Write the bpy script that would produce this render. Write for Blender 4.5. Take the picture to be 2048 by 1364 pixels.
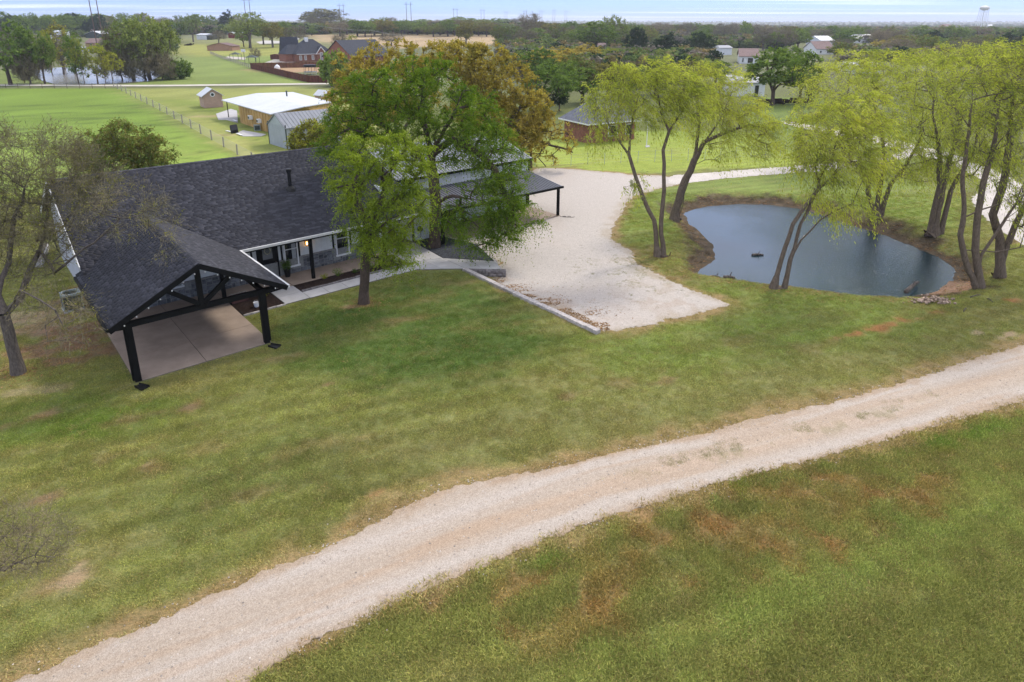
import bpy, math, random
import numpy as np
from mathutils import Vector, Matrix
from mathutils.geometry import tessellate_polygon

sc = bpy.context.scene
for o in list(bpy.data.objects): bpy.data.objects.remove(o)

# ---------------------------------------------------------------- camera
CAMH = 15.0; FPX = 1328.0; CY = 471.0; PITCH = math.radians(17.73)
cam_d = bpy.data.cameras.new('camera'); cam = bpy.data.objects.new('camera', cam_d)
sc.collection.objects.link(cam); sc.camera = cam
cam.location = (0, 0, CAMH); cam.rotation_euler = (math.radians(90) - PITCH, 0, 0)
cam_d.sensor_width = 36; cam_d.lens = 36 * FPX / 2048
cam_d.shift_y = (CY - 682) / 2048
cam_d.clip_start = 0.1; cam_d.clip_end = 30000
# ---------------------------------------------------------------- sky, sun, exposure
SUN_EL = 48.0; SUN_AZ = 40.0          # azimuth clockwise from +Y towards +X
w = bpy.data.worlds.new('World'); sc.world = w; w.use_nodes = True
nt = w.node_tree; nt.nodes.clear()
def N(t, tp, **k):
    n = t.nodes.new(tp)
    for a, b in k.items(): setattr(n, a, b)
    return n
out = N(nt, 'ShaderNodeOutputWorld'); bg = N(nt, 'ShaderNodeBackground')
sky = N(nt, 'ShaderNodeTexSky', sky_type='NISHITA'); sky.sun_disc = False
sky.sun_elevation = math.radians(SUN_EL); sky.sun_rotation = math.radians(SUN_AZ)
sky.altitude = 200; sky.air_density = 1.0; sky.dust_density = 0.3; sky.ozone_density = 2.2
tc = N(nt, 'ShaderNodeTexCoord'); sep = N(nt, 'ShaderNodeSeparateXYZ')
nt.links.new(tc.outputs['Generated'], sep.inputs[0])
# cirrus sheet: direction projected onto a flat layer, so it streaks towards the horizon
zz = N(nt, 'ShaderNodeMath', operation='MAXIMUM'); zz.inputs[1].default_value = 0.0
nt.links.new(sep.outputs['Z'], zz.inputs[0])
za = N(nt, 'ShaderNodeMath', operation='ADD'); za.inputs[1].default_value = 0.012
nt.links.new(zz.outputs[0], za.inputs[0])
cb = N(nt, 'ShaderNodeCombineXYZ')
for i, ax in enumerate('XY'):
    d = N(nt, 'ShaderNodeMath', operation='DIVIDE')
    nt.links.new(sep.outputs[ax], d.inputs[0]); nt.links.new(za.outputs[0], d.inputs[1])
    nt.links.new(d.outputs[0], cb.inputs[i])
mp = N(nt, 'ShaderNodeMapping'); mp.inputs['Scale'].default_value = (0.03, 0.20, 1); mp.inputs['Rotation'].default_value = (0, 0, 0.10)
mp.inputs['Location'].default_value = (1.3, 4.1, 0)
nt.links.new(cb.outputs[0], mp.inputs[0])
cn = N(nt, 'ShaderNodeTexNoise'); cn.inputs['Scale'].default_value = 1.0; cn.inputs['Detail'].default_value = 5; cn.inputs['Roughness'].default_value = 0.55
nt.links.new(mp.outputs[0], cn.inputs['Vector'])
cr = N(nt, 'ShaderNodeValToRGB'); cr.color_ramp.elements[0].position = 0.53; cr.color_ramp.elements[1].position = 0.70
cr.color_ramp.elements[0].color = (0, 0, 0, 1); cr.color_ramp.elements[1].color = (1, 1, 1, 1)
nt.links.new(cn.outputs['Fac'], cr.inputs[0])
# high thin overcast: even veil that thickens above, so that the light is soft
veil = N(nt, 'ShaderNodeMapRange'); veil.inputs['From Min'].default_value = 0.04; veil.inputs['From Max'].default_value = 0.4
veil.inputs['To Min'].default_value = 0.0; veil.inputs['To Max'].default_value = 0.72
nt.links.new(sep.outputs['Z'], veil.inputs['Value'])
mxv = N(nt, 'ShaderNodeMath', operation='MAXIMUM')
nt.links.new(cr.outputs[0], mxv.inputs[0]); nt.links.new(veil.outputs[0], mxv.inputs[1])
sc8 = N(nt, 'ShaderNodeMath', operation='MULTIPLY'); sc8.inputs[1].default_value = 0.85
nt.links.new(mxv.outputs[0], sc8.inputs[0])
tint = N(nt, 'ShaderNodeMixRGB', blend_type='MULTIPLY'); tint.inputs[0].default_value = 1.0; tint.inputs[2].default_value = (0.62, 0.82, 1.12, 1)
nt.links.new(sky.outputs[0], tint.inputs[1])
mix = N(nt, 'ShaderNodeMixRGB'); mix.inputs[2].default_value = (10.3, 10.1, 9.9, 1)
blu = N(nt, 'ShaderNodeMixRGB'); blu.inputs[0].default_value = 0.68; blu.inputs[2].default_value = (2.0, 3.3, 7.6, 1); nt.links.new(tint.outputs[0], blu.inputs[1])
nt.links.new(sc8.outputs[0], mix.inputs[0]); nt.links.new(blu.outputs[0], mix.inputs[1])
nt.links.new(mix.outputs[0], bg.inputs[0]); bg.inputs[1].default_value = 0.095
nt.links.new(bg.outputs[0], out.inputs[0])
sd_ = bpy.data.lights.new('sun', 'SUN'); sun = bpy.data.objects.new('sun', sd_); sc.collection.objects.link(sun)
sd_.energy = 1.5; sd_.angle = math.radians(10); sd_.color = (1.0, 0.93, 0.82)
_e, _a = math.radians(SUN_EL), math.radians(SUN_AZ)
sun.rotation_euler = Vector((math.sin(_a) * math.cos(_e), math.cos(_a) * math.cos(_e), math.sin(_e))).to_track_quat('Z', 'Y').to_euler()
sc.view_settings.view_transform = 'Standard'; sc.view_settings.look = 'None'
sc.view_settings.exposure = 0.95; sc.view_settings.gamma = 1.0; sc.view_settings.use_curve_mapping = False
sc.render.resolution_x = 1024; sc.render.resolution_y = 682
try:
    sc.cycles.max_bounces = 6; sc.cycles.diffuse_bounces = 2; sc.cycles.glossy_bounces = 3
    sc.cycles.transmission_bounces = 3; sc.cycles.transparent_max_bounces = 6; sc.cycles.volume_bounces = 0
except Exception: pass

# ---------------------------------------------------------------- helpers
C = sc.collection
RNG = np.random.default_rng(7)
cP, sP = math.cos(PITCH), math.sin(PITCH)
TH = math.radians(40.15)
def ray(x, y):
    u = (x - 1024) / FPX; v = (y - CY) / FPX
    return np.array([u, cP - v * sP, -(sP + v * cP)])
def g(x, y, z=0.0):
    d = ray(x, y); t = (z - CAMH) / d[2]
    return (d[0] * t, d[1] * t)
def at(x, y, Y):                         # point seen at (x, y) that lies Y metres ahead
    d = ray(x, y); t = Y / d[1]
    return np.array([d[0] * t, Y, CAMH + d[2] * t])
def ss(x, a, b):
    t = np.clip((np.asarray(x, float) - a) / (b - a), 0, 1); return t * t * (3 - 2 * t)
_ng = np.random.default_rng(3).random((256, 256))
def vnoise(x, y):
    x = np.asarray(x, float); y = np.asarray(y, float)
    xi = np.floor(x).astype(int); yi = np.floor(y).astype(int); fx = x - xi; fy = y - yi
    fx = fx * fx * (3 - 2 * fx); fy = fy * fy * (3 - 2 * fy)
    a = _ng[xi % 256, yi % 256]; b = _ng[(xi + 1) % 256, yi % 256]; c = _ng[xi % 256, (yi + 1) % 256]; d = _ng[(xi + 1) % 256, (yi + 1) % 256]
    return (a * (1 - fx) + b * fx) * (1 - fy) + (c * (1 - fx) + d * fx) * fy
def fbm(x, y, s, n=4, off=0.0):
    r = 0; a = .5; t = 0
    for i in range(n):
        r = r + a * vnoise(np.asarray(x) * s + off + i * 17.3, np.asarray(y) * s + off * 1.7 + i * 9.1); t += a; a *= .5; s *= 2.03
    return r / t
def sdist(X, Y, poly, need_seg=False):    # signed distance, negative inside
    X = np.asarray(X, float); Y = np.asarray(Y, float)
    best = np.full(X.shape, 1e18); inside = np.zeros(X.shape, bool); seg = np.zeros(X.shape, int); tt = np.zeros(X.shape)
    n = len(poly)
    for i in range(n):
        x0, y0 = poly[i][:2]; x1, y1 = poly[(i + 1) % n][:2]
        ex, ey = x1 - x0, y1 - y0
        t = np.clip(((X - x0) * ex + (Y - y0) * ey) / (ex * ex + ey * ey + 1e-12), 0, 1)
        d = (X - x0 - t * ex) ** 2 + (Y - y0 - t * ey) ** 2
        m = d < best; best = np.where(m, d, best)
        if need_seg: seg = np.where(m, i, seg); tt = np.where(m, t, tt)
        cnd = ((y0 > Y) != (y1 > Y)) & (X < (x1 - x0) * (Y - y0) / ((y1 - y0) if y1 != y0 else 1e-12) + x0)
        inside ^= cnd
    r = np.sqrt(best) * np.where(inside, -1, 1)
    return (r, seg, tt) if need_seg else r
def smooth_poly(p, n=3):
    p = [tuple(q) for q in p]
    for _ in range(n):
        q = []
        for i in range(len(p)):
            a = p[i]; b = p[(i + 1) % len(p)]
            q.append(tuple(.75 * u + .25 * v for u, v in zip(a, b))); q.append(tuple(.25 * u + .75 * v for u, v in zip(a, b)))
        p = q
    return p
def strip(pts, wid):                      # outline of a band along a centre line
    P = [np.array(p[:2], float) for p in pts]
    W = wid if hasattr(wid, '__len__') else [wid] * len(P)
    L, R = [], []
    for i, p in enumerate(P):
        d = P[min(i + 1, len(P) - 1)] - P[max(i - 1, 0)]; d /= np.linalg.norm(d)
        nrm = np.array([-d[1], d[0]]); L.append(tuple(p + nrm * W[i] / 2)); R.append(tuple(p - nrm * W[i] / 2))
    return L + R[::-1]

def tag(o, label=None, cat=None, group=None, kind=None):
    if label: o['label'] = label
    if cat: o['category'] = cat
    if group: o['group'] = group
    if kind: o['kind'] = kind
    return o
def thing(name, label, cat, loc=(0, 0, 0), rz=0, group=None):
    o = bpy.data.objects.new(name, None); C.objects.link(o); o.location = loc; o.rotation_euler = (0, 0, rz)
    o.empty_display_size = .3
    return tag(o, label, cat, group)
def obj(name, me, parent=None):
    o = bpy.data.objects.new(name, me); C.objects.link(o)
    if parent: o.parent = parent
    return o
def mesh_np(name, V, F, mat=None, v=None, col=None, smooth=False, midx=None):
    """V (n,3); F (m,3) or (m,4) int array, or list of such arrays"""
    V = np.asarray(V, np.float32).reshape(-1, 3)
    Fs = F if isinstance(F, list) else [F]
    Fs = [np.asarray(f, np.int32) for f in Fs if len(f)]
    me = bpy.data.meshes.new(name); me.vertices.add(len(V)); me.vertices.foreach_set('co', V.ravel())
    loops = np.concatenate([f.ravel() for f in Fs]); cnt = np.concatenate([np.full(len(f), f.shape[1], np.int32) for f in Fs])
    me.loops.add(len(loops)); me.loops.foreach_set('vertex_index', loops)
    me.polygons.add(len(cnt)); me.polygons.foreach_set('loop_start', np.concatenate([[0], np.cumsum(cnt)[:-1]]).astype(np.int32))
    try: me.polygons.foreach_set('loop_total', cnt)
    except Exception: pass
    if smooth: me.polygons.foreach_set('use_smooth', np.ones(len(cnt), bool))
    me.update(calc_edges=True)
    if v is not None:
        a = me.attributes.new('v', 'FLOAT', 'FACE'); a.data.foreach_set('value', np.asarray(v, np.float32))
    if col is not None:
        a = me.attributes.new('Col', 'FLOAT_COLOR', 'POINT'); c4 = np.ones((len(V), 4), np.float32); c4[:, :3] = col
        a.data.foreach_set('color', c4.ravel())
    if mat is not None:
        for m in (mat if isinstance(mat, (list, tuple)) else [mat]): me.materials.append(m)
        if midx is not None: me.polygons.foreach_set('material_index', np.asarray(midx, np.int32))
    return me
class MB:
    """collects solids, becomes one mesh"""
    def __init__(s): s.V = []; s.F = []; s.n = 0; s.v = []
    def add(s, V, F, v=None):
        V = [tuple(map(float, p)) for p in V]
        s.V += V; s.F += [tuple(i + s.n for i in f) for f in F]; s.n += len(V)
        s.v += [random.random() if v is None else v] * len(F); return s
    def box(s, x0, x1, y0, y1, z0, z1, v=None):
        V = [(x, y, z) for z in (z0, z1) for y in (y0, y1) for x in (x0, x1)]
        return s.add(V, [(0, 2, 3, 1), (4, 5, 7, 6), (0, 1, 5, 4), (2, 6, 7, 3), (0, 4, 6, 2), (1, 3, 7, 5)], v)
    def bar(s, p, q, w_, h, up=(0, 0, 1), v=None):        # rectangular bar from p to q
        p = np.array(p, float); q = np.array(q, float); d = q - p; d /= np.linalg.norm(d)
        up = np.array(up, float)
        sx = np.cross(d, up)
        if np.linalg.norm(sx) < 1e-6: sx = np.cross(d, (1, 0, 0))
        sx /= np.linalg.norm(sx); sz = np.cross(sx, d)
        V = [e + a * sx * w_ / 2 + b * sz * h / 2 for e in (p, q) for a, b in ((-1, -1), (1, -1), (1, 1), (-1, 1))]
        return s.add(V, [(0, 1, 2, 3), (7, 6, 5, 4), (0, 4, 5, 1), (1, 5, 6, 2), (2, 6, 7, 3), (3, 7, 4, 0)], v)
    def tube(s, p, q, r0, r1=None, n=10, caps=True, v=None):
        r1 = r0 if r1 is None else r1
        p = np.array(p, float); q = np.array(q, float); d = q - p; d /= np.linalg.norm(d)
        a = np.cross(d, (0, 0, 1) if abs(d[2]) < .9 else (1, 0, 0)); a /= np.linalg.norm(a); b = np.cross(d, a)
        V = [e + r * (math.cos(t) * a + math.sin(t) * b) for e, r in ((p, r0), (q, r1)) for t in [2 * math.pi * i / n for i in range(n)]]
        F = [(i, i + n, (i + 1) % n + n, (i + 1) % n) for i in range(n)]
        if caps: F += [tuple(range(n)), tuple(range(2 * n - 1, n - 1, -1))]
        return s.add(V, F, v)
    def lathe(s, c, prof, n=14, v=None):                  # prof: (r, z) from bottom to top
        V = [(c[0] + r * math.cos(t), c[1] + r * math.sin(t), c[2] + z) for r, z in prof for t in [2 * math.pi * i / n for i in range(n)]]
        F = []
        for k in range(len(prof) - 1):
            for i in range(n):
                j = (i + 1) % n; F.append((k * n + i, k * n + j, (k + 1) * n + j, (k + 1) * n + i))
        F += [tuple(range(n - 1, -1, -1)), tuple(range((len(prof) - 1) * n, len(prof) * n))]
        return s.add(V, F, v)
    def slab(s, pts, t, v=None):                          # polygon extruded down by t
        n = len(pts); V = [tuple(p) for p in pts] + [(p[0], p[1], p[2] - t) for p in pts]
        return s.add(V, [tuple(range(n)), tuple(range(2 * n - 1, n - 1, -1))] + [(i, i + n, (i + 1) % n + n, (i + 1) % n) for i in range(n)], v)
    def blob(s, c, r, rng, n=8, m=5, rough=.2, v=None):   # rough stone
        V = []; F = []
        V.append((c[0], c[1], c[2] - r[2]))
        for k in range(1, m):
            ph = math.pi * k / m
            for i in range(n):
                t = 2 * math.pi * i / n; q = 1 + rough * (rng.random() - .5) * 2
                V.append((c[0] + r[0] * q * math.sin(ph) * math.cos(t), c[1] + r[1] * q * math.sin(ph) * math.sin(t), c[2] - r[2] * q * math.cos(ph)))
        V.append((c[0], c[1], c[2] + r[2]))
        F += [(0, 1 + (i + 1) % n, 1 + i) for i in range(n)]
        for k in range(m - 2):
            for i in range(n): F.append((1 + k * n + i, 1 + k * n + (i + 1) % n, 1 + (k + 1) * n + (i + 1) % n, 1 + (k + 1) * n + i))
        e = len(V) - 1; F += [(e, e - n + i, e - n + (i + 1) % n) for i in range(n)]
        return s.add(V, F, v)
    def mesh(s, name, mat, smooth=False):
        me = bpy.data.meshes.new(name); me.from_pydata(s.V, [], s.F)
        a = me.attributes.new('v', 'FLOAT', 'FACE'); a.data.foreach_set('value', np.array(s.v, np.float32))
        me.materials.append(mat)
        import bmesh
        bm = bmesh.new(); bm.from_mesh(me); bmesh.ops.recalc_face_normals(bm, faces=bm.faces); bm.to_mesh(me); bm.free()
        if smooth: me.polygons.foreach_set('use_smooth', np.ones(len(me.polygons), bool))
        me.update(); return me
    def part(s, name, mat, parent=None, smooth=False): return obj(name, s.mesh(name, mat, smooth), parent)

# ---------------------------------------------------------------- materials
def newmat(name):
    m = bpy.data.materials.new(name); m.use_nodes = True; t = m.node_tree; t.nodes.clear()
    o = N(t, 'ShaderNodeOutputMaterial'); return m, t, o
def noise(t, vec, scale, detail=4, rough=.6, dist=0):
    n = N(t, 'ShaderNodeTexNoise'); n.inputs['Scale'].default_value = scale; n.inputs['Detail'].default_value = detail
    n.inputs['Roughness'].default_value = rough; n.inputs['Distortion'].default_value = dist
    if vec is not None: t.links.new(vec, n.inputs['Vector'])
    return n.outputs['Fac']
def ramp(t, fac, stops):
    r = N(t, 'ShaderNodeValToRGB'); e = r.color_ramp.elements
    while len(e) < len(stops): e.new(.5)
    for k, (p, c) in enumerate(stops): e[k].position = p; e[k].color = (*c, 1) if len(c) == 3 else c
    t.links.new(fac, r.inputs[0]); return r.outputs[0]
def mixc(t, a, b, fac, mode='MIX'):
    m = N(t, 'ShaderNodeMixRGB', blend_type=mode)
    for s_, i in ((fac, 0), (a, 1), (b, 2)):
        if isinstance(s_, (int, float)): m.inputs[i].default_value = s_
        elif isinstance(s_, tuple): m.inputs[i].default_value = (*s_, 1)
        else: t.links.new(s_, m.inputs[i])
    return m.outputs[0]
def mth(t, op, a, b=None, clamp=False):
    m = N(t, 'ShaderNodeMath', operation=op); m.use_clamp = clamp
    for s_, i in ((a, 0), (b, 1)):
        if s_ is None: continue
        if isinstance(s_, (int, float)): m.inputs[i].default_value = s_
        else: t.links.new(s_, m.inputs[i])
    return m.outputs[0]
def bsdf(t, o, col, rough=.8, spec=.3, bump=None, bstr=.3, bdist=.02, metal=0):
    p = N(t, 'ShaderNodeBsdfPrincipled')
    if isinstance(col, tuple): p.inputs['Base Color'].default_value = (*col, 1)
    else: t.links.new(col, p.inputs['Base Color'])
    p.inputs['Roughness'].default_value = rough; p.inputs['Metallic'].default_value = metal
    p.inputs['Specular IOR Level'].default_value = spec
    if bump is not None:
        b = N(t, 'ShaderNodeBump'); b.inputs['Strength'].default_value = bstr; b.inputs['Distance'].default_value = bdist
        t.links.new(bump, b.inputs['Height']); t.links.new(b.outputs[0], p.inputs['Normal'])
    t.links.new(p.outputs[0], o.inputs[0]); return p
def pos(t): return N(t, 'ShaderNodeNewGeometry').outputs['Position']
def rnd(t):                                # per-face 'v' plus a random number per object
    a = N(t, 'ShaderNodeAttribute', attribute_name='v'); i = N(t, 'ShaderNodeObjectInfo')
    return mth(t, 'FRACT', mth(t, 'ADD', a.outputs['Fac'], i.outputs['Random']))
def basic(name, c, rough=.7, var=.12, scale=6, spec=.3, bstr=.15, bdist=.01, metal=0, facevar=0.0):
    m, t, o = newmat(name); p = pos(t)
    n = noise(t, p, scale, 5)
    d = tuple(x * (1 - var * 1.6) for x in c); l = tuple(min(1, x * (1 + var * 1.4)) for x in c)
    col = ramp(t, n, [(.3, d), (.7, l)])
    if facevar: 
        r = rnd(t); col = mixc(t, col, ramp(t, r, [(0, (1 - facevar,) * 3), (1, (1 + facevar,) * 3)]), 1.0, 'MULTIPLY')
    bsdf(t, o, col, rough, spec, noise(t, p, scale * 8, 4), bstr, bdist, metal); return m
def leafmat(name, cols, trans=.3, rough=.55, obj_var=.25):
    m, t, o = newmat(name); r = rnd(t)
    a = N(t, 'ShaderNodeAttribute', attribute_name='v')
    n = len(cols); c = ramp(t, a.outputs['Fac'], [(i / max(1, n - 1), cols[i]) for i in range(n)])
    i = N(t, 'ShaderNodeObjectInfo')
    c = mixc(t, c, ramp(t, i.outputs['Random'], [(0, (1 - obj_var, 1 - obj_var * .8, 1 - obj_var)), (1, (1 + obj_var, 1 + obj_var * .7, 1 + obj_var * .5))]), 1.0, 'MULTIPLY')
    big = noise(t, pos(t), .75, 3)
    c = mixc(t, c, ramp(t, big, [(.32, (.66, .72, .70)), (.68, (1.28, 1.22, 1.15))]), 1.0, 'MULTIPLY')
    d = N(t, 'ShaderNodeBsdfDiffuse'); tr = N(t, 'ShaderNodeBsdfTranslucent')
    t.links.new(c, d.inputs[0])
    t.links.new(mixc(t, c, (1.25, 1.25, .7), 1.0, 'MULTIPLY'), tr.inputs[0])
    ms = N(t, 'ShaderNodeMixShader'); ms.inputs[0].default_value = trans
    t.links.new(d.outputs[0], ms.inputs[1]); t.links.new(tr.outputs[0], ms.inputs[2]); t.links.new(ms.outputs[0], o.inputs[0])
    return m
def barkmat(name, c):
    m, t, o = newmat(name); p = pos(t)
    mp_ = N(t, 'ShaderNodeMapping'); mp_.inputs['Scale'].default_value = (1, 1, .3); t.links.new(p, mp_.inputs[0])
    n = noise(t, mp_.outputs[0], 14, 6, .7)
    col = ramp(t, n, [(.3, tuple(x * .45 for x in c)), (.52, c), (.75, tuple(x * 1.6 for x in c))])
    bsdf(t, o, col, .9, .15, n, .9, .05); return m

M = {}
M['black'] = basic('black_painted_timber', (.006, .006, .006), .65, .2, 4, .12)
M['white_paint'] = basic('white_board_paint', (.66, .67, .67), .55, .06, 2)
M['white_trim'] = basic('white_trim', (.72, .72, .72), .4, .05, 3)
M['metal_white'] = basic('white_sheet_metal', (.62, .64, .68), .35, .07, 1.2, .5)
M['glass'] = basic('dark_window_glass', (.012, .015, .018), .06, .3, 1, .7, 0)
M['curtain'] = basic('pale_curtain', (.30, .31, .32), .8, .1, 5)
M['mortar'] = basic('grey_mortar', (.22, .22, .21), .9, .15, 8)
M['stone'] = basic('grey_building_stone', (.13, .135, .145), .85, .3, 5, .2, .5, .03, 0, .45)
M['stone_cap'] = basic('stone_cap', (.24, .23, .22), .85, .2, 6)
M['concrete'] = basic('pale_concrete', (.40, .385, .375), .85, .09, 1.3, .2, .2, .01, 0, .05)
M['concrete_tan'] = basic('tan_concrete', (.33, .255, .20), .8, .13, .9, .25, .15, .01, 0, .04)
M['joint'] = basic('joint_dark', (.16, .14, .12), .95, .2, 5)
M['mulch'] = basic('dark_mulch', (.030, .020, .016), .95, .5, 22, .1, 1.0, .05)
M['darkgravel'] = basic('dark_blue_gravel', (.030, .034, .042), .85, .6, 30, .3, 1.0, .05)
M['block'] = basic('rough_grey_block', (.20, .18, .175), .9, .35, 7, .2, .8, .05, 0, .2)
M['block_top'] = basic('weathered_block', (.42, .38, .355), .9, .22, 6, .2, .6, .03, 0, .15)
M['gutter'] = basic('white_gutter', (.55, .54, .52), .4, .1, 3)
M['white_roof'] = basic('white_metal_roof', (.52, .53, .54), .5, .05, .5)
M['tan_ply'] = basic('ochre_plywood', (.42, .27, .10), .8, .16, .7, .2, .2, .01, 0, .1)
M['greymetal'] = basic('light_grey_metal', (.36, .39, .43), .4, .06, 1, .5)
M['greyroof'] = basic('grey_metal_roof', (.19, .20, .22), .5, .08, 1, .5)
M['pink'] = basic('pink_siding', (.42, .29, .22), .8, .06, 2)
M['brick'] = basic('red_brick', (.235, .105, .072), .9, .2, 3, .2, .3, .02, 0, .1)
M['brick_tan'] = basic('tan_brick', (.34, .20, .13), .9, .15, 2)
M['darkroof'] = basic('dark_blue_shingle', (.028, .032, .045), .8, .25, 2)
M['greyshingle'] = basic('mid_grey_shingle', (.14, .145, .165), .85, .2, 3)
M['brownroof'] = basic('brown_roof', (.17, .11, .10), .8, .2, 2)
M['redpaint'] = basic('barn_red', (.15, .025, .02), .8, .2, 2)
M['fencewood'] = basic('red_brown_fence_wood', (.115, .042, .026), .85, .25, 2, .2, .3, .02, 0, .25)
M['palewood'] = basic('grey_wood', (.30, .27, .23), .9, .25, 8)
M['wire'] = basic('pale_wire', (.36, .37, .33), .5, .1, 3, .5)
M['rust'] = basic('rusty_steel', (.09, .055, .04), .8, .3, 8)
M['polewood'] = basic('brown_pole_wood', (.12, .075, .055), .9, .2, 4)
M['bark'] = barkmat('elm_bark', (.085, .062, .048)); M['bark_w'] = barkmat('willow_bark', (.15, .115, .085)); M['bark_g'] = barkmat('grey_bark', (.12, .10, .085))
M['black_plastic'] = basic('black_plastic', (.010, .010, .010), .5, .2, 4, .25)
M['ac'] = basic('ac_green_grey', (.26, .30, .28), .5, .1, 4)
M['acdark'] = basic('ac_coil', (.035, .05, .045), .6, .4, 30)
M['terracotta'] = basic('reddish_planter', (.10, .04, .03), .8, .3, 5)
M['dirt'] = basic('bare_earth', (.16, .105, .07), .95, .3, 5)
M['leaf_elm'] = leafmat('elm_leaves', [(.10, .145, .016), (.20, .275, .028), (.34, .41, .055)], .35, obj_var=.04)
M['leaf_elm_d'] = leafmat('elm_leaves_behind', [(.065, .115, .016), (.135, .22, .026), (.22, .32, .042)], .35, obj_var=.04)
M['leaf_oak'] = leafmat('oak_budding_leaves', [(.18, .14, .035), (.36, .28, .06), (.50, .40, .09), (.26, .27, .05)], .3, obj_var=.1)
M['leaf_willow'] = leafmat('willow_leaves', [(.27, .31, .045), (.42, .46, .08), (.56, .58, .14)], .48, obj_var=.08)
M['leaf_green'] = leafmat('tree_leaves_green', [(.075, .12, .03), (.15, .225, .05), (.24, .32, .08)], .3)
M['leaf_dark'] = leafmat('cedar_leaves', [(.02, .038, .018), (.038, .064, .03), (.055, .09, .04)], .15)
M['leaf_olive'] = leafmat('olive_leaves', [(.10, .095, .035), (.19, .18, .06), (.26, .24, .08)], .3)
M['leaf_yellow'] = leafmat('yellow_leaves', [(.20, .24, .035), (.34, .36, .05), (.42, .42, .08)], .35)
M['twig'] = leafmat('bare_twigs', [(.12, .10, .07), (.20, .175, .12), (.28, .25, .175)], .1)
M['bud'] = leafmat('opening_buds', [(.14, .145, .035), (.22, .22, .05), (.30, .28, .08)], .3, obj_var=.05)

# water
m, t, o = newmat('pond_water'); p = pos(t)
b1 = noise(t, p, 1.6, 3, .6); mpw = N(t, 'ShaderNodeMapping'); mpw.inputs['Scale'].default_value = (1, 2.2, 1); mpw.inputs['Rotation'].default_value = (0, 0, .5)
t.links.new(p, mpw.inputs[0]); b2 = noise(t, mpw.outputs[0], 5.5, 3, .55)
sx_ = N(t, 'ShaderNodeSeparateXYZ'); t.links.new(p, sx_.inputs[0])
wnd = mth(t, 'ADD', mth(t, 'MULTIPLY', mth(t, 'SUBTRACT', sx_.outputs['X'], 14.0), .07), mth(t, 'MULTIPLY', noise(t, p, .25, 3), .5))
calm = ramp(t, wnd, [(.3, (.10,) * 3), (.75, (1,) * 3)])
hgt = mth(t, 'MULTIPLY', mth(t, 'ADD', mth(t, 'MULTIPLY', b1, .5), b2), calm)
pr_ = bsdf(t, o, (.004, .024, .032), .03, .5, hgt, .45, .06); pr_.inputs['IOR'].default_value = 1.62
M['water'] = m
# ================================================================ terrain
HO = g(272, 766)                                     # front left post of the carport
def HW(a, b):                                        # house axes -> ground
    return (HO[0] + a * math.cos(TH) - b * math.sin(TH), HO[1] + a * math.sin(TH) + b * math.cos(TH))
WZ = -0.75
_far = [(1374, 440), (1368, 428), (1392, 417), (1440, 410), (1500, 408), (1560, 412), (1610, 420), (1650, 432), (1700, 450), (1760, 468), (1820, 490), (1870, 512), (1905, 535), (1915, 552), (1893, 572), (1850, 588)]
_near = [(1800, 598), (1700, 590), (1640, 582), (1560, 572), (1480, 560), (1430, 553), (1392, 547)]
_left = [(1412, 531), (1432, 515), (1428, 500), (1415, 480), (1395, 460)]
pond = [(*g(x, y, WZ), 3.0) for x, y in _far] + [(g(x, y)[0], g(x, y)[1] + .95, .9) for x, y in _near] + [(*g(x, y, WZ), 2.6) for x, y in _left]
pond = smooth_poly(pond, 2)
_pw = np.array([q[2] for q in pond])
WALLC = g(985, 547)
def terrain(X, Y):
    X = np.asarray(X, float); Y = np.asarray(Y, float)
    h = np.zeros(np.broadcast(X, Y).shape)
    near = (X > -5) & (X < 60) & (Y > 20) & (Y < 75)
    if near.any():
        xs = np.where(near, X, 1e3); ys = np.where(near, Y, 1e3)
        d, seg, tt = sdist(xs, ys, pond, True)
        d = d + .16 * (fbm(xs, ys, 1.3, 3) - .5) * 2
        wv = _pw[seg] * (1 - tt) + _pw[(seg + 1) % len(pond)] * tt
        hp = WZ * (1 - ss(d / wv, 0, 1)) - .7 * ss(-d, 0, 2.5)
        h = np.where(near, hp, h)
        q = np.hypot(X - WALLC[0] - 1.6, Y - WALLC[1] + .4)
        lot_side = ss((X - HW(20.9, 0)[0]) * 0 + sdist(xs, ys, timber_side), -.25, .05)
        h = h - .42 * ss(-q, -6.5, -1.0) * lot_side
    k = X / np.maximum(Y, 1)
    left = 1 - .8 * ss(k, -.05, .35)
    h = h + left * 8 * ss(Y, 230, 720) + 26 * ss(Y, 2400, 6500) * (.75 + .35 * fbm(X, Y, 1 / 2500., 2)) * (1 + .15 * (k < 0))
    h = h + 1.2 * (fbm(X, Y, 1 / 90., 2, 5) - .5) * ss(Y, 150, 300)
    return h
# region on the lawn side of the block edging
_e0 = np.array(g(928, 539)); _e1 = np.array(g(1197, 668))
_wl = np.array(g(1003, 523))
timber_side = [tuple(_e0 + (_wl - _e0) * 1.0 + np.array([0, .3])), tuple(_e0), tuple(_e1), tuple(_e1 + (_e1 - _e0) * 1.0), tuple(_e1 + (_e1 - _e0) + np.array([-30, -10])), (-40, 10), (-40, 70), HW(19.4, 30), HW(19.4, 9.5), tuple(g(880, 473))]
def gt(x, y):                                        # point of the terrain seen at a pixel
    d = ray(x, y); lo = 5.0
    t = 10.0
    while t < 12000:
        p = d * t; hz_ = float(terrain(p[0], p[1])) if t > 150 else 0.0
        if CAMH + p[2] < hz_: break
        lo = t; t *= 1.01
    a, b = lo, t
    for _ in range(18):
        m_ = (a + b) / 2; p = d * m_
        if CAMH + p[2] < float(terrain(p[0], p[1])): b = m_
        else: a = m_
    p = d * b; return (p[0], p[1], float(terrain(p[0], p[1])))
G = lambda x, y: gt(x, y)[:2] if y < 175 else g(x, y)

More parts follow.
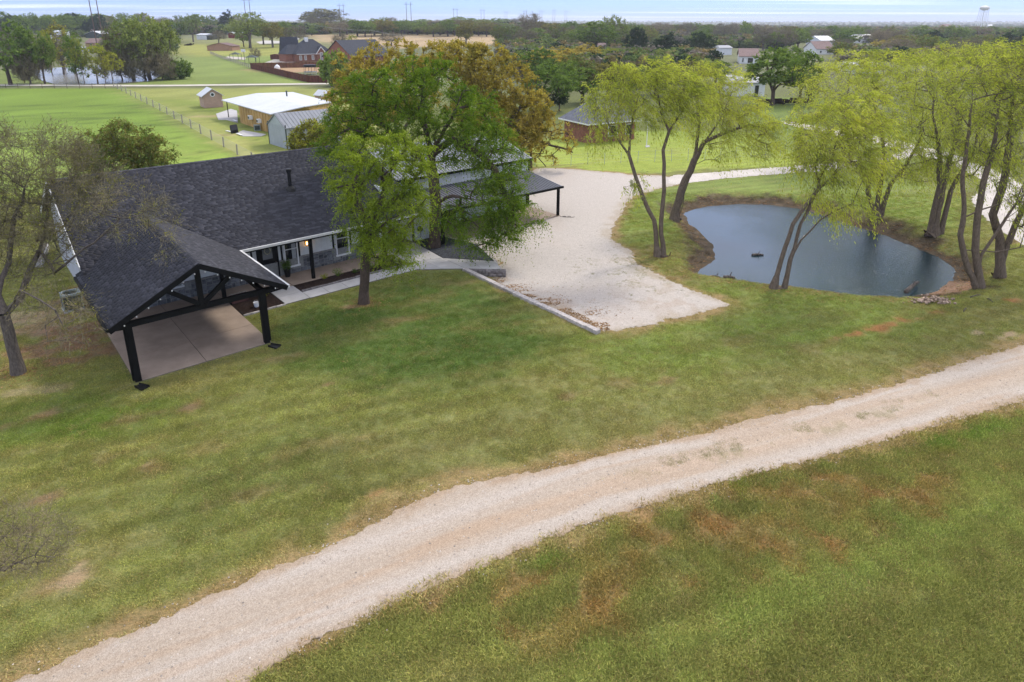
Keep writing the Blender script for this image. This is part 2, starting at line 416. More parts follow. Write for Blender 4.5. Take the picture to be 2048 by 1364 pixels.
# ---- colours of the ground, laid out as areas of grass, dry grass and earth
def poly(px): return [G(*q) for q in px]
AREAS = []                                           # (polygon, colour, feather m, noise m)
def area(px, col, f=1.0, nz=1.0): AREAS.append((poly(px), np.array(col), f, nz))
# pasture and meadows
area([(-60, 176), (236, 177), (500, 325), (520, 345), (120, 380), (-60, 420)], (.145, .22, .036), 1.0, .5)
area([(236, 177), (640, 174), (760, 200), (760, 300), (500, 325)], (.23, .25, .075), 1.5, 2)
area([(300, 196), (420, 235), (470, 270), (500, 300), (640, 320), (640, 250), (480, 215), (400, 200)], (.16, .20, .045), 2.5, 3)
area([(350, 128), (360, 108), (640, 108), (560, 150), (650, 166), (250, 170)], (.17, .22, .06), 3, 4)
area([(330, 96), (330, 84), (640, 84), (640, 110), (420, 112), (340, 112)], (.25, .26, .07), 8, 10)
area([(360, 76), (760, 78), (760, 86), (330, 87)], (.19, .20, .085), 8, 10)
area([(640, 84), (620, 70), (700, 68), (1050, 72), (1056, 88), (800, 96)], (.36, .27, .165), 6, 8)
area([(500, 140), (640, 122), (700, 124), (700, 142), (560, 146)], (.33, .22, .13), 1.5, 2)
area([(-80, 174), (-80, 140), (90, 140), (110, 172)], (.14, .18, .045), 3, 4)
# right side lawns
area([(1060, 336), (1060, 290), (1160, 262), (1420, 262), (1560, 270), (1640, 300), (1600, 333), (1400, 340), (1240, 345)], (.18, .24, .04), 1.0, 1.5)
area([(1500, 262), (1500, 195), (1640, 195), (1800, 250), (1900, 300), (1800, 330), (1640, 335)], (.14, .19, .05), 2.0, 2)
area([(1240, 400), (1300, 375), (1400, 362), (1600, 345), (1760, 335), (1930, 400), (1890, 470), (1740, 420), (1640, 405), (1500, 388), (1400, 395), (1360, 430), (1330, 520), (1240, 480)], (.12, .17, .038), .8, 1)
# lawn zones in front
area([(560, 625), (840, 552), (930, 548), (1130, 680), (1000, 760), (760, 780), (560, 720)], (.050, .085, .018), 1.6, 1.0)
area([(1150, 690), (1440, 610), (1400, 575), (1500, 570), (1800, 610), (1880, 650), (1700, 690), (1400, 740), (1200, 730)], (.105, .145, .033), 1.6, 1.4)
area([(0, 800), (240, 760), (330, 830), (200, 900), (0, 900)], (.07, .11, .02), 1.2, 1.2)
area([(600, 960), (900, 830), (1400, 760), (1800, 700), (1980, 690), (1500, 830), (1250, 890), (900, 945)], (.125, .14, .045), 1.5, 1.5)
area([(300, 1000), (560, 880), (760, 830), (700, 900), (420, 1060), (300, 1080)], (.10, .125, .035), 1.2, 1.4)
area([(1100, 1364), (1500, 1150), (2048, 950), (2048, 1040), (1600, 1230), (1300, 1400)], (.125, .165, .042), .9, 1.2)
area([(1000, 1040), (1600, 880), (2048, 770), (2048, 850), (1700, 930), (1350, 1010), (1000, 1110)], (.080, .135, .024), .7, 1.2)
# earth patches: pixel, radius across (m), radius along, strength, colour
EARTH = [(70, 835, 1.1, .5, .9, 0), (180, 660, 3.6, 2.2, 1.1, 0), (130, 690, 2.6, 2.2, 1.0, 0), (190, 590, 1.8, 2.4, .95, 0), (95, 650, 2.8, 2.0, .8, 0), (215, 700, 1.3, 1.5, 1.0, 0), (60, 640, 2.5, 2.2, .6, 1), (300, 830, 1.6, .5, .55, 0), (360, 822, .9, .4, .7, 0), (80, 1003, 1.1, .3, .9, 0),
 (310, 935, .9, .5, .6, 0), (150, 1150, .5, .6, .8, 1), (125, 1160, .7, .5, .5, 0), (655, 770, .4, .15, .9, 0), (570, 715, 1.2, .4, .45, 0), (750, 987, .35, .14, 1, 2), (800, 640, 1.2, .7, .45, 0), (720, 612, .9, .35, .8, 0),
 (880, 590, 2.5, .7, .35, 0), (930, 565, 2.0, .5, .35, 0), (1210, 770, 2.4, .5, .55, 0), (1330, 760, 1.2, .25, .6, 0), (1760, 655, 3.2, .45, 1.0, 2), (1830, 640, 1.6, .35, .9, 2), (1870, 625, 1.0, .3, .6, 2), (1700, 668, 2.0, .3, .8, 2), (1640, 690, 3.5, .6, .4, 0), (1480, 680, 2, .5, .35, 0),
 (1980, 655, 1.6, .25, .9, 1), (2010, 670, 1.0, .3, .9, 1), (2040, 480, 3, .5, .6, 0), (2030, 600, 1.0, .3, .9, 2), (1290, 560, 1.0, .5, .6, 1), (1340, 560, 1.6, .5, .6, 0), (1110, 338, 3.5, .5, .8, 0), (1090, 333, 2.5, .4, .7, 0),
 (440, 230, 6, 2.5, .5, 1), (455, 270, 4, 1.2, .5, 1), (1500, 1060, 3.8, 1.8, .5, 3), (1700, 1010, 3.4, 1.3, .5, 3), (1250, 1120, 3.0, 1.5, .5, 3), (1080, 1160, 1.6, .6, .7, 3), (1850, 980, 3.0, .9, .5, 3), (1380, 1060, 2.4, 1.2, .45, 3), (1600, 1100, 2.5, .8, .45, 3), (1900, 905, 2.0, .5, .3, 3), (1160, 1240, 1.5, .8, .45, 3), (880, 1190, 1.0, .3, .3, 3),
 (70, 780, 2.2, .6, .5, 1), (30, 690, 1.4, 1.6, .45, 0), (130, 610, 1.6, 1.2, .4, 0), (1560, 390, 5, 1.4, .45, 0), (1450, 388, 3, .9, .35, 0), (1300, 500, 1.6, .9, .6, 0), (230, 910, 1.5, .4, .4, 0), (410, 900, 2.0, .4, .35, 0), (500, 990, 1.4, .5, .4, 0), (640, 890, 1.8, .5, .35, 0)]
ECOL = np.array([(.20, .125, .075), (.38, .27, .18), (.30, .13, .055), (.20, .105, .045)])
EARTHW = [(*G(x, y), rx, ry, s_, k) for x, y, rx, ry, s_, k in EARTH]
road_c = [(-330, 1620), (60, 1400), (330, 1290), (600, 1190), (900, 1075), (1200, 965), (1500, 895), (1800, 815), (2048, 745), (2300, 680)]
# edges traced separately
road_top = [(-260, 1500), (60, 1352), (250, 1272), (430, 1190), (600, 1120), (760, 1040), (900, 968), (1050, 950), (1200, 912), (1350, 880), (1500, 843), (1650, 806), (1800, 768), (1920, 728), (2048, 690), (2300, 600)]
road_bot = [(2300, 722), (2048, 800), (1900, 843), (1750, 888), (1600, 925), (1450, 965), (1300, 1008), (1150, 1055), (1000, 1118), (850, 1180), (700, 1250), (600, 1300), (480, 1372), (200, 1560)]
ROAD = smooth_poly([g(*q) for q in road_top + road_bot], 2)
lot_px = [(1060, 345), (1075, 336), (1130, 337), (1200, 344), (1240, 346), (1262, 350), (1345, 352), (1360, 368), (1300, 380), (1255, 398), (1243, 425), (1228, 448), (1218, 475), (1235, 487), (1270, 505), (1262, 520), (1320, 552), (1380, 580), (1445, 603), (1455, 612), (1420, 622), (1370, 632), (1330, 640), (1300, 652), (1250, 658), (1200, 664), (1130, 628), (1060, 596), (990, 556), (1000, 520), (900, 470), (880, 440), (1000, 360)]
LOT = smooth_poly([g(*q) for q in lot_px], 1)
DRIVE = smooth_poly([g(*q) for q in [(1330, 352), (1400, 347), (1500, 339), (1600, 332), (1700, 322), (1790, 308), (1830, 296), (1850, 306), (1790, 322), (1700, 336), (1600, 345), (1500, 352), (1400, 362), (1340, 372)]], 1)
DRIVE2 = smooth_poly([g(*q) for q in [(1566, 240), (1640, 254), (1700, 264), (1790, 280), (1860, 296), (1930, 316), (2000, 345), (2100, 400), (2130, 520), (2048, 492), (2030, 478), (1985, 450), (1944, 408), (1950, 390), (1985, 372), (1940, 345), (1880, 322), (1790, 296), (1700, 277), (1640, 264), (1566, 248)]], 1)
def ground_col(X, Y):
    X = np.asarray(X, float); Y = np.asarray(Y, float)
    base = np.array((.110, .130, .036))
    farc = np.array((.13, .14, .07))
    c = base[None, :] + np.zeros((X.size, 3)); X = X.ravel(); Y = Y.ravel()
    c = c * (1 - ss(Y, 90, 200)[:, None]) + farc[None, :] * ss(Y, 90, 200)[:, None]
    xr = X * math.cos(.35) + Y * math.sin(.35); yr = -X * math.sin(.35) + Y * math.cos(.35)
    n1 = fbm(xr * .35, yr, .35, 4, 2); n2 = fbm(X, Y, .12, 3, 8); n3 = fbm(xr * .3, yr * 1.1, 1.1, 3, 4)
    for P_, col, f, nz in AREAS:
        d = sdist(X, Y, P_) + nz * (fbm(X, Y, 1.2 / max(nz, .6), 3, 11) - .5) * 2.2
        m_ = (1 - ss(d, -f, f))[:, None]; c = c * (1 - m_) + col * m_
    fine = fbm(xr * .5, yr * 1.3, 1.7, 4, 61); tone = 1.14 + .38 * (n1 - .5) + .22 * (n2 - .5) + .48 * (fine - .5)
    c = c * (1 + (1 - ss(Y, 70, 110))[:, None] * (np.array([1.32, 1.20, 1.40]) - 1))
    near = (1 - ss(Y, 70, 110))
    c = c * (1 + near * (tone * 1.0 - 1) * 1.0)[:, None]
    dry = ss(n3 * .6 + n1 * .4, .50, .70) * near * .34
    c = c * (1 - dry[:, None]) + np.array((.20, .165, .075)) * dry[:, None]
    olive = ss(fbm(X, Y, .22, 3, 31), .52, .72) * near * .10
    c = c * (1 - olive[:, None]) + np.array((.10, .085, .03)) * olive[:, None]
    for x, y, rx, ry, s_, k in EARTHW:
        a = math.radians(25); dx = X - x; dy = Y - y
        q = np.hypot((dx * math.cos(a) + dy * math.sin(a)) / rx, (-dx * math.sin(a) + dy * math.cos(a)) / ry)
        q = q + (fbm(X, Y, 1.3, 5, k * 3.1) - .5) * 2.6
        m_ = ((1 - ss(q, .30, 1.05)) * s_)[:, None]; m_ = m_ * .85; c = c * (1 - m_) + ECOL[k] * m_
    # shoulder of the drive and lot: dry stems and stray gravel
    for P_, wd in ((ROAD, 1.0), (LOT, .7)):
        m0 = (Y < 75)
        d = np.where(m0, sdist(X, Y, P_), 99) + (fbm(X, Y, 1.0, 3, 21) - .5) * 1.5
        up = 1.0 if P_ is LOT else np.where(Y > np.interp(X, [q[0] for q in roadc_w], [q[1] for q in roadc_w]), 1.0, .55)
        m_ = ((1 - ss(d / (wd * up), .15, 1.25)) * .8)[:, None]
        c = c * (1 - m_) + np.array((.27, .185, .095)) * m_
    # pond bank: bare brown earth
    d, seg, tt = sdist(X, np.where((Y < 80) & (Y > 20), Y, 900), pond, True)
    wv = _pw[seg] * (1 - tt) + _pw[(seg + 1) % len(pond)] * tt
    m_ = (1 - ss(d / wv + (fbm(X, Y, .8, 3, 14) - .5) * 1.1, .36, .76))[:, None]
    bank = np.array((.082, .062, .044)) * (.4 + 1.3 * fbm(X, Y, 3.2, 5, 9))[:, None]
    c = c * (1 - m_) + bank * m_
    sx, sy = g(1880, 575, WZ); q = np.hypot((X - sx) / 2.4, (Y - sy) / 1.5)
    m_ = (1 - ss(q, .7, 1.1))[:, None]; c = c * (1 - m_) + np.array((.30, .19, .13)) * m_
    c = c * (1 + (1 - near)[:, None] * .55 * (fbm(X, Y * .7, .16, 4, 71) - .5)[:, None] * (Y < 500)[:, None])
    # darker clumps on the pasture
    m_ = (ss(fbm(X * .35, Y * .5, .9, 3, 40), .62, .72) * (Y > 60) * (Y < 130) * (X < -15) * .5)[:, None]
    c = c * (1 - m_) + np.array((.05, .075, .02)) * m_
    st = 1 + .10 * np.sin((X * -.38 + Y * .92) * 2 * math.pi / 1.3 + 1.5 * fbm(X, Y, .15, 2, 3)) * near * ss(fbm(X, Y, .08, 2, 50), .4, .6)
    return np.clip(c * st[:, None], .008, .6)
roadc_w = sorted([g(*q) for q in road_c])
def seq(a0, a1, step, outs, grow):
    s = list(np.arange(a0, a1 + 1e-6, step))
    lo, st = a0, step
    L = []
    while lo > outs[0]: st *= grow; lo -= st; L.append(lo)
    hi, st = a1, step; R = []
    while hi < outs[1]: st *= grow; hi += st; R.append(hi)
    return np.array(L[::-1] + s + R)
gx = seq(-33, 46, .28, (-9000, 9000), 1.075); gy = seq(8, 68, .28, (-60, 9300), 1.045)
GX, GY = np.meshgrid(gx, gy); GZ = terrain(GX, GY)
# small scale unevenness
GZ = GZ + .03 * (fbm(GX, GY, .9, 3) - .5) * (GY < 90)
nx, ny = len(gx), len(gy)
idx = np.arange(nx * ny).reshape(ny, nx)
F = np.stack([idx[:-1, :-1], idx[:-1, 1:], idx[1:, 1:], idx[1:, :-1]], -1).reshape(-1, 4)
gc = ground_col(GX, GY)
m, t, o = newmat('ground_grass'); p = pos(t)
at_ = N(t, 'ShaderNodeAttribute', attribute_name='Col')
mpg = N(t, 'ShaderNodeMapping'); mpg.inputs['Rotation'].default_value = (0, 0, -.4); mpg.inputs['Scale'].default_value = (1, 2.2, 1); t.links.new(p, mpg.inputs[0])
n1 = noise(t, mpg.outputs[0], 5.5, 5, .75); n2 = noise(t, p, 30, 3, .7); n3 = noise(t, mpg.outputs[0], 1.3, 3, .6)
c = mixc(t, at_.outputs['Color'], ramp(t, n1, [(.28, (.50, .58, .5)), (.5, (1, 1, 1)), (.74, (1.55, 1.38, 1.35))]), 1.0, 'MULTIPLY')
c = mixc(t, c, ramp(t, n2, [(.3, (.62, .62, .62)), (.7, (1.4, 1.4, 1.4))]), 1.0, 'MULTIPLY')
c = mixc(t, c, ramp(t, n3, [(.3, (.88, .92, .9)), (.7, (1.15, 1.08, 1.02))]), 1.0, 'MULTIPLY')
c = mixc(t, c, (.27, .22, .11), ramp(t, noise(t, mpg.outputs[0], 9, 4, .7), [(.56, (0, 0, 0)), (.70, (.5, .5, .5))]))
c = mixc(t, c, (.035, .055, .018), ramp(t, noise(t, mpg.outputs[0], 7, 5, .75), [(.30, (.55, .55, .55)), (.42, (0, 0, 0))]))
bsdf(t, o, c, .95, .1, n2, .7, .04); M['ground'] = m
me = mesh_np('ground', np.stack([GX, GY, GZ], -1), F, m, col=gc, smooth=True)
tag(obj('ground', me), 'mown grass lawn and meadow with bare earth patches around the house', kind='structure')

# ---- gravel surfaces, draped 2 cm above the ground, outline snapped to a ragged contour
m, t, o = newmat('gravel'); p = pos(t)
at_ = N(t, 'ShaderNodeAttribute', attribute_name='Col')
vo = N(t, 'ShaderNodeTexVoronoi'); vo.inputs['Scale'].default_value = 26; t.links.new(p, vo.inputs['Vector'])
n2 = noise(t, p, 38, 3, .8); n1 = noise(t, p, 3.5, 5, .7)
c = mixc(t, at_.outputs['Color'], ramp(t, n2, [(.28, (.62, .61, .6)), (.5, (1, 1, 1)), (.75, (1.3, 1.3, 1.3))]), 1.0, 'MULTIPLY')
c = mixc(t, c, ramp(t, vo.outputs['Color'], [(.1, (.86, .84, .82)), (.6, (1.02, 1.02, 1.02)), (.95, (1.12, 1.11, 1.10))]), 1.0, 'MULTIPLY')
c = mixc(t, c, ramp(t, n1, [(.3, (.94, .93, .92)), (.7, (1.05, 1.05, 1.05))]), 1.0, 'MULTIPLY')
bsdf(t, o, c, .95, .15, n2, .8, .03); M['gravel'] = m
def drape(name, label, P_, step, colf, lift=.02, rag=.3, freq=1.4, mat=None, kind='structure', parent=None, zf=None):
    xs = [q[0] for q in P_]; ys = [q[1] for q in P_]
    x = np.arange(min(xs) - 1, max(xs) + 1, step); y = np.arange(min(ys) - 1, max(ys) + 1, step)
    X, Y = np.meshgrid(x, y)
    f = lambda a, b: sdist(a, b, P_) + rag * ((fbm(a, b, freq, 4, 7) - .5) * 1.5 + 1.3 * (fbm(a, b, freq * 5, 3, 3) - .5))
    D = f(X, Y); ins = D < 0
    cell = ins[:-1, :-1] | ins[1:, :-1] | ins[:-1, 1:] | ins[1:, 1:]
    ix = np.arange(X.size).reshape(X.shape)
    Fq = np.stack([ix[:-1, :-1], ix[:-1, 1:], ix[1:, 1:], ix[1:, :-1]], -1)[cell]
    used = np.unique(Fq); mapi = np.zeros(X.size, int); mapi[used] = np.arange(len(used)); Fq = mapi[Fq]
    vx = X.ravel()[used]; vy = Y.ravel()[used]; dv = D.ravel()[used]; e = step * .2
    o_ = dv > 0
    gxv = (f(vx + e, vy) - f(vx - e, vy)) / (2 * e); gyv = (f(vx, vy + e) - f(vx, vy - e)) / (2 * e); gn = np.maximum(gxv ** 2 + gyv ** 2, .3)
    mv = np.clip(dv, 0, step * 1.3) * o_
    vx = vx - mv * gxv / gn; vy = vy - mv * gyv / gn
    vz = (terrain(vx, vy) if zf is None else zf(vx, vy)) + lift
    # sink the rim a little so that it feathers into the grass
    vz = vz - (lift + .0) * o_ * .6
    me = mesh_np(name, np.stack([vx, vy, vz], -1), Fq, mat or M['gravel'], col=colf(vx, vy), smooth=True)
    ob = obj(name, me, parent)
    return tag(ob, label, kind=kind)
def road_colf(X, Y):
    cy = np.interp(X, [q[0] for q in roadc_w], [q[1] for q in roadc_w])
    off = (Y - cy) * .93
    c = np.array((.44, .37, .30))[None, :] * np.ones((len(X), 1))
    def mixin(m_, col):
        nonlocal c
        c = c * (1 - m_[:, None]) + np.array(col) * m_[:, None]
    n = fbm(X * .14, off * 1.6, 1.0, 4, 5); n2 = fbm(X, Y, 1.7, 4, 15); n4 = fbm(X * .2, off * 2.6, 1.0, 4, 35)
    for tr in (-1.0, .95): mixin(np.exp(-((off - tr) / .38) ** 2) * (.5 + .5 * n4), (.475, .42, .365))
    mixin(np.exp(-((off + .03) / .42) ** 2) * ss(n, .32, .55) * .8, (.43, .305, .205))
    mixin(ss(n4, .50, .66) * .6, (.42, .315, .225))
    mixin((1 - np.exp(-((off - 1.0) / .5) ** 2)) * (1 - np.exp(-((off + 1.0) / .5) ** 2)) * .28, (.38, .30, .22))
    mixin(np.exp(-((off + .05) / .35) ** 2) * ss(X, -3, 6) * .35, (.52, .42, .33))
    grass = ss(n2, .55, .66) * np.exp(-((off + .15) / .34) ** 2) * ss(X, 2, 6) * .8 * (.4 + .6 * ss(X, 6, 9)) * (1 - ss(X, 15, 19))
    mixin(grass * .45, (.20, .19, .08))
    e = sdist(X, Y, ROAD)
    mixin(ss(e + (n2 - .5) * .9, -.4, .05) * .6, (.36, .26, .17))
    return c
def lot_colf(X, Y):
    c = np.array((.475, .43, .385))[None, :] * np.ones((len(X), 1))
    n = fbm(X, Y, .35, 4, 2); n2 = fbm(X, Y, 1.5, 4, 25)
    def mixin(m_, col):
        nonlocal c
        c = c * (1 - m_[:, None]) + np.array(col) * m_[:, None]
    mixin(ss(n, .5, .7) * .18, (.46, .38, .32))
    # fallen leaves along the edging
    ex, ey = _e1 - _e0; L = math.hypot(ex, ey); u = ((X - _e0[0]) * ex + (Y - _e0[1]) * ey) / L; v = ((X - _e0[0]) * -ey + (Y - _e0[1]) * ex) / L
    leafy = np.exp(-((v - .6) / 1.0) ** 2) * (u > -3) * (u < L)
    mixin(leafy * ss(n2, .38, .62) * .5, (.32, .20, .11))
    gx_, gy_ = g(1290, 545); q = np.exp(-(((X - gx_) / 2.5) ** 2 + ((Y - gy_) / 3.0) ** 2))
    mixin(q * ss(n2, .46, .56) * .3, (.30, .26, .16))
    gx_, gy_ = g(1330, 600); q = np.exp(-(((X - gx_) / 3.5) ** 2 + ((Y - gy_) / 1.8) ** 2))
    mixin(q * ss(n2, .5, .62) * .4, (.36, .27, .20))
    e = sdist(X, Y, LOT); mixin(ss(e + (n2 - .5) * 1.6, -.9, .1) * .45, (.34, .27, .18))
    return c
def drv_colf(X, Y):
    return np.array((.52, .475, .43))[None, :] * (.85 + .3 * fbm(X, Y, .6, 3))[:, None]
drape('gravel_drive', 'pale gravel track crossing the lawn in the foreground', ROAD, .10, road_colf, rag=.22, freq=.8)
drape('gravel_lot', 'white gravel parking area between the workshop and the pond', LOT, .13, lot_colf, rag=.3)
drape('gravel_lane', 'narrow white gravel lane leading away behind the pond', DRIVE, .2, drv_colf, lift=.026, rag=.2)
drape('gravel_lane', 'white gravel lane curving past the willows on the right', DRIVE2, .3, drv_colf, rag=.25)
# road across the back of the pasture
xs = np.linspace(-900, -10, 120)
yl = g(320, 171)[1]; yl0 = g(650, 166)[1]
RB = [(x, float(np.interp(x, [-900, g(0, 171)[0], g(320, 172)[0], g(650, 168)[0]], [g(0, 169)[1], g(0, 171)[1], g(320, 172)[1], g(650, 168)[1]]))) for x in xs if x < g(700, 168)[0]]
PB = strip(RB, 4.2)
n_ = len(RB)
V = [(x, y, float(terrain(x, y)) + .09) for x, y in PB]
F = [(i, i + 1, 2 * n_ - 2 - i, 2 * n_ - 1 - i) for i in range(n_ - 1)]
me = mesh_np('country_road', V, np.array(F), basic('pale_road', (.50, .46, .38), .9, .1, .5))
tag(obj('country_road', me), 'straight pale lane across the far edge of the pasture', kind='structure')

# ---- water
wp = [(q[0], q[1]) for q in pond]; cx = np.mean([q[0] for q in wp]); cy_ = np.mean([q[1] for q in wp])
V = [(cx + (x - cx) * 1.12, cy_ + (y - cy_) * 1.16, WZ) for x, y in wp]
tri = tessellate_polygon([[Vector(v_) for v_ in V]])
tag(obj('pond_water', mesh_np('pond_water', V, np.array(tri), M['water'])), 'blue grey rippled water of the pond beside the gravel lot', kind='structure')
V = [(*gt(x, y)[:2], gt(x, y)[2] + .12) for x, y in [(72, 152), (70, 142), (110, 136), (190, 132), (280, 133), (318, 142), (322, 152), (300, 163), (230, 168), (110, 169), (84, 162)]]
tri = tessellate_polygon([[Vector(v_) for v_ in V]])
mw2 = basic('grey_water', (.22, .21, .19), .22, .1, .3, .6); 
tag(obj('far_pond_water', mesh_np('far_pond_water', V, np.array(tri), mw2)), 'pale grey water of the far pond beyond the lane', kind='structure')
# ================================================================ the house
rs = random.Random(5)
house = thing('house', 'white farmhouse with a dark shingle roof, stone wainscot and an open gabled carport', 'house', (HO[0], HO[1], 0), TH)
EZ, RZ, RBk, EB = 2.9, 6.5, 15.0, 6.4            # eave height, ridge height, ridge depth, eave depth
SL = (RZ - EZ) / (RBk - EB); A0, A1 = -.42, 19.3
mz = lambda b: EZ + SL * (b - EB)
# carport roof
CA0, CA1, CAM, CRZ, CF = -.66, 6.96, 3.15, 4.9, -.36
CSL = (CRZ - EZ) / (CAM - CA0); cz = lambda a: EZ + CSL * (min(a, 2 * CAM - a) - CA0)
CB_R = EB + (CRZ - EZ) / SL                       # where the carport ridge runs into the main roof
M['roofbase'] = basic('roof_underlay', (.022, .022, .027), .9, .2, 3)
m, t, o = newmat('shingle'); r = rnd(t); p = pos(t)
c = ramp(t, r, [(0, (.027, .027, .033)), (.45, (.035, .035, .043)), (.8, (.046, .046, .056)), (1, (.066, .066, .078))])
c = mixc(t, c, ramp(t, noise(t, p, .6, 3), [(.3, (.93, .93, .94)), (.7, (1.07, 1.07, 1.06))]), 1.0, 'MULTIPLY')
c = mixc(t, c, ramp(t, noise(t, p, 60, 2), [(.3, (.8, .8, .8)), (.7, (1.25, 1.25, 1.25))]), 1.0, 'MULTIPLY')
bsdf(t, o, c, .82, .3, noise(t, p, 90, 2), .4, .01); M['shingle'] = m
mb = MB(); mb.slab([(A0, EB, EZ), (A1, EB, EZ), (A1, RBk, RZ), (A0, RBk, RZ)], .14)
mb.slab([(A0, RBk, RZ), (A1, RBk, RZ), (A1, 2 * RBk - EB, EZ), (A0, 2 * RBk - EB, EZ)], .14)
roof = mb.part('roof', M['roofbase'], house)
mb = MB(); mb.slab([(CA0, CF, EZ), (CAM, CF, CRZ), (CAM, CB_R, CRZ), (CA0, EB + .8, EZ)], .13)
mb.slab([(CAM, CF, CRZ), (CA1, CF, EZ), (CA1, EB, EZ), (CAM, CB_R, CRZ)], .13)
croof = mb.part('carport_roof', M['roofbase'], house)
def shingles(origin, du, dv, nrm, U, Vv, test, rng, ex=.145, wd=.33):
    """tabs of one roof plane: du along the eave, dv up the slope"""
    out_ = []; k = 0; v = 0.0
    o_ = np.array(origin, float); du = np.array(du, float); dv = np.array(dv, float); nr = np.array(nrm, float)
    while v < Vv:
        u = -rng.random() * wd
        while u < U:
            w_ = wd * rng.uniform(.75, 1.25); u1 = min(u + w_ - .012, U)
            uu = max(u, 0)
            if u1 - uu > .06:
                v1 = min(v + ex + .02, Vv)
                c = o_ + du * (uu + u1) / 2 + dv * (v + v1) / 2
                if test(c):
                    t0 = .022 + rng.random() * .012
                    P_ = [o_ + du * uu + dv * v, o_ + du * u1 + dv * v, o_ + du * u1 + dv * v1, o_ + du * uu + dv * v1]
                    out_.append(np.array([P_[0] + nr * .003, P_[1] + nr * .003, P_[0] + nr * t0, P_[1] + nr * t0, P_[2] + nr * .006, P_[3] + nr * .006]))
            u += w_
        v += ex
    return out_
SF = [(0, 1, 3, 2), (2, 3, 4, 5), (0, 2, 5), (1, 4, 3)]
rg = random.Random(11)
L_ = math.hypot(RBk - EB, RZ - EZ)
def under_cp(c):                                   # main roof hidden below the carport roof
    a, b, z = c
    if a < CA0 or a > CA1: return False
    return z < cz(a) + .0 and b < CB_R + .1
main = shingles((A0, EB, EZ), (1, 0, 0), (0, (RBk - EB) / L_, (RZ - EZ) / L_), (0, -(RZ - EZ) / L_, (RBk - EB) / L_), A1 - A0, L_, lambda c: not under_cp(c), rg)
Lc = math.hypot(CAM - CA0, CRZ - EZ)
ab = lambda c: c[1] < EB + (c[2] - EZ) / SL + (.7 if c[0] < 1 else .05)
cl = shingles((CA0, CF, EZ), (0, 1, 0), ((CAM - CA0) / Lc, 0, (CRZ - EZ) / Lc), (-(CRZ - EZ) / Lc, 0, (CAM - CA0) / Lc), CB_R - CF, Lc, ab, rg)
crr = shingles((CA1, CF, EZ), (0, 1, 0), (-(CAM - CA0) / Lc, 0, (CRZ - EZ) / Lc), ((CRZ - EZ) / Lc, 0, (CAM - CA0) / Lc), CB_R - CF, Lc, ab, rg)
def shingle_mesh(name, tabs):
    V = np.concatenate(tabs); n = len(tabs); b = (np.arange(n) * 6)[:, None]
    q = np.concatenate([b + np.array(f)[None, :] for f in SF if len(f) == 4]); tr = np.concatenate([b + np.array(f)[None, :] for f in SF if len(f) == 3])
    r = np.random.default_rng(len(tabs)).random(n)
    return mesh_np(name, V, [q, tr], M['shingle'], v=np.concatenate([np.tile(r, 2), np.tile(r, 2)]))
def lay(tabs, parent, n_single, near):
    tabs = sorted(tabs, key=lambda q: np.linalg.norm(q.mean(0)[:2] - near))
    for q in tabs[:n_single]:
        ce = q.mean(0)
        me = mesh_np('shingle', q - ce, [np.array([SF[0], SF[1]]), np.array([SF[2], SF[3]])], M['shingle'], v=np.full(4, rg.random()))
        o_ = obj('shingle', me, parent); o_.location = ce
    if len(tabs) > n_single:
        o_ = obj('shingle_courses', shingle_mesh('shingle_courses', tabs[n_single:]), parent); o_['kind'] = 'stuff'
camL = np.array([-4.0, -30.3])
lay(cl + crr, croof, 150, camL); lay(main, roof, 150, camL)
# ridge caps
mb = MB()
x = CF
while x < CB_R - .05: mb.slab([(CAM - .13, x, CRZ - .02), (CAM, x, CRZ + .05), (CAM, x + .2, CRZ + .035), (CAM - .13, x + .2, CRZ - .035)], .02); mb.slab([(CAM, x, CRZ + .05), (CAM + .13, x, CRZ - .02), (CAM + .13, x + .2, CRZ - .035), (CAM, x + .2, CRZ + .035)], .02); x += .2
mb.part('ridge_cap', M['shingle'], croof)
mb = MB(); x = A0
while x < A1 - .1: mb.slab([(x, RBk - .14, RZ - .01), (x + .24, RBk - .14, RZ - .02), (x + .24, RBk, RZ + .035), (x, RBk, RZ + .05)], .02); x += .24
mb.part('ridge_cap', M['shingle'], roof)
# fascias, gutters, soffits
mb = MB(); mb.box(CA1 + .02, A1, EB - .04, EB - .005, EZ - .24, EZ - .03); mb.part('fascia', M['black'], house)
mb = MB(); mb.box(CA1 + .12, A1, EB - .16, EB - .045, EZ - .12, EZ + .015); mb.part('gutter', M['gutter'], house)
for a0, a1_ in ((CA0, CAM), (CA1, CAM)):
    mb = MB(); mb.bar((a0, CF - .02, EZ - .12), (a1_, CF - .02, CRZ - .10), .05, .24); mb.part('rake_board', M['black'], house)
for a in (CA0 - .06, CA1 + .06):
    mb = MB(); mb.box(a - .06, a + .06, CF - .02, (EB if a > 3 else 7.6), EZ - .13, EZ + .01); mb.part('gutter', M['gutter'] if a > 3 else M['black'], house)
mb = MB(); mb.slab([(CA0 + .05, CF + .03, EZ - .15), (CAM, CF + .03, CRZ - .15), (CAM, 8.4, CRZ - .15), (CA0 + .05, 8.4, EZ - .15)], .03)
mb.slab([(CAM, CF + .03, CRZ - .15), (CA1 - .05, CF + .03, EZ - .15), (CA1 - .05, 8.4, EZ - .15), (CAM, 8.4, CRZ - .15)], .03); mb.part('soffit', M['black'], house)
mb = MB(); mb.box(7.0, 19.2, EB + .02, 8.5, EZ - .19, EZ - .16); mb.part('soffit', M['white_paint'], house)
# left gable trim
for b0, b1 in ((7.5, RBk), (2 * RBk - EB, RBk)):
    mb = MB(); mb.bar((A0 - .03, b0, mz(min(b0, 2 * RBk - b0)) - .10), (A0 - .03, b1, RZ - .10), .04, .26); mb.part('rake_board', M['white_trim'], house)
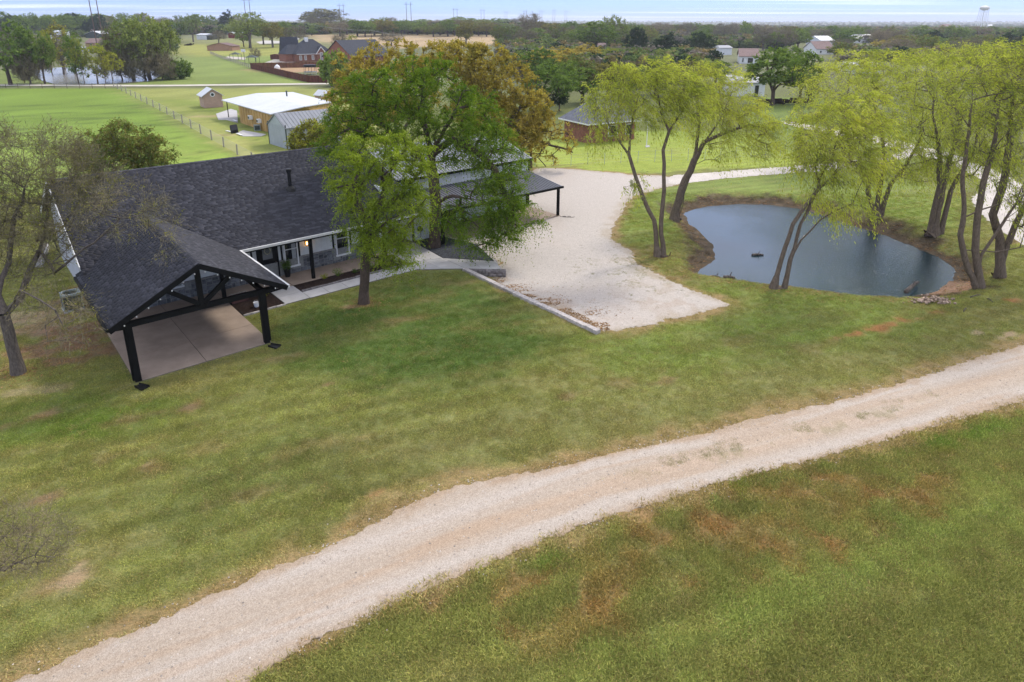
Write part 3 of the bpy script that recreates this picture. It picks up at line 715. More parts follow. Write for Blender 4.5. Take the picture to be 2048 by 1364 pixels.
# walls
def W(name, pts, mat, par=house, t_=.15):
    mb = MB(); mb.slab(pts, t_); return mb.part(name, mat, par)
mb = MB(); mb.box(0, 17.6, 8.5, 8.7, 0, 3.6); wall_f = mb.part('wall', M['white_paint'], house)
mb = MB(); n_ = 5
mb.add([(0, 8.5, 0), (0, 21.5, 0), (0, 21.5, mz(2 * RBk - 21.5) - .16), (0, RBk, RZ - .16), (0, 8.5, mz(8.5) - .16),
        (.18, 8.5, 0), (.18, 21.5, 0), (.18, 21.5, mz(2 * RBk - 21.5) - .16), (.18, RBk, RZ - .16), (.18, 8.5, mz(8.5) - .16)],
       [(0, 1, 2, 3, 4), (9, 8, 7, 6, 5), (0, 5, 6, 1), (1, 6, 7, 2), (2, 7, 8, 3), (3, 8, 9, 4), (4, 9, 5, 0)])
mb.part('gable_wall', M['metal_white'], house)
for b in np.arange(9.1, 21.4, .6):
    mb = MB(); mb.box(-.035, -.002, b, b + .05, .05, mz(min(b, 2 * RBk - b)) - .2); mb.part('batten', M['metal_white'], house)
mb = MB(); mb.box(-.04, .0, 12.1, 12.28, 0, 4.9); mb.part('corner_trim', M['black'], house)
mb = MB(); mb.box(0.2, 17.6, 21.3, 21.5, 0, 3.6); mb.part('wall', M['metal_white'], house)
mb = MB(); mb.box(17.45, 17.6, 8.72, 21.3, 0, 4.4); mb.part('wall', M['metal_white'], house)
# openings on the front wall  (a0, a1, z0, z1)
WB = 8.5
def window(a0, a1, z0, z1, curtain=False, sash=True):
    mb = MB(); f = .08
    for x0, x1, y0, y1 in ((a0, a1, z1 - f, z1), (a0, a0 + f, z0, z1 - f), (a1 - f, a1, z0, z1 - f)): mb.box(x0, x1, WB - .07, WB - .001, y0, y1)
    if sash: mb.box(a0 + f, a1 - f, WB - .055, WB - .01, z0 + (z1 - z0) * .62, z0 + (z1 - z0) * .62 + .05)
    win = mb.part('window', M['white_trim'], house)
    mb = MB(); mb.box(a0 + f, a1 - f, WB - .03, WB - .012, z0, z1 - f); mb.part('pane', M['glass'], win)
    mb = MB(); mb.box(a0 - .05, a1 + .05, WB - .14, WB - .002, z0 - .10, z0); mb.part('sill', M['white_trim'], win)
    if curtain:
        mb = MB(); mb.box(a1 - f - .32, a1 - f - .05, WB - .036, WB - .032, z0 + .06, z1 - f - .1); mb.part('curtain', M['curtain'], win)
    return win
window(10.22, 11.12, .56, 2.25, True); window(13.66, 14.6, .56, 2.25); window(3.2, 4.3, .9, 2.2, sash=False)
for a in (10.08, 11.2, 13.5, 14.72, 8.25):
    mb = MB(); mb.box(a - .055, a + .055, WB - .05, WB - .001, 1.0, 2.7); mb.part('shutter_bar', M['black'], house)
mb = MB(); mb.box(8.55, 8.65, WB - .08, WB, 0.02, 2.35); mb.box(9.75, 9.85, WB - .08, WB, 0.02, 2.35); mb.box(8.65, 9.75, WB - .08, WB, 2.25, 2.35)
door = mb.part('door', M['black'], house); 
mb = MB(); mb.box(8.66, 9.74, WB - .05, WB - .005, 0.02, 2.24); mb.part('door_leaf', M['black'], door)
mb = MB(); mb.box(8.9, 9.5, WB - .058, WB - .052, 1.3, 2.05); mb.part('pane', basic('door_pane', (.12, .13, .14), .1, .2, 1, .6), door)
mb = MB(); mb.tube((9.66, WB - .1, 1.05), (9.66, WB - .05, 1.05), .03); mb.part('handle', M['rust'], door)
# battens
for a in list(np.arange(7.3, 8.5, .36)) + [10.0] + list(np.arange(11.5, 13.4, .4)) + list(np.arange(14.95, 17.5, .4)) + list(np.arange(.3, 3.1, .4)) + list(np.arange(4.5, 7.2, .4)):
    mb = MB(); mb.box(a - .02, a + .02, WB - .025, WB - .001, 1.06, 2.75); mb.part('batten', M['white_paint'], house)
# stone wainscot: random ashlar, each stone its own piece
mb = MB(); mb.box(.0, 17.6, WB - .06, WB - .002, .0, .98)
wain = mb.part('stone_wainscot', M['mortar'], house)
mb = MB()
for x0, x1 in ((0, 8.5), (9.86, 10.16), (11.18, 13.6), (14.66, 17.6)): mb.box(x0, x1, WB - .12, WB - .001, .98, 1.05)
mb.part('stone_cap', M['stone_cap'], house)
skip = [(8.5, 9.9, 0, 3), (10.1, 11.25, .42, 3), (13.55, 14.7, .42, 3), (3.1, 4.4, .78, 3)]
cell = {}; W_, H_ = .115, .105; nA, nZ = int(17.5 / W_), 9
occ = np.zeros((nA, nZ), bool); rr = random.Random(3); cnt = 0
for k in range(nZ):
    for i in range(nA):
        if occ[i, k]: continue
        best = None
        opts = [(4, 3), (3, 2), (2, 3), (3, 3), (2, 2), (4, 2), (2, 1), (1, 2), (3, 1), (1, 1)]
        rr.shuffle(opts); opts.sort(key=lambda q: q[0] * q[1] < 2.5)
        for w_, h in opts:
            if i + w_ <= nA and k + h <= nZ and not occ[i:i + w_, k:k + h].any(): best = (w_, h); break
        w_, h = best; occ[i:i + w_, k:k + h] = True
        a0, a1_, z0, z1 = i * W_ + .012, (i + w_) * W_ - .012, k * H_ + .02, (k + h) * H_ - .004
        if any(a1_ > s[0] and a0 < s[1] and z1 > s[2] and z0 < s[3] for s in skip): continue
        d = rr.uniform(.075, .105); j = lambda: rr.uniform(-.012, .012)
        mb = MB(); mb.add([(a0 + j(), WB - .055, z0 + j()), (a1_ + j(), WB - .055, z0 + j()), (a1_ + j(), WB - .055, z1 + j()), (a0 + j(), WB - .055, z1 + j()),
                           (a0 + .02, WB - d, z0 + .02), (a1_ - .02, WB - d, z0 + .02), (a1_ - .02, WB - d, z1 - .02), (a0 + .02, WB - d, z1 - .02)],
                          [(4, 5, 6, 7), (0, 1, 5, 4), (1, 2, 6, 5), (2, 3, 7, 6), (3, 0, 4, 7)])
        mb.part('stone', M['stone'], wain); cnt += 1
        if cnt > 295: break
    if cnt > 295: break
# porch and carport frame
for a, b, w_ in ((.12, .12, .26), (5.82, .1, .24), (5.95, 6.75, .19), (11.25, 6.75, .18), (16.3, 6.75, .18), (.15, 6.9, .19)):
    mb = MB(); mb.box(a - w_ / 2, a + w_ / 2, b - w_ / 2, b + w_ / 2, 0.03, 2.62 if w_ < .2 else 2.75); mb.part('post', M['black'], house)
mb = MB(); mb.box(CA1 + .02, 19.2, 6.68, 6.84, 2.55, 2.76); mb.part('porch_beam', M['black'], house)
mb = MB(); mb.box(-.3, 6.6, .0, .22, 2.6, 2.84); tb = mb.part('tie_beam', M['black'], house)
mb = MB(); mb.box(CAM - .11, CAM + .11, .01, .19, 2.84, 4.75); mb.part('king_post', M['black'], house)
for s_ in (-1, 1):
    mb = MB(); mb.bar((CAM + s_ * .14, .1, 2.9), (CAM + s_ * 1.45, .1, cz(CAM - 1.45) - .2), .15, .2); mb.part('strut', M['black'], house)
    mb = MB(); mb.bar((CAM + s_ * 3.55, .1, cz(CAM - 3.55) - .22), (CAM, .1, CRZ - .22), .16, .2); mb.part('rafter', M['black'], house)
for a in (.05, 5.95):
    mb = MB(); mb.box(a - .1, a + .1, .2, 6.7, 2.6, 2.8); mb.part('side_beam', M['black'], house)
M['bulb'] = basic('bulb_glass', (.6, .58, .55), .3, .05)
for s_ in (-1, 1):
    for k in range(7):
        a = CAM + s_ * (.22 + k * .5)
        mb = MB(); mb.lathe((a, CF - .05, cz(min(a, 2 * CAM - a)) - .33), [(.012, 0), (.03, .02), (.028, .05), (.01, .07)], 8); mb.part('light_bulb', M['bulb'], house)
# downspouts
for a, s_ in ((-.055, -1), (5.985, 1)):
    mb = MB(); e = CA0 if s_ < 0 else CA1
    mb.bar((e, CF + .12, EZ - .12), (a, .1, EZ - .32), .06, .08); mb.box(a - .04, a + .04, .02, .1, .12, EZ - .3)
    mb.part('downspout', M['black'], house)
# wall lantern (lit)
mb = MB(); mb.box(11.62, 11.76, WB - .05, WB - .001, 1.72, 1.95); mb.box(11.6, 11.78, WB - .22, WB - .05, 2.0, 2.03)
mb.lathe((11.69, WB - .15, 2.03), [(.085, 0), (.02, .07), (.01, .1)], 8)
for dx in (-.07, .07):
    for dy in (-.07, .07): mb.box(11.69 + dx - .006, 11.69 + dx + .006, WB - .15 + dy - .006, WB - .15 + dy + .006, 1.66, 2.0)
mb.box(11.61, 11.77, WB - .23, WB - .07, 1.64, 1.66)
lan = mb.part('wall_lantern', basic('copper_frame', (.22, .12, .07), .4, .1, 5, .5, .1, .01, .6), house)
m, t, o = newmat('lamp_glow'); em = N(t, 'ShaderNodeEmission'); em.inputs[0].default_value = (1, .55, .16, 1); em.inputs[1].default_value = 9; t.links.new(em.outputs[0], o.inputs[0])
mb = MB(); mb.lathe((11.69, WB - .15, 1.72), [(.02, 0), (.045, .05), (.04, .12), (.01, .2)], 8); mb.part('bulb', m, lan)
# vent pipe on the roof
b_ = 10.9; a_ = 12.0; z_ = mz(b_)
mb = MB(); mb.tube((a_, b_, z_ - .1), (a_, b_, z_ + 1.12), .11); mb.tube((a_, b_, z_ + 1.12), (a_, b_, z_ + 1.3), .17, .17); mb.tube((a_, b_, z_ + 1.3), (a_, b_, z_ + 1.35), .21, .15)
mb.tube((a_, b_, z_ + .30), (a_, b_, z_ + .36), .145)
vp = mb.part('vent_pipe', M['black_plastic'], house)
mb = MB(); mb.lathe((a_, b_, z_ - .12), [(.38, 0), (.30, .18), (.13, .34), (.13, .38)], 12); mb.part('flashing', M['black_plastic'], vp)
# wreath and plants, things on the porch
hl = lambda a, b, z=0: (*HW(a, b), z)
def wreath():
    t_ = thing('door_wreath', 'pale round wreath hanging on the black front door', 'wreath', hl(9.2, WB - .1, 1.85), TH); mb = MB()
    for i in range(26):
        q = 2 * math.pi * i / 26; r_ = .19 + rs.uniform(-.02, .02); mb.blob((r_ * math.cos(q), rs.uniform(-.03, .01), r_ * math.sin(q)), (.035, .03, .035), rs, 5, 4, .3)
    mb.part('ring', basic('dried_leaves', (.35, .33, .25), .9, .2, 20, .1, .2, .01, 0, .3), t_)
wreath()

# ---------------- concrete
def slabs(name, label, polys, mat, z=.05, th=.16):
    root = None
    allp = [p for P_ in polys for p in P_]
    mb = MB()
    for P_ in polys:
        c = np.mean(P_, 0); mb.slab([(*HW(*(c + (np.array(p) - c) * .995)), z - .02) for p in P_], th)
    base = tag(mb.part(name, M['joint']), label, kind='structure')
    for P_ in polys:
        c = np.mean(P_, 0); mb = MB()
        q = []
        for p in P_:
            d = np.array(p) - c; L = np.linalg.norm(d); q.append(c + d * (L - .018) / L)
        mb.slab([(*HW(*p), z + rs.uniform(-.002, .002)) for p in q], .04); mb.part('panel', mat, base)
    return base
rect = lambda a0, a1, b0, b1: [(a0, b0), (a1, b0), (a1, b1), (a0, b1)]
slabs('carport_slab', 'tan concrete floor in four panels under the carport', [rect(0, 2.95, 0, 2.6), rect(2.95, 6.0, 0, 2.6), rect(0, 2.95, 2.6, 6.75), rect(2.95, 6.0, 2.6, 6.75)], M['concrete_tan'])
slabs('porch_slab', 'tan concrete porch floor along the stone wainscot', [rect(0, 3, 6.75, 8.45), rect(3, 6, 6.75, 8.45), rect(6, 9.8, 6.45, 8.45), rect(9.8, 13.4, 6.45, 8.45), rect(13.4, 17, 6.45, 8.45)], M['concrete_tan'])
wk = [rect(8.37, 9.8, 5.2, 6.4), rect(8.37, 9.8, 4.02, 5.2)]
xs = np.arange(9.8, 17.01, 1.2)
wk += [rect(a, a + 1.2, 3.98, 5.08) for a in xs[:-1]]
wk += [[(17.0, 3.9), (18.2, 3.05), (18.2, 5.08), (17.0, 5.08)], [(18.2, 3.05), (19.4, 2.1), (19.42, 4.65), (18.2, 5.08)]]
wk += [[(17.0, 5.08), (18.2, 5.08), (18.2, 6.8), (17.0, 6.8)], [(18.2, 5.08), (19.42, 4.65), (19.6, 6.8), (18.2, 6.8)], [(17.0, 6.8), (18.2, 6.8), (18.2, 8.6), (17.0, 8.6)], [(18.2, 6.8), (19.6, 6.8), (19.78, 8.95), (18.2, 8.6)]]
wk += [[(19.42, 2.1), (20.2, 1.35), (20.6, 3.3), (19.42, 4.65)], [(20.2, 1.35), (21.1, .55), (21.75, 1.9), (20.6, 3.3)]]
slabs('walkway', 'pale concrete walk from the porch to the gravel lot, jointed in panels', wk, M['concrete'], z=.055)
# beds
def flat(name, label, P_, mat, z, th=.1, kind='structure'):
    mb = MB(); mb.slab([(*HW(*p), z) for p in P_], th); return tag(mb.part(name, mat), label, kind=kind)
flat('mulch_bed', 'dark mulch bed beside the carport with a white bucket in it', [(6.03, 4.1), (8.35, 4.1), (8.35, 6.4), (6.03, 6.4)], M['mulch'], .04)
flat('mulch_bed', 'long dark mulch bed between the porch and the walk', [(9.83, 5.25), (17.0, 5.25), (17.0, 6.42), (9.83, 6.42)], M['mulch'], .045)
flat('dark_gravel_bed', 'blue black gravel bed round the foot of the big elm', [(19.84, 8.97), (19.46, 4.68), (21.7, 2.0), (22.9, 5.6), (21.75, 10.3), (21.6, 8.97)], M['darkgravel'], .05)
def scatter_chips(name, label, P_, n, size, mat, z, rng):
    tgt = [HW(*p) for p in P_]; xs = [p[0] for p in tgt]; ys = [p[1] for p in tgt]; pts = []
    while len(pts) < n:
        X = rng.uniform(min(xs), max(xs), n); Y = rng.uniform(min(ys), max(ys), n); d = sdist(X, Y, tgt); pts += list(zip(X[d < -.03], Y[d < -.03]))
    pts = np.array(pts[:n]); V = []; F = []
    A = rng.uniform(0, 6.28, n); S = rng.uniform(.5, 1.3, n) * size
    base = np.array([(-1, -.5, 0), (1, -.5, 0), (1, .5, 0), (-1, .5, 0), (0, 0, .55)])
    ca, sa = np.cos(A), np.sin(A)
    P3 = np.zeros((n, 5, 3)); P3[:, :, 0] = pts[:, 0:1] + S[:, None] * (base[:, 0] * ca[:, None] - base[:, 1] * sa[:, None]); P3[:, :, 1] = pts[:, 1:2] + S[:, None] * (base[:, 0] * sa[:, None] + base[:, 1] * ca[:, None]); P3[:, :, 2] = z + base[:, 2] * S[:, None]
    i = (np.arange(n) * 5)[:, None]; F = np.concatenate([i + np.array(f)[None, :] for f in ((0, 1, 4), (1, 2, 4), (2, 3, 4), (3, 0, 4))])
    me = mesh_np(name, P3, F, mat, v=np.tile(rng.random(n), 4)); return tag(obj(name, me), label, kind='stuff')
scatter_chips('gravel_chips', 'small dark blue stones filling the bed round the elm', [(19.84, 8.97), (19.5, 4.7), (21.7, 2.1), (22.9, 5.6), (21.75, 10.3)], 9000, .035, basic('dark_chips', (.045, .05, .062), .8, .5, 9, .3, .2, .01, 0, .6), .05, RNG)
scatter_chips('mulch_chips', 'bark chips of the long porch bed', [(9.85, 5.3), (16.9, 5.3), (16.9, 6.4), (9.85, 6.4)], 3500, .035, basic('bark_chips', (.035, .022, .017), .95, .4, 9, .1, .2, .01, 0, .5), .045, RNG)
scatter_chips('mulch_chips', 'bark chips of the bed beside the carport', [(6.05, 4.15), (8.3, 4.15), (8.3, 6.35), (6.05, 6.35)], 1500, .035, basic('bark_chips', (.035, .022, .017), .95, .4, 9, .1, .2, .01, 0, .5), .045, RNG)
# edging stones
def edging(name, label, a, b, L, w_, h, z0, mat, grp=None, kind=None):
    root = thing(name, label, 'edging', (a[0], a[1], 0), math.atan2(b[1] - a[1], b[0] - a[0])); D = math.dist(a, b); x = 0
    while x < D - .05:
        l = min(L * rs.uniform(.8, 1.2), D - x); mb = MB(); zz_ = z0(x / D) if callable(z0) else z0
        j = rs.uniform(-.012, .012)
        V = [(x + .008, -w_ / 2 + j, zz_ - .5), (x + l - .008, -w_ / 2 + j, zz_ - .5), (x + l - .008, w_ / 2 + j, zz_ - .5), (x + .008, w_ / 2 + j, zz_ - .5)]
        V += [(p[0] + rs.uniform(-.005, .005), p[1] * .97, zz_ + h + rs.uniform(-.012, .012)) for p in V]
        mb.add(V, [(0, 1, 5, 4), (1, 2, 6, 5), (2, 3, 7, 6), (3, 0, 4, 7), (4, 5, 6, 7)]); mb.part('block', mat, root); x += l
    return root
edging('bed_edging', 'thin stone kerb between the lawn and the bed beside the carport', HW(6.05, 4.02), HW(8.37, 4.02), .45, .12, .08, 0, M['block_top'])
edging('bed_edging', 'low grey stone kerb along the walk side of the porch bed', HW(9.83, 5.17), HW(17.05, 5.17), .5, .14, .12, 0, M['block'])
edging('bed_edging', 'short grey kerb closing the right end of the porch bed', HW(17.08, 5.12), HW(17.08, 6.4), .4, .13, .12, 0, M['block'])
edging('lawn_edging', 'long line of weathered pale blocks between the lawn and the gravel lot', _e0, _e1, 1.1, .30, .10, lambda u: .02 + .10 * max(0, u - .5) * 2, M['block_top'])
edging('gravel_bed_edging', 'pale stone kerb on the lot side of the dark gravel bed', HW(22.95, 5.5), HW(21.75, 1.95), .6, .16, .07, 0, M['block_top'])
edging('gravel_bed_edging', 'pale stone kerb between the dark gravel bed and the workshop porch', HW(21.8, 10.2), HW(22.95, 5.55), .6, .16, .07, 0, M['block_top'])
# stone retaining wall at the end of the walk
root = thing('retaining_wall', 'short rough grey block wall holding the end of the concrete walk above the gravel', 'wall', (*HW(19.3, 1.98), 0), math.atan2(HW(21.25, .25)[1] - HW(19.3, 1.98)[1], HW(21.25, .25)[0] - HW(19.3, 1.98)[0]))
Lw = math.dist(HW(19.3, 1.98), HW(21.25, .25))
for k in range(3):
    x = -.0 - (.22 if k % 2 else 0)
    while x < Lw - .02:
        l = min(.44, Lw - x); x0 = max(x, 0)
        if l > .1 and x + l > .1:
            mb = MB(); j = rs.uniform(-.015, .015)
            mb.add([(x0 + .01, -.16, -.62 + k * .22 + .008), (x + l - .01, -.16, -.62 + k * .22 + .008), (x + l - .01, .12, -.62 + k * .22 + .008), (x0 + .01, .12, -.62 + k * .22 + .008),
                    (x0 + .01, -.16 + j, -.40 + k * .22), (x + l - .01, -.16 + j, -.40 + k * .22), (x + l - .01, .12, -.40 + k * .22), (x0 + .01, .12, -.40 + k * .22), ((x0 + x + l) / 2, -.2 + j, -.51 + k * .22)],
                   [(0, 1, 8), (1, 5, 8), (5, 4, 8), (4, 0, 8), (1, 2, 6, 5), (2, 3, 7, 6), (3, 0, 4, 7), (4, 5, 6, 7)]); mb.part('block', M['block'], root)
        x += .44
# ---------------- small things near the house
def ac():
    t_ = thing('air_conditioner', 'green grey air conditioning unit on the grass left of the carport', 'air conditioner', (*g(147, 618), 0), TH)
    mb = MB(); mb.box(-.5, .5, -.5, .5, .0, .08); mb.part('base_pad', M['concrete'], t_)
    mb = MB()
    for x in (-.46, .42):
        for y in (-.46, .42): mb.box(x, x + .05, y, y + .05, .08, 1.0)
    mb.box(-.46, .46, -.46, .46, .08, .14)
    n = 16; V = []; F = []
    for q in range(n):
        an = 2 * math.pi * (q + .5) / n; V.append((.36 * math.cos(an), .36 * math.sin(an), 1.02)); k_ = .47 / max(abs(math.cos(an)), abs(math.sin(an))); V.append((k_ * math.cos(an), k_ * math.sin(an), 1.0))
        V.append((.36 * math.cos(an), .36 * math.sin(an), .93)); V.append((k_ * math.cos(an), k_ * math.sin(an), .9))
    for q in range(n):
        e = (q + 1) % n; F += [(4 * q, 4 * q + 1, 4 * e + 1, 4 * e), (4 * q, 4 * e, 4 * e + 2, 4 * q + 2), (4 * q + 1, 4 * q + 3, 4 * e + 3, 4 * e + 1)]
    mb.add(V, F); mb.part('housing', M['ac'], t_)
    mb = MB(); mb.box(-.43, .43, -.43, .43, .14, .9); 
    for z in np.arange(.18, .9, .05): mb.box(-.445, .445, -.445, .445, z, z + .015)
    mb.part('coil', M['acdark'], t_)
    mb = MB()
    for q in range(5):
        an = q * 1.257; mb.slab([(.05 * math.cos(an), .05 * math.sin(an), .93), (.3 * math.cos(an - .3), .3 * math.sin(an - .3), .92), (.3 * math.cos(an + .35), .3 * math.sin(an + .35), .96)], .01)
    mb.lathe((0, 0, .9), [(.07, 0), (.07, .06)], 10); mb.part('fan', M['acdark'], t_)
ac()
def leafy(name, mat, c, r, n, size, parent, rng, up=.6):
    P_ = rng.normal(0, .5, (n, 3)) * np.array(r) + np.array(c); return cards(name, P_, rng.normal(0, 1, (n, 3)) * .5 + np.array([0, 0, up]), size, size * .4, mat, parent, rng)
def cards(name, P_, D_, l, w_, mat, parent, rng, v=None):
    n = len(P_); D_ = D_ / (np.linalg.norm(D_, axis=1, keepdims=True) + 1e-9); S_ = np.cross(D_, rng.normal(0, 1, (n, 3))); S_ /= np.linalg.norm(S_, axis=1, keepdims=True) + 1e-9
    l = l * rng.uniform(.6, 1.3, (n, 1)); w_ = w_ * rng.uniform(.7, 1.3, (n, 1))
    V = np.stack([P_ - D_ * l * .5, P_ + S_ * w_ * .5, P_ + D_ * l * .5, P_ - S_ * w_ * .5], 1)
    i = (np.arange(n) * 4)[:, None]; F = i + np.arange(4)[None, :]
    return obj(name, mesh_np(name, V, F, mat, v=rng.random(n) if v is None else v), parent)
t_ = thing('potted_plant', 'leafy green plant in a tall black tapered pot beside the front door', 'plant', hl(10.15, 8.05, .05))
mb = MB(); mb.lathe((0, 0, 0), [(.15, 0), (.21, .5), (.23, .52), (.23, .56), (.19, .56), (.17, .5)], 14); mb.part('pot', M['black_plastic'], t_)
leafy('foliage', M['leaf_green'], (0, 0, .78), (.26, .26, .26), 420, .13, t_, RNG)
t_ = thing('bucket', 'small white bucket standing in the mulch beside the carport', 'bucket', hl(7.0, 4.7, .05))
mb = MB(); mb.lathe((0, 0, 0), [(.11, 0), (.15, .24), (.16, .25), (.16, .27), (.14, .27), (.12, .06), (.0, .05)], 14); mb.part('body', M['white_trim'], t_)
mb = MB()
for k in range(8): a = math.pi * k / 7; b = math.pi * (k + 1) / 7; (mb.tube((.16 * math.cos(a), .02 + .05 * math.sin(a), .27 + .10 * math.sin(a)), (.16 * math.cos(b), .02 + .05 * math.sin(b), .27 + .10 * math.sin(b)), .006, n=5) if k < 7 else None)
mb.part('handle', M['wire'], t_)
t_ = thing('planter_box', 'reddish brown planter box under the carport edge beside the mulch', 'planter', hl(6.55, 6.1, .04), TH)
mb = MB(); mb.box(-.45, .45, -.2, -.16, 0, .42); mb.box(-.45, .45, .16, .2, 0, .42); mb.box(-.45, -.41, -.16, .16, 0, .42); mb.box(.41, .45, -.16, .16, 0, .42); mb.box(-.41, .41, -.16, .16, 0, .36)
mb.part('box', M['terracotta'], t_); mb = MB(); mb.box(-.48, .48, -.23, -.14, .42, .45); mb.box(-.48, .48, .14, .23, .42, .45); mb.part('rim', M['palewood'], t_)
t_ = thing('stone_urn', 'small white urn at the right end of the porch bed', 'urn', g(793, 527) + (.05,))
mb = MB(); mb.lathe((0, 0, 0), [(.11, 0), (.11, .04), (.05, .1), (.14, .28), (.18, .42), (.2, .44), (.16, .44), (.1, .36)], 14); mb.part('body', basic('cream_urn', (.55, .5, .42), .8, .1, 6), t_)
t_ = thing('lidded_bin', 'small black lidded container on the walk beside the porch post', 'bin', g(762, 529) + (.06,), TH)
mb = MB(); mb.lathe((0, 0, 0), [(.17, 0), (.2, .45), (.2, .47)], 12); mb.part('body', M['black_plastic'], t_); mb = MB(); mb.lathe((0, 0, .47), [(.215, 0), (.2, .05), (.08, .1), (.03, .13)], 12); mb.part('lid', M['black_plastic'], t_)
# bed plants
for lab, a, b, r_, mt in (('feathery pale green plant in the porch bed nearest the left porch post', 11.7, 6.2, .22, 'leaf_yellow'), ('largest feathery plant in the long porch bed', 12.55, 6.1, .36, 'leaf_green'), ('tiny sprig in the porch bed between two larger plants', 13.6, 5.9, .18, 'leaf_green'),
                         ('green tuft in the porch bed left of the elm trunk', 14.6, 6.05, .32, 'leaf_green'), ('light green tuft in the porch bed right of the elm trunk', 15.9, 5.7, .26, 'leaf_yellow'), ('narrow pale plant in the mulch behind the right carport post', 7.9, 5.9, .24, 'leaf_yellow')):
    t_ = thing('bed_plant', lab, 'plant', hl(a, b, .05), 0, 'small plants in the mulch beds'); n = 150
    D_ = RNG.normal(0, .5, (n, 3)); D_[:, 2] = np.abs(D_[:, 2]) + .5; D_ /= np.linalg.norm(D_, axis=1, keepdims=True); k = RNG.uniform(.1, 1, (n, 1))
    cards('foliage', D_ * k * r_ * 1.5, D_, .16, .03, M[mt], t_, RNG)
# splash blocks
for lab, px, rz in (('black splash block in the grass at the foot of the left carport post', (278, 774), TH - 1.1), ('black splash block in the grass at the foot of the right carport post', (543, 693), TH - 1.0)):
    t_ = thing('splash_block', lab, 'splash block', (*g(*px), 0.02), rz, 'splash blocks under the downspouts')
    mb = MB(); mb.slab([(-.1, -.1, .05), (.42, -.17, .02), (.42, .17, .02), (-.1, .1, .05)], .05); mb.slab([(-.1, -.13, .11), (.42, -.2, .07), (.42, -.17, .07), (-.1, -.09, .11)], .1); mb.slab([(-.1, .09, .11), (.42, .17, .07), (.42, .2, .07), (-.1, .13, .11)], .1)
    mb.part('trough', M['black_plastic'], t_)

# ================================================================ workshop
shop = thing('workshop', 'white metal workshop with a dark ribbed lean-to porch on black posts facing the gravel lot', 'building', (HO[0], HO[1], 0), TH)
SA0, SA1, SB0, SB1, SE, SR = 19.9, 32.9, 11.25, 21.0, 4.15, 5.7
mb = MB(); mb.box(SA0, SA1, SB0, SB0 + .12, 0, SE - .05); wallS = mb.part('wall', M['metal_white'], shop)
mb = MB(); mb.box(SA0, SA0 + .12, SB0 + .12, SB1, 0, SE - .05); mb.part('wall', M['metal_white'], shop)
mb = MB(); mb.box(SA1 - .12, SA1, SB0 + .12, SB1, 0, SE - .05); mb.part('wall', M['metal_white'], shop)
mb = MB(); mb.box(SA0 + .12, SA1 - .12, SB1 - .12, SB1, 0, SE - .05); mb.part('wall', M['metal_white'], shop)
mb = MB(); mb.box(19.82, 21.6, 8.95, SB0 - .01, 0, 2.75); mb.part('front_room', M['metal_white'], shop)
for a in np.arange(20.1, 21.5, .28):
    mb = MB(); mb.box(a, a + .03, 8.925, 8.948, .03, 2.45); mb.part('rib', M['metal_white'], shop)
for a in np.arange(SA0 + .2, SA1 - .1, .3):
    if not (23.7 < a < 25.3): mb = MB(); mb.box(a, a + .03, SB0 - .025, SB0 - .002, .03, SE - .1); mb.part('rib', M['metal_white'], shop)
for a, b, z in ((19.82, 8.92, 2.5), (SA1 - .04, SB0 - .03, SE - .1)):
    mb = MB(); mb.box(a - .06, a + .06, b - .04, b + .08, 0, z); mb.part('corner_trim', M['black'], shop)
mb = MB(); mb.box(23.8, 25.2, SB0 - .05, SB0 - .001, .05, 2.2); d_ = mb.part('door', M['black'], shop)
mb = MB(); mb.box(24.9, 24.96, SB0 - .09, SB0 - .05, 1.0, 1.1); mb.part('handle', M['wire'], d_)
SM = (SB0 + SB1) / 2
for b0, b1, z0, z1 in ((SB0 - .3, SM, SE, SR), (SB1 + .3, SM, SE, SR)):
    mb = MB(); mb.slab([(SA0 - .1, b0, z0), (SA1 + .15, b0, z0), (SA1 + .15, b1, z1), (SA0 - .1, b1, z1)], .05); rf = mb.part('roof', M['greyroof'], shop)
    for a in np.arange(SA0, SA1 + .1, .3):
        mb = MB(); mb.bar((a, b0, z0 + .02), (a, b1, z1 + .02), .04, .04); mb.part('rib', M['greyroof'], rf)
mb = MB(); mb.box(SA0 - .1, SA1 + .15, SB0 - .36, SB0 - .31, SE - .17, SE + .02); mb.part('fascia', M['black'], shop)
mb = MB(); mb.slab([(19.5, 7.0, 2.5), (32.75, 7.0, 2.5), (32.75, SB0 - .03, 3.12), (19.5, SB0 - .03, 3.12)], .05); rf = mb.part('porch_roof', M['greyroof'], shop)
M['darkmetalroof'] = basic('dark_metal_roof', (.105, .108, .125), .4, .08, 1, .5)
rf.data.materials[0] = M['darkmetalroof']
for a in np.arange(19.6, 32.7, .27):
    mb = MB(); mb.bar((a, 7.0, 2.52), (a, SB0 - .04, 3.14), .05, .05); mb.part('rib', M['darkmetalroof'], rf)
mb = MB(); mb.box(19.5, 32.78, 6.86, 6.98, 2.36, 2.52); mb.part('gutter', M['black'], shop)
for a, b in ((32.5, 7.2), (26.35, 7.2), (21.2, 7.2), (32.5, 11.0)):
    mb = MB(); mb.box(a - .09, a + .09, b - .09, b + .09, .03, 2.42 if b < 9 else 3.0); mb.part('post', M['black'], shop)
slabs('workshop_slab', 'tan concrete floor under the workshop porch', [rect(a, a + 3.62, 7.0, SB0 - .02) for a in (21.75, 25.37, 29.0)], M['concrete_tan'], z=.05)
t_ = thing('hose_reel', 'black hose reel mounted on the white workshop wall beside the elm', 'hose reel', hl(20.3, 8.86, .95), TH)
mb = MB()
for k in range(3): mb.tube((0, -.04 - .05 * k, 0), (0, -.08 - .05 * k, 0), .2 - .02 * (k % 2), n=16)
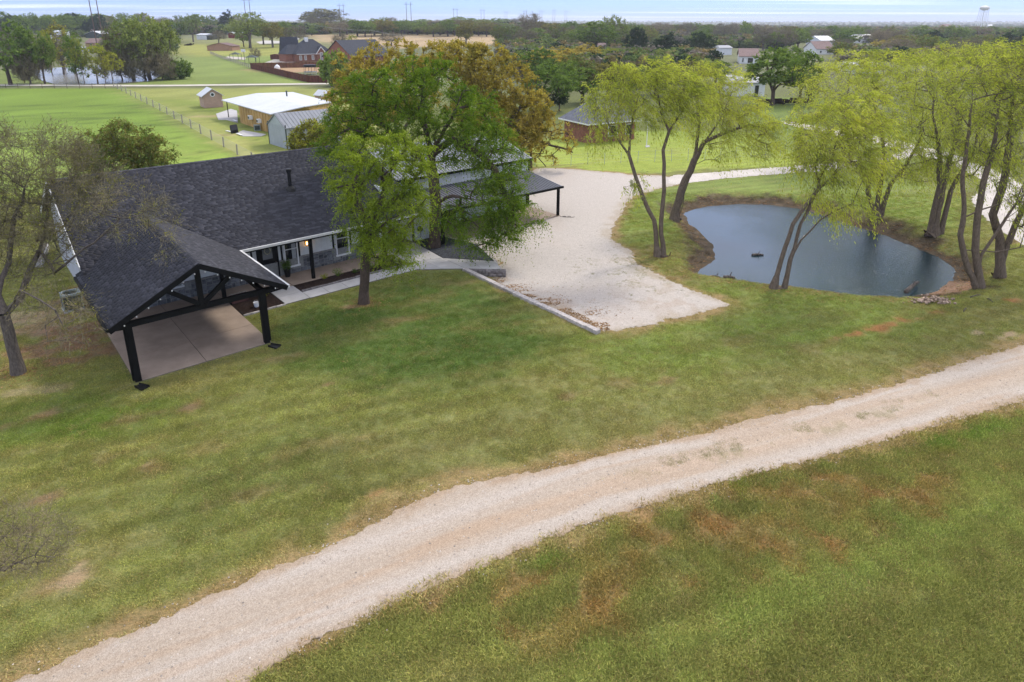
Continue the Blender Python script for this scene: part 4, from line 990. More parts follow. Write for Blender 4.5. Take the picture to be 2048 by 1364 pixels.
mb.part('reel', M['black_plastic'], t_); mb = MB(); mb.box(-.05, .05, -.04, .0, -.2, .2); mb.part('bracket', M['black_plastic'], t_)
mb = MB(); pts = [(0, -.12, -.18), (.02, -.12, -.4), (.06, -.1, -.5), (-.02, -.1, -.62), (-.2, -.08, -.6), (-.28, -.06, -.55)]
for p_, q_ in zip(pts[:-1], pts[1:]): mb.tube(p_, q_, .016, n=6)
mb.part('hose', M['black_plastic'], t_)
t_ = thing('cable_coil', 'loose dark cable lying on the gravel at the corner post of the workshop porch', 'cable', g(1120, 434) + (.03,)); mb = MB()
pts = [(.0, 0, .02)] + [(.25 + .25 * math.cos(q) * (1 - .02 * q) + q * .06, -.1 + .15 * math.sin(q), .03) for q in np.arange(0, 13, .5)]
for p_, q_ in zip(pts[:-1], pts[1:]): mb.tube(p_, q_, .014, n=5)
mb.part('cable', M['black_plastic'], t_)
# ================================================================ trees
def unit(v): return v / (np.linalg.norm(v, axis=-1, keepdims=True) + 1e-9)
def skeleton(trunks, tips, rng, curve=.25, jit=.06, seg=.7, upbias=.35):
    P_, par = [], []
    for ti, tr in enumerate(trunks):
        tr = [np.array(q, float) for q in tr]; last = -1
        if ti and len(P_):                                   # start at the nearest node of what is there
            d = np.linalg.norm(np.array(P_) - tr[0], axis=1); k = int(d.argmin())
            if d[k] < .9: last = k; tr = tr[1:] if d[k] < .05 else tr
        for i, q in enumerate(tr):
            if last >= 0:
                a = P_[last]; n = max(1, int(np.linalg.norm(q - a) / seg))
                for j in range(1, n + 1):
                    f = j / n; p_ = a * (1 - f) + q * f
                    if j < n: p_ = p_ + rng.normal(0, jit * .8, 3) * (1 if n > 2 else .5)
                    P_.append(p_); par.append(last); last = len(P_) - 1
            else: P_.append(q); par.append(-1); last = len(P_) - 1
    nt_ = len(P_)
    arr = np.zeros((nt_ + len(tips) * 12, 3)); arr[:nt_] = P_; cnt = nt_
    dmin = np.array([np.linalg.norm(arr[:nt_] - t_, axis=1).min() for t_ in tips]); order = np.argsort(dmin)
    tipidx = []
    z0 = arr[0, 2]
    for oi in order:
        t_ = tips[oi]; A = arr[:cnt]; d = np.linalg.norm(A - t_, axis=1)
        cost = d + upbias * np.maximum(0, A[:, 2] - t_[2] + .2) * 1.5 + (A[:, 2] < z0 + (t_[2] - z0) * .22) * 2.5
        k = int(cost.argmin()); a = A[k].copy(); D = np.linalg.norm(t_ - a); n = min(8, max(1, int(D / seg)))
        pd = (a - arr[par[k]]) if par[k] >= 0 else np.array([0, 0, 1.]); pd = pd / (np.linalg.norm(pd) + 1e-9)
        ctrl = (a + t_) / 2 + pd * D * curve * .6 + np.array([0, 0, .12 * D])
        last = k
        for j in range(1, n + 1):
            f = j / n; p_ = (1 - f) ** 2 * a + 2 * f * (1 - f) * ctrl + f * f * t_
            if j < n: p_ = p_ + rng.normal(0, jit, 3)
            if cnt >= len(arr): arr = np.concatenate([arr, np.zeros((500, 3))])
            arr[cnt] = p_; par.append(last); last = cnt; cnt += 1
        tipidx.append(last)
    return arr[:cnt], np.array(par), np.array(tipidx)
def limbs(P_, par, tipidx, r0, rtip, pw=.5, flare=1.35, nmin=3, taper=0.0):
    n = len(P_); w_ = np.zeros(n); w_[tipidx] += 1
    for i in range(n - 1, 0, -1):
        if par[i] >= 0: w_[par[i]] += w_[i]
    w_ = np.maximum(w_, .5); W0 = w_[par == -1].max()
    r = np.maximum(rtip, r0 * (w_ / W0) ** pw)
    zb = P_[0, 2]; r = np.maximum(rtip, r * (1 - taper * np.clip((P_[:, 2] - zb) / (P_[:, 2].max() - zb), 0, 1))); r = r * (1 + (flare - 1) * np.exp(-np.maximum(P_[:, 2] - zb, 0) / .35))
    main = np.full(n, -1); best = np.zeros(n)
    for i in range(n):
        if par[i] >= 0 and w_[i] > best[par[i]]: best[par[i]] = w_[i]; main[par[i]] = i
    e = np.where(par >= 0)[0]
    T_ = np.zeros((n, 3)); T_[e] = unit(P_[e] - P_[par[e]]); T_[par < 0] = (0, 0, 1)
    tan = T_.copy(); hm = main >= 0; tan[hm] = unit(T_[hm] + T_[main[hm]])
    Vs, Fs, off = [], [], 0
    for lo, hi, ns in ((.09, 9e9, 9), (.03, .09, 5), (0, .03, nmin)):
        s = e[(r[e] >= lo) & (r[e] < hi)]
        if not len(s): continue
        ismain = main[par[s]] == s
        d0 = np.where(ismain[:, None], tan[par[s]], T_[s]); d1 = tan[s]
        ra = np.where(ismain, r[par[s]], np.minimum(r[par[s]], r[s] * 1.25)); rb = r[s]
        def ring(p_, d, rr_):
            ref = np.where(np.abs(d[:, 2:3]) > .9, np.array([[1., 0, 0]]), np.array([[0, 0, 1.]]))
            a = unit(np.cross(d, ref)); b = np.cross(d, a); an = np.arange(ns) * 2 * math.pi / ns
            lump = 1 + (.09 * np.sin(an * 3 + 1.3) + .06 * np.cos(an * 2)) * (rr_[:, None] > .09)
            return p_[:, None, :] + rr_[:, None, None] * lump[..., None] * (np.cos(an)[None, :, None] * a[:, None, :] + np.sin(an)[None, :, None] * b[:, None, :])
        ref_same = np.abs(d0[:, 2]) > .9
        R0 = ring(P_[par[s]], np.where((ref_same != (np.abs(d1[:, 2]) > .9))[:, None], d1, d0), ra); R1 = ring(P_[s], d1, rb)
        V = np.concatenate([R0, R1], 1).reshape(-1, 3); i = (np.arange(len(s)) * 2 * ns)[:, None]; k = np.arange(ns)
        F = np.stack([i + k, i + (k + 1) % ns, i + ns + (k + 1) % ns, i + ns + k], -1).reshape(-1, 4)
        Vs.append(V); Fs.append(F + off); off += len(V)
    return np.concatenate(Vs), np.concatenate(Fs)
def sprays(pts, out, rng, ns, L, k, size, wid, droop=.2, spread=.8, updir=.2, wind=(0, 0, 0), lean=.35):
    n = len(pts) * ns
    p0 = np.repeat(pts, ns, 0); o_ = np.repeat(out, ns, 0)
    d = unit(o_ * (1 - spread) + rng.normal(0, 1, (n, 3)) * spread * .8 + np.array([0, 0, updir]) + np.array(wind))
    Ls = L * rng.uniform(.45, 1.25, (n, 1))
    f = (np.arange(k) + .5) / k
    f = f[None, :, None] + rng.uniform(-.3, .3, (n, k, 1)) / k
    base = p0[:, None, :] + d[:, None, :] * f * Ls[:, None, :] + np.array([0, 0, -1.])[None, None, :] * droop * (f * Ls[:, None, :]) ** 2 * (1.0 / max(L, .1))
    dirs = d[:, None, :] + np.array([0, 0, -2.])[None, None, :] * droop * f
    base = base.reshape(-1, 3) + rng.normal(0, size * .30, (n * k, 3)); dirs = unit(unit(dirs.reshape(-1, 3)) * lean + rng.normal(0, 1, (n * k, 3)) * (1 - lean) * .6)
    v = np.repeat(rng.random(n), k) * .65 + rng.random(n * k) * .35
    return base, dirs, v
def leafquads(P_, D_, v, l, w_, rng):
    n = len(P_); S_ = unit(np.cross(D_, rng.normal(0, 1, (n, 3)))); l = l * rng.uniform(.6, 1.35, (n, 1)); w_ = w_ * rng.uniform(.7, 1.3, (n, 1))
    V = np.stack([P_ - D_ * l * .5, P_ + S_ * w_ * .5, P_ + D_ * l * .5, P_ - S_ * w_ * .5], 1).reshape(-1, 3)
    return V, (np.arange(n) * 4)[:, None] + np.arange(4)[None, :], v
def fill(blobs, Y, n, rng, hollow=.5):
    """points in a crown given as blobs (px, py, rx, ry[, dY[, weight]])"""
    W_ = np.array([b[2] * b[3] * (b[5] if len(b) > 5 else 1) for b in blobs], float); W_ /= W_.sum(); out_ = []
    for b, w_ in zip(blobs, W_):
        m_ = max(3, int(n * w_)); c = at(b[0], b[1], Y + (b[4] if len(b) > 4 else 0)); s_ = np.linalg.norm(c - np.array([0, 0, CAMH])) / FPX
        d = unit(rng.normal(0, 1, (m_, 3))); rad = rng.uniform(hollow ** 3, 1, (m_, 1)) ** (1 / 3)
        out_.append(c + d * rad * np.array([b[2] * s_, (b[2] + b[3]) * .5 * s_, b[3] * s_]))
    p_ = np.concatenate(out_); return p_[p_[:, 2] > .8]
def tree(name, label, base, trunks, blobs, Y, ntips, r0, leaf, bark, rng, rtip=.012, pw=.5, group=None, crown_name='crown', kind='tree', hollow=.45, seg=.7, curve=.25, jit=.06, extra=None, upbias=.35, taper=0.0):
    base = np.array(base, float)
    tips = fill(blobs, Y, ntips, rng, hollow)
    if extra is not None: tips = np.concatenate([tips, extra])
    P_, par, ti = skeleton(trunks, tips, rng, curve, jit, seg, upbias)
    V, F = limbs(P_, par, ti, r0, rtip, pw, taper=taper)
    root = thing(name, label, kind, tuple(base), 0, group)
    obj('trunk', mesh_np('trunk', V - base, F, bark, smooth=True), root)
    cen = tips.mean(0); Vs, Fs, vs, mi, off = [], [], [], [], 0
    mats = []
    for lf in leaf:
        pts = P_[ti] if lf.get('on', 'tips') == 'tips' else P_[len(trunks[0]):]
        if lf.get('frac', 1) < 1: pts = pts[rng.random(len(pts)) < lf['frac']]
        if 'clip' in lf: pts = pts[lf['clip'](pts)]
        out_ = unit(pts - cen)
        b_, d_, v_ = sprays(pts, out_, rng, lf['ns'], lf['L'], lf['k'], lf['l'], lf['w'], lf.get('droop', .2), lf.get('spread', .8), lf.get('up', .2), lf.get('wind', (0, 0, 0)), lf.get('lean', .35))
        V, F, v_ = leafquads(b_, d_, v_, lf['l'], lf['w'], rng)
        Vs.append(V); Fs.append(F + off); vs.append(v_); off += len(V); mi.append(np.full(len(F), len(mats))); mats.append(lf['mat'])
    obj(crown_name, mesh_np(crown_name, np.concatenate(Vs) - base, np.concatenate(Fs), mats, v=np.concatenate(vs), midx=np.concatenate(mi)), root)
    return root
A = at
def tk(Y, *pts):                                     # trunk polyline: (px, py, dY)
    return [A(p[0], p[1], Y + (p[2] if len(p) > 2 else 0)) for p in pts]
r_ = np.random.default_rng(21)
# --- front elm
b = g(728, 606); Y = b[1]
T0 = [np.array([*b, -.1]), *tk(Y, (730, 560), (733, 510), (742, 470), (755, 430), (768, 380, .4), (765, 330, .2))]
tree('elm_tree', 'leafy green elm on the lawn in front of the porch, nearer of two elms', (*b, 0), [T0, tk(Y, (742, 470), (722, 420, -.4), (708, 370, -.6)), tk(Y, (755, 430), (800, 390, .3), (835, 350, .5)), tk(Y, (742, 470), (775, 440, -1), (800, 430, -1.5))],
     [(730, 305, 62, 38), (700, 350, 40, 62), (770, 320, 80, 50), (745, 385, 78, 70), (715, 430, 34, 52), (800, 420, 60, 62), (840, 370, 40, 50), (770, 475, 58, 50), (800, 505, 45, 36), (740, 470, 34, 38, -.6), (820, 310, 40, 40)], Y, 420, .27,
     [dict(mat=M['leaf_elm'], ns=9, L=.75, k=13, l=.10, w=.052, droop=.55, spread=.72, up=.22, lean=.5), dict(mat=M['leaf_elm'], ns=2, L=.95, k=14, l=.09, w=.046, droop=.9, spread=.6, up=.1, lean=.6)], M['bark'], r_, pw=.47, seg=.5, group='elm trees in front of the house')
# --- big elm
b = g(868, 494); Y = b[1]
T0 = [np.array([*b, -.1]), *tk(Y, (870, 450), (872, 405), (868, 360), (862, 310), (850, 250, .5), (845, 190, .5), (850, 140, 0))]
tree('elm_tree', 'tallest green elm rising from the dark gravel bed beside the workshop', (*b, 0), [T0, tk(Y, (868, 360), (835, 300, .8), (790, 270, 1), (745, 230, .5)), tk(Y, (862, 310), (905, 280, 0), (950, 300, -1), (990, 340, -1.5)), tk(Y, (850, 250, .5), (800, 190, 1), (760, 150, 1)), tk(Y, (862, 310), (910, 220, -.6), (935, 170, -1)), tk(Y, (990, 340, -1.5), (1010, 390, -2), (1030, 420, -2.4)), tk(Y, (872, 405), (905, 392, -1.5), (940, 398, -2.5))],
     [(850, 140, 56, 30), (775, 175, 76, 48), (715, 215, 58, 56), (690, 265, 42, 44), (860, 200, 85, 60), (935, 235, 78, 58), (800, 250, 80, 40), (960, 290, 72, 50, -1), (1000, 320, 52, 48, -1.4), (900, 300, 60, 34), (1010, 385, 48, 52, -2), (965, 400, 55, 50, -2.5), (1040, 440, 44, 42, -2.6), (1000, 455, 40, 36, -2.8), (950, 465, 44, 40, -3), (905, 430, 36, 34, -2.6), (660, 290, 24, 26)], Y, 740, .40,
     [dict(mat=M['leaf_elm_d'], ns=9, L=.95, k=14, l=.12, w=.062, droop=.55, spread=.75, up=.2, lean=.5), dict(mat=M['leaf_elm'], ns=2, L=1.2, k=14, l=.11, w=.052, droop=.9, spread=.6, up=.1, lean=.6)], M['bark'], r_, pw=.46, seg=.65, group='elm trees in front of the house',)
# hanging sprays of the big elm above the lot
# --- budding oaks behind the house
for lab, px, Y, bl, nt_ in (('broad golden brown budding oak behind the roof, left part hidden by the elm', 790, 66, [(725, 150, 62, 48), (695, 200, 46, 46), (780, 118, 80, 34), (860, 115, 80, 36), (790, 180, 90, 60), (700, 250, 44, 40), (740, 220, 60, 50)], 420),
                        ('tall golden brown budding oak to the right of the elm crown', 985, 64, [(915, 115, 62, 38), (970, 135, 66, 44), (1010, 175, 72, 50), (1050, 220, 58, 48), (1010, 250, 76, 44), (1080, 245, 34, 32), (950, 200, 60, 60), (1040, 280, 56, 30), (980, 290, 60, 26)], 560),
                        ):
    b = at(px, 300, Y); b[2] = 0
    r_ = np.random.default_rng(int(px))
    tree('oak_tree', lab, b, [[b, *tk(Y, (px + 4, 280), (px, 240), (px + 6, 190, .5))], tk(Y, (px + 4, 280), (px - 45, 230, .8), (px - 75, 190, 1)), tk(Y, (px + 4, 280), (px + 40, 235, -.6), (px + 60, 200, -1))], bl, Y, int(nt_ * 1.4), .34,
         [dict(mat=M['leaf_oak'], ns=9, L=.55, k=8, l=.20, w=.12, droop=.15, spread=.8, up=.3), dict(mat=M['twig'], ns=3, L=.7, k=4, l=.3, w=.022, droop=0, spread=.7, up=.2, lean=.9)], M['bark_g'], r_, pw=.45, seg=.8, jit=.12, group='budding oaks behind the house')
r_ = np.random.default_rng(77)
Y = 70; b = at(1012, 335, Y); b[2] = 0
tree('oak_tree', 'low sparse budding oak with dark crooked limbs beside the utility pole', b, [[b, *tk(Y, (1015, 310), (1020, 290), (1050, 275), (1090, 262), (1130, 262))], tk(Y, (1020, 290), (1000, 262), (985, 245)), tk(Y, (1050, 275), (1085, 285), (1120, 295), (1145, 305)), tk(Y, (1020, 290), (1045, 255), (1075, 240))],
     [(1075, 248, 42, 20), (1115, 262, 38, 20), (1060, 290, 50, 26), (1120, 290, 34, 18), (1010, 262, 40, 26), (1090, 318, 34, 12)], Y, 170, .24,
     [dict(mat=M['leaf_oak'], ns=5, L=.5, k=5, l=.2, w=.12, droop=.1, spread=.8, up=.2)], M['bark'], r_, pw=.42, seg=.7, jit=.14, rtip=.02, group='budding oaks behind the house')
# --- willows
WIND = (.55, -.1, -.15)
def willow(label, base_px, trunks, blobs, Y, nt_, r0, seed, ns=7, k=8, dens=1.0, L=1.0, tw=5):
    rr_ = np.random.default_rng(seed); b = at(base_px[0], base_px[1], Y); b[2] = float(terrain(b[0], b[1])) - .05
    b[0] = ray(*base_px)[0] / ray(*base_px)[1] * Y
    tks = []
    for i, tr in enumerate(trunks):
        pl = tk(Y, *tr)
        if i == 0 or abs(tr[0][0] - base_px[0]) < 22 and abs(tr[0][1] - base_px[1]) < 22:
            st = pl[0].copy(); st[2] = b[2]; pl = [st] + pl[1:]
        tks.append(pl)
    return tree('willow_tree', label, b, tks, blobs, Y, nt_, r0,
        [dict(mat=M['leaf_willow'], ns=max(3, int(round(ns * dens * .85))), L=L, k=k, l=.2, w=.045, droop=.75, spread=.45, up=.15, wind=WIND, lean=.82),
         dict(mat=M['twig'], ns=tw, L=L * .9, k=4, l=.26, w=.018, droop=.5, spread=.5, up=.2, wind=WIND, lean=.9)], M['bark_w'], rr_, pw=.60, seg=.7, jit=.05, rtip=.010, curve=.08, taper=.62, upbias=.8, group='willows around the pond', hollow=.3)
Y1 = g(1322, 512)[1]; Y2 = g(1352, 436)[1]; Y3 = g(1556, 576)[1]; Y4 = g(1755, 430)[1]; Y5 = g(1872, 466)[1]; Y6 = g(1955, 570)[1]; Y7 = g(1998, 552)[1]
willow('three stemmed willow at the edge of the gravel lot, nearest the lot', (1320, 512), [[(1316, 512), (1308, 440), (1288, 400), (1270, 350), (1258, 310), (1225, 262), (1195, 215), (1185, 175)], [(1326, 512), (1322, 440), (1328, 380), (1326, 300), (1338, 262), (1365, 222), (1385, 190)], [(1258, 310), (1262, 260), (1272, 215), (1280, 175)], [(1338, 262), (1322, 225), (1315, 180)]],
       [(1240, 165, 48, 34), (1290, 140, 62, 26), (1340, 165, 56, 36), (1205, 205, 38, 44), (1290, 195, 66, 40), (1375, 200, 44, 40), (1190, 270, 22, 26, 0, .5), (1270, 365, 30, 20, 0, .5), (1225, 240, 36, 40, 0, .6), (1330, 235, 50, 30, 0, .5)], Y1, 430, .27, 1, ns=6, dens=1.25)
willow('leaning two stemmed willow on the far left bank of the pond', (1352, 434), [[(1348, 434), (1362, 380), (1388, 320), (1408, 285), (1440, 240), (1462, 190)], [(1358, 434), (1375, 370), (1396, 310)], [(1408, 285), (1460, 262), (1500, 250), (1530, 255)], [(1388, 320), (1398, 250), (1395, 200), (1400, 160)]],
       [(1395, 155, 50, 34), (1440, 160, 48, 34), (1460, 200, 52, 44), (1425, 235, 60, 46), (1490, 235, 50, 40), (1520, 275, 40, 40), (1450, 295, 50, 28, 0, .5), (1400, 200, 44, 40), (1530, 260, 26, 30)], Y2, 460, .36, 2, ns=6, L=1.2, dens=1.25)
willow('slender willow leaning right from the near bank, its stems crossing the water', (1556, 576), [[(1546, 576), (1562, 520), (1585, 450), (1612, 410), (1640, 375), (1672, 345), (1700, 315), (1722, 280)], [(1568, 577), (1580, 520), (1602, 480), (1640, 440), (1672, 420), (1705, 408)], [(1580, 520), (1600, 450), (1625, 400), (1655, 330), (1690, 250)], [(1672, 345), (1640, 290), (1625, 250)], [(1640, 375), (1630, 330), (1655, 280)]],
       [(1650, 270, 52, 60), (1700, 230, 58, 50), (1625, 330, 50, 50, 0, .7), (1680, 320, 60, 46), (1720, 280, 50, 50), (1640, 400, 46, 24, 0, .5), (1690, 415, 50, 26, -.5, .9), (1610, 280, 40, 60), (1740, 330, 40, 40)], Y3, 420, .22, 3, ns=6, L=.95, dens=1.1)
willow('dense willow on the far bank, middle of the row behind the pond', (1755, 430), [[(1752, 430), (1758, 380), (1770, 330), (1765, 270), (1745, 200)], [(1760, 430), (1780, 370), (1812, 330), (1840, 280), (1850, 200)], [(1752, 430), (1735, 385), (1745, 330), (1715, 270), (1690, 200)], [(1812, 330), (1880, 320), (1900, 300)]],
       [(1680, 165, 66, 40), (1745, 140, 66, 36), (1815, 145, 66, 40), (1700, 240, 56, 46), (1770, 230, 66, 50), (1840, 240, 56, 50), (1800, 320, 60, 40, -1), (1850, 340, 60, 36, -1.5), (1740, 330, 40, 34)], Y4, 500, .40, 4, ns=6, L=1.3, dens=1.2)
willow('willow with several thick stems on the right bank behind the pond', (1872, 466), [[(1860, 466), (1868, 420), (1880, 370), (1878, 300), (1865, 220)], [(1868, 468), (1876, 420), (1884, 380), (1905, 300), (1925, 220)], [(1880, 468), (1892, 420), (1902, 380), (1945, 310), (1965, 230)]],
       [(1860, 160, 62, 40), (1920, 132, 66, 38), (1985, 130, 62, 44), (1880, 230, 60, 50), (1940, 230, 60, 54), (1900, 310, 50, 46), (1960, 310, 50, 40), (1850, 300, 40, 40)], Y5, 460, .42, 5, ns=6, L=1.2, dens=1.1)
willow('gnarled many stemmed willow on the right bank nearest the water', (1958, 572), [[(1955, 572), (1930, 520), (1920, 470), (1928, 420), (1925, 350), (1935, 280), (1945, 200)], [(1962, 572), (1950, 500), (1955, 430), (1965, 370), (1985, 300), (2000, 200)], [(1955, 572), (1962, 510), (1990, 470), (2030, 410), (2060, 330)], [(1930, 500), (1990, 504), (2040, 495), (2080, 480)], [(1928, 435), (1960, 420), (2000, 408), (2040, 385)]],
       [(1940, 190, 56, 50), (2005, 140, 60, 44), (2050, 130, 50, 40), (1970, 260, 60, 50), (2030, 250, 50, 70), (2040, 350, 44, 50), (1960, 340, 40, 36, 0, .6), (2060, 420, 40, 40), (2010, 400, 36, 20, 0, .4), (2060, 170, 40, 50)], Y6, 430, .34, 6, ns=4, L=.9, tw=6, dens=.85)
willow('willow leaning out to the right edge behind the gnarled willow', (2000, 552), [[(1996, 552), (2010, 500), (2030, 450), (2060, 390), (2080, 300)], [(2000, 552), (2000, 480), (1985, 430), (2010, 350), (2020, 260), (2030, 160)]],
       [(2030, 130, 60, 40), (2060, 200, 60, 60), (2080, 300, 50, 60), (2010, 220, 40, 50), (2080, 400, 40, 50)], Y7, 300, .36, 7, ns=6, L=1.1)
willow('yellow green willow rising behind the slender leaning willow', (1700, 352), [[(1700, 352), (1702, 310), (1690, 260), (1680, 200)], [(1702, 310), (1725, 260), (1740, 190)], [(1702, 320), (1665, 270), (1640, 220)]],
       [(1640, 170, 60, 44), (1690, 140, 60, 36), (1740, 160, 56, 44), (1665, 220, 60, 46), (1720, 230, 56, 50), (1620, 240, 36, 50)], 72, 420, .36, 8, ns=6, L=1.4, dens=1.1)
willow('broad yellow green willow behind the right bank trees', (1925, 352), [[(1925, 352), (1920, 300), (1905, 250), (1890, 190)], [(1920, 300), (1950, 250), (1975, 180)]],
       [(1860, 140, 66, 40), (1920, 125, 66, 36), (1990, 130, 66, 40), (1880, 210, 60, 50), (1950, 210, 66, 50), (2030, 170, 50, 50)], 78, 420, .38, 9, ns=6, L=1.5, dens=1.1)
# --- almost bare tree on the left
b = g(38, 746); Y = b[1]; r_ = np.random.default_rng(31)
T0 = [np.array([*b, -.1]), *tk(Y, (24, 690), (8, 630), (-6, 590, .3), (-20, 540, .8), (-30, 470, 1.4), (-20, 400, 2))]
tr = [T0, tk(Y, (8, 630), (40, 600, 1.5), (60, 540, 2.4), (80, 500, 3.2), (95, 430, 3.6), (110, 360, 4)), tk(Y, (-6, 590, .3), (20, 500, 2), (30, 430, 3), (60, 350, 3.5)), tk(Y, (80, 500, 3.2), (110, 545, 2.2), (150, 512, 1.8), (205, 470, 1.5), (260, 420, 1.5), (290, 380, 1.5)), tk(Y, (-20, 540, .8), (-60, 480), (-80, 400)), tk(Y, (60, 540, 2.4), (30, 555, 1), (-20, 560, .4)), tk(Y, (8, 630), (40, 580, -1.2), (80, 600, -2), (110, 620, -2.4))]
tree('bare_tree', 'almost bare grey tree with fine twigs at the left edge beside the house', (*b, 0), tr,
     [(60, 320, 90, 56, 3.4), (130, 340, 60, 56, 3.6), (30, 420, 70, 60, 3), (130, 420, 66, 60, 3), (185, 375, 56, 52, 3, .6), (-40, 380, 60, 90, 2), (60, 500, 60, 50, 2), (250, 420, 66, 46, 1.6, .35), (310, 425, 42, 32, 1.4, .4), (100, 600, 60, 40, -1, .5), (150, 650, 50, 40, -2, .35), (330, 480, 30, 30, 1.2, .3), (20, 270, 50, 26, 3, .5)], Y, 820, .25,
     [dict(mat=M['twig'], ns=10, L=.9, k=5, l=.27, w=.017, droop=.05, spread=.65, up=.15, lean=.93), dict(mat=M['bud'], ns=3, L=.7, k=6, l=.07, w=.045, droop=.1, spread=.8, up=.2, frac=.75)], M['bark_g'], r_, pw=.55, seg=.6, jit=.06, rtip=.009, curve=.12, taper=.45, upbias=.6, group=None)
b = np.array([-13.5, 7.5, 0.]); r_ = np.random.default_rng(32)
tree('bare_tree', 'bare twiggy branches reaching in at the lower left corner of the lawn', b, [[b, (-13.2, 8.6, 2.2), (-12.4, 9.6, 4.0), at(-60, 1130, 11.6), at(10, 1140, 11.6), at(50, 1100, 11.6)], [at(-60, 1130, 11.6), at(-10, 1090, 11.9), at(30, 1050, 12)], [at(10, 1140, 11.6), at(70, 1110, 11.3), at(110, 1115, 11.2)]],
     [(50, 1075, 66, 46, 0), (90, 1090, 44, 34, 0), (0, 1060, 44, 50, 0), (30, 1110, 60, 26, 0)], 11.7, 260, .055,
     [dict(mat=M['twig'], ns=8, L=.36, k=4, l=.13, w=.007, droop=.0, spread=.7, up=.15, lean=.95), dict(mat=M['bud'], ns=1, L=.3, k=4, l=.03, w=.02, spread=.8, frac=.5)], M['bark_g'], r_, pw=.55, seg=.3, jit=.03, rtip=.003, curve=.12, taper=.3)
# --- shrubs
def shrub(name, label, px, Y, blobs, mats, seed, n=160, l=.2, r0=.12, group=None, kind='shrub'):
    rr_ = np.random.default_rng(seed); b = at(px, 400, Y); b[2] = float(terrain(b[0], b[1])); t0 = b + np.array([0, 0, .6])
    top = fill(blobs, Y, 40, rr_).mean(0)
    return tree(name, label, b, [[b, t0, (t0 + top) / 2]], blobs, Y, n, r0, [dict(mat=m_, ns=ns, L=.7, k=8, l=l, w=l * .55, droop=.1, spread=.8, up=.3) for m_, ns in mats], M['bark_g'], rr_, group=group, kind=kind, hollow=.55)
shrub('small_tree', 'round brown green tree behind the left half of the house roof', 255, 58, [(205, 303, 44, 36), (255, 285, 50, 36), (302, 312, 44, 32), (240, 322, 76, 38), (185, 322, 28, 24)], [(M['leaf_olive'], 5), (M['leaf_green'], 3)], 41, 560, .16, .2, kind='tree')
shrub('shrub', 'yellow green bush beside the grey metal shed', 628, 74, [(625, 278, 42, 26), (600, 288, 24, 18), (650, 265, 30, 24), (622, 262, 24, 18)], [(M['leaf_yellow'], 4), (M['leaf_olive'], 4)], 42, 170, .22)
# ================================================================ trees and woods beyond
M['leaf_far'] = leafmat('far_green_leaves', [(.08, .12, .04), (.14, .19, .065), (.20, .26, .09)], .2, obj_var=.3)
M['leaf_spring'] = leafmat('spring_leaves', [(.13, .17, .05), (.20, .25, .07), (.28, .33, .10)], .2, obj_var=.2)
M['leaf_grey'] = leafmat('grey_twig_mass', [(.14, .125, .11), (.20, .18, .155), (.26, .235, .20)], .1, obj_var=.25)
M['leaf_buff'] = leafmat('buff_budding', [(.16, .13, .065), (.22, .18, .09), (.28, .23, .11)], .2, obj_var=.2)
def proto(seed, blobs, ntips, specs, bark, r0=.25, forks=3, trunk_h=2.5, far=False):
    """a tree 10 m tall, crown blobs (x, z, rx, rz)"""
    rr_ = np.random.default_rng(seed); out_ = []
    W_ = np.array([b[2] * b[3] for b in blobs], float); W_ /= W_.sum()
    for b, w_ in zip(blobs, W_):
        m_ = max(3, int(ntips * w_)); d = unit(rr_.normal(0, 1, (m_, 3))); rad = rr_.uniform(.15, 1, (m_, 1)) ** (1 / 3)
        out_.append(np.array([b[0], rr_.uniform(-1, 1) * .8, b[1]]) + d * rad * np.array([b[2], b[2], b[3]]))
    tips = np.concatenate(out_); tips = tips[tips[:, 2] > .5]
    tr = [[np.array([0, 0, -.3]), np.array([.1, 0, trunk_h]), np.array([.05, .1, trunk_h + 2])]]
    for k in range(forks): a = rr_.uniform(0, 6.28); tr.append([np.array([.1, 0, trunk_h]), np.array([math.cos(a) * 1.2, math.sin(a) * 1.2, trunk_h + 2])])
    P_, par, ti = skeleton(tr, tips, rr_, .25, .12, 1.0 if not far else 1.8)
    V, F = limbs(P_, par, ti, r0, .025, .45, nmin=3)
    tm = mesh_np('trunk', V, F, bark, smooth=True); cen = tips.mean(0)
    Vs, Fs, vs, mi, mats, off = [], [], [], [], [], 0
    for lf in specs:
        b_, d_, v_ = sprays(P_[ti], unit(P_[ti] - cen), rr_, lf['ns'], lf['L'], lf['k'], lf['l'], lf['w'], lf.get('droop', .1), .8, lf.get('up', .25), (0, 0, 0), lf.get('lean', .3))
        q, f_, v_ = leafquads(b_, d_, v_, lf['l'], lf['w'], rr_); Vs.append(q); Fs.append(f_ + off); vs.append(v_); off += len(q); mi.append(np.full(len(f_), len(mats))); mats.append(lf['mat'])
    cm = mesh_np('crown', np.concatenate(Vs), np.concatenate(Fs), mats, v=np.concatenate(vs), midx=np.concatenate(mi))
    # merged mesh for the far ones
    nV = len(V); mm = mesh_np('tree', np.concatenate([V] + Vs), [F, np.concatenate(Fs) + nV], [bark] + mats, v=np.concatenate([np.full(len(F), .4)] + vs), midx=np.concatenate([np.zeros(len(F), int)] + [m_ + 1 for m_ in mi]))
    wid = (tips[:, 0].max() - tips[:, 0].min() + tips[:, 1].max() - tips[:, 1].min()) / 2 + .8; top = tips[:, 2].max() + .3
    return tm, cm, mm, wid, top
B1 = [(0, 6.6, 3.6, 2.9), (-2.0, 5.4, 2.4, 1.9), (2.1, 5.6, 2.3, 2.0), (.5, 8.0, 2.2, 1.6)]
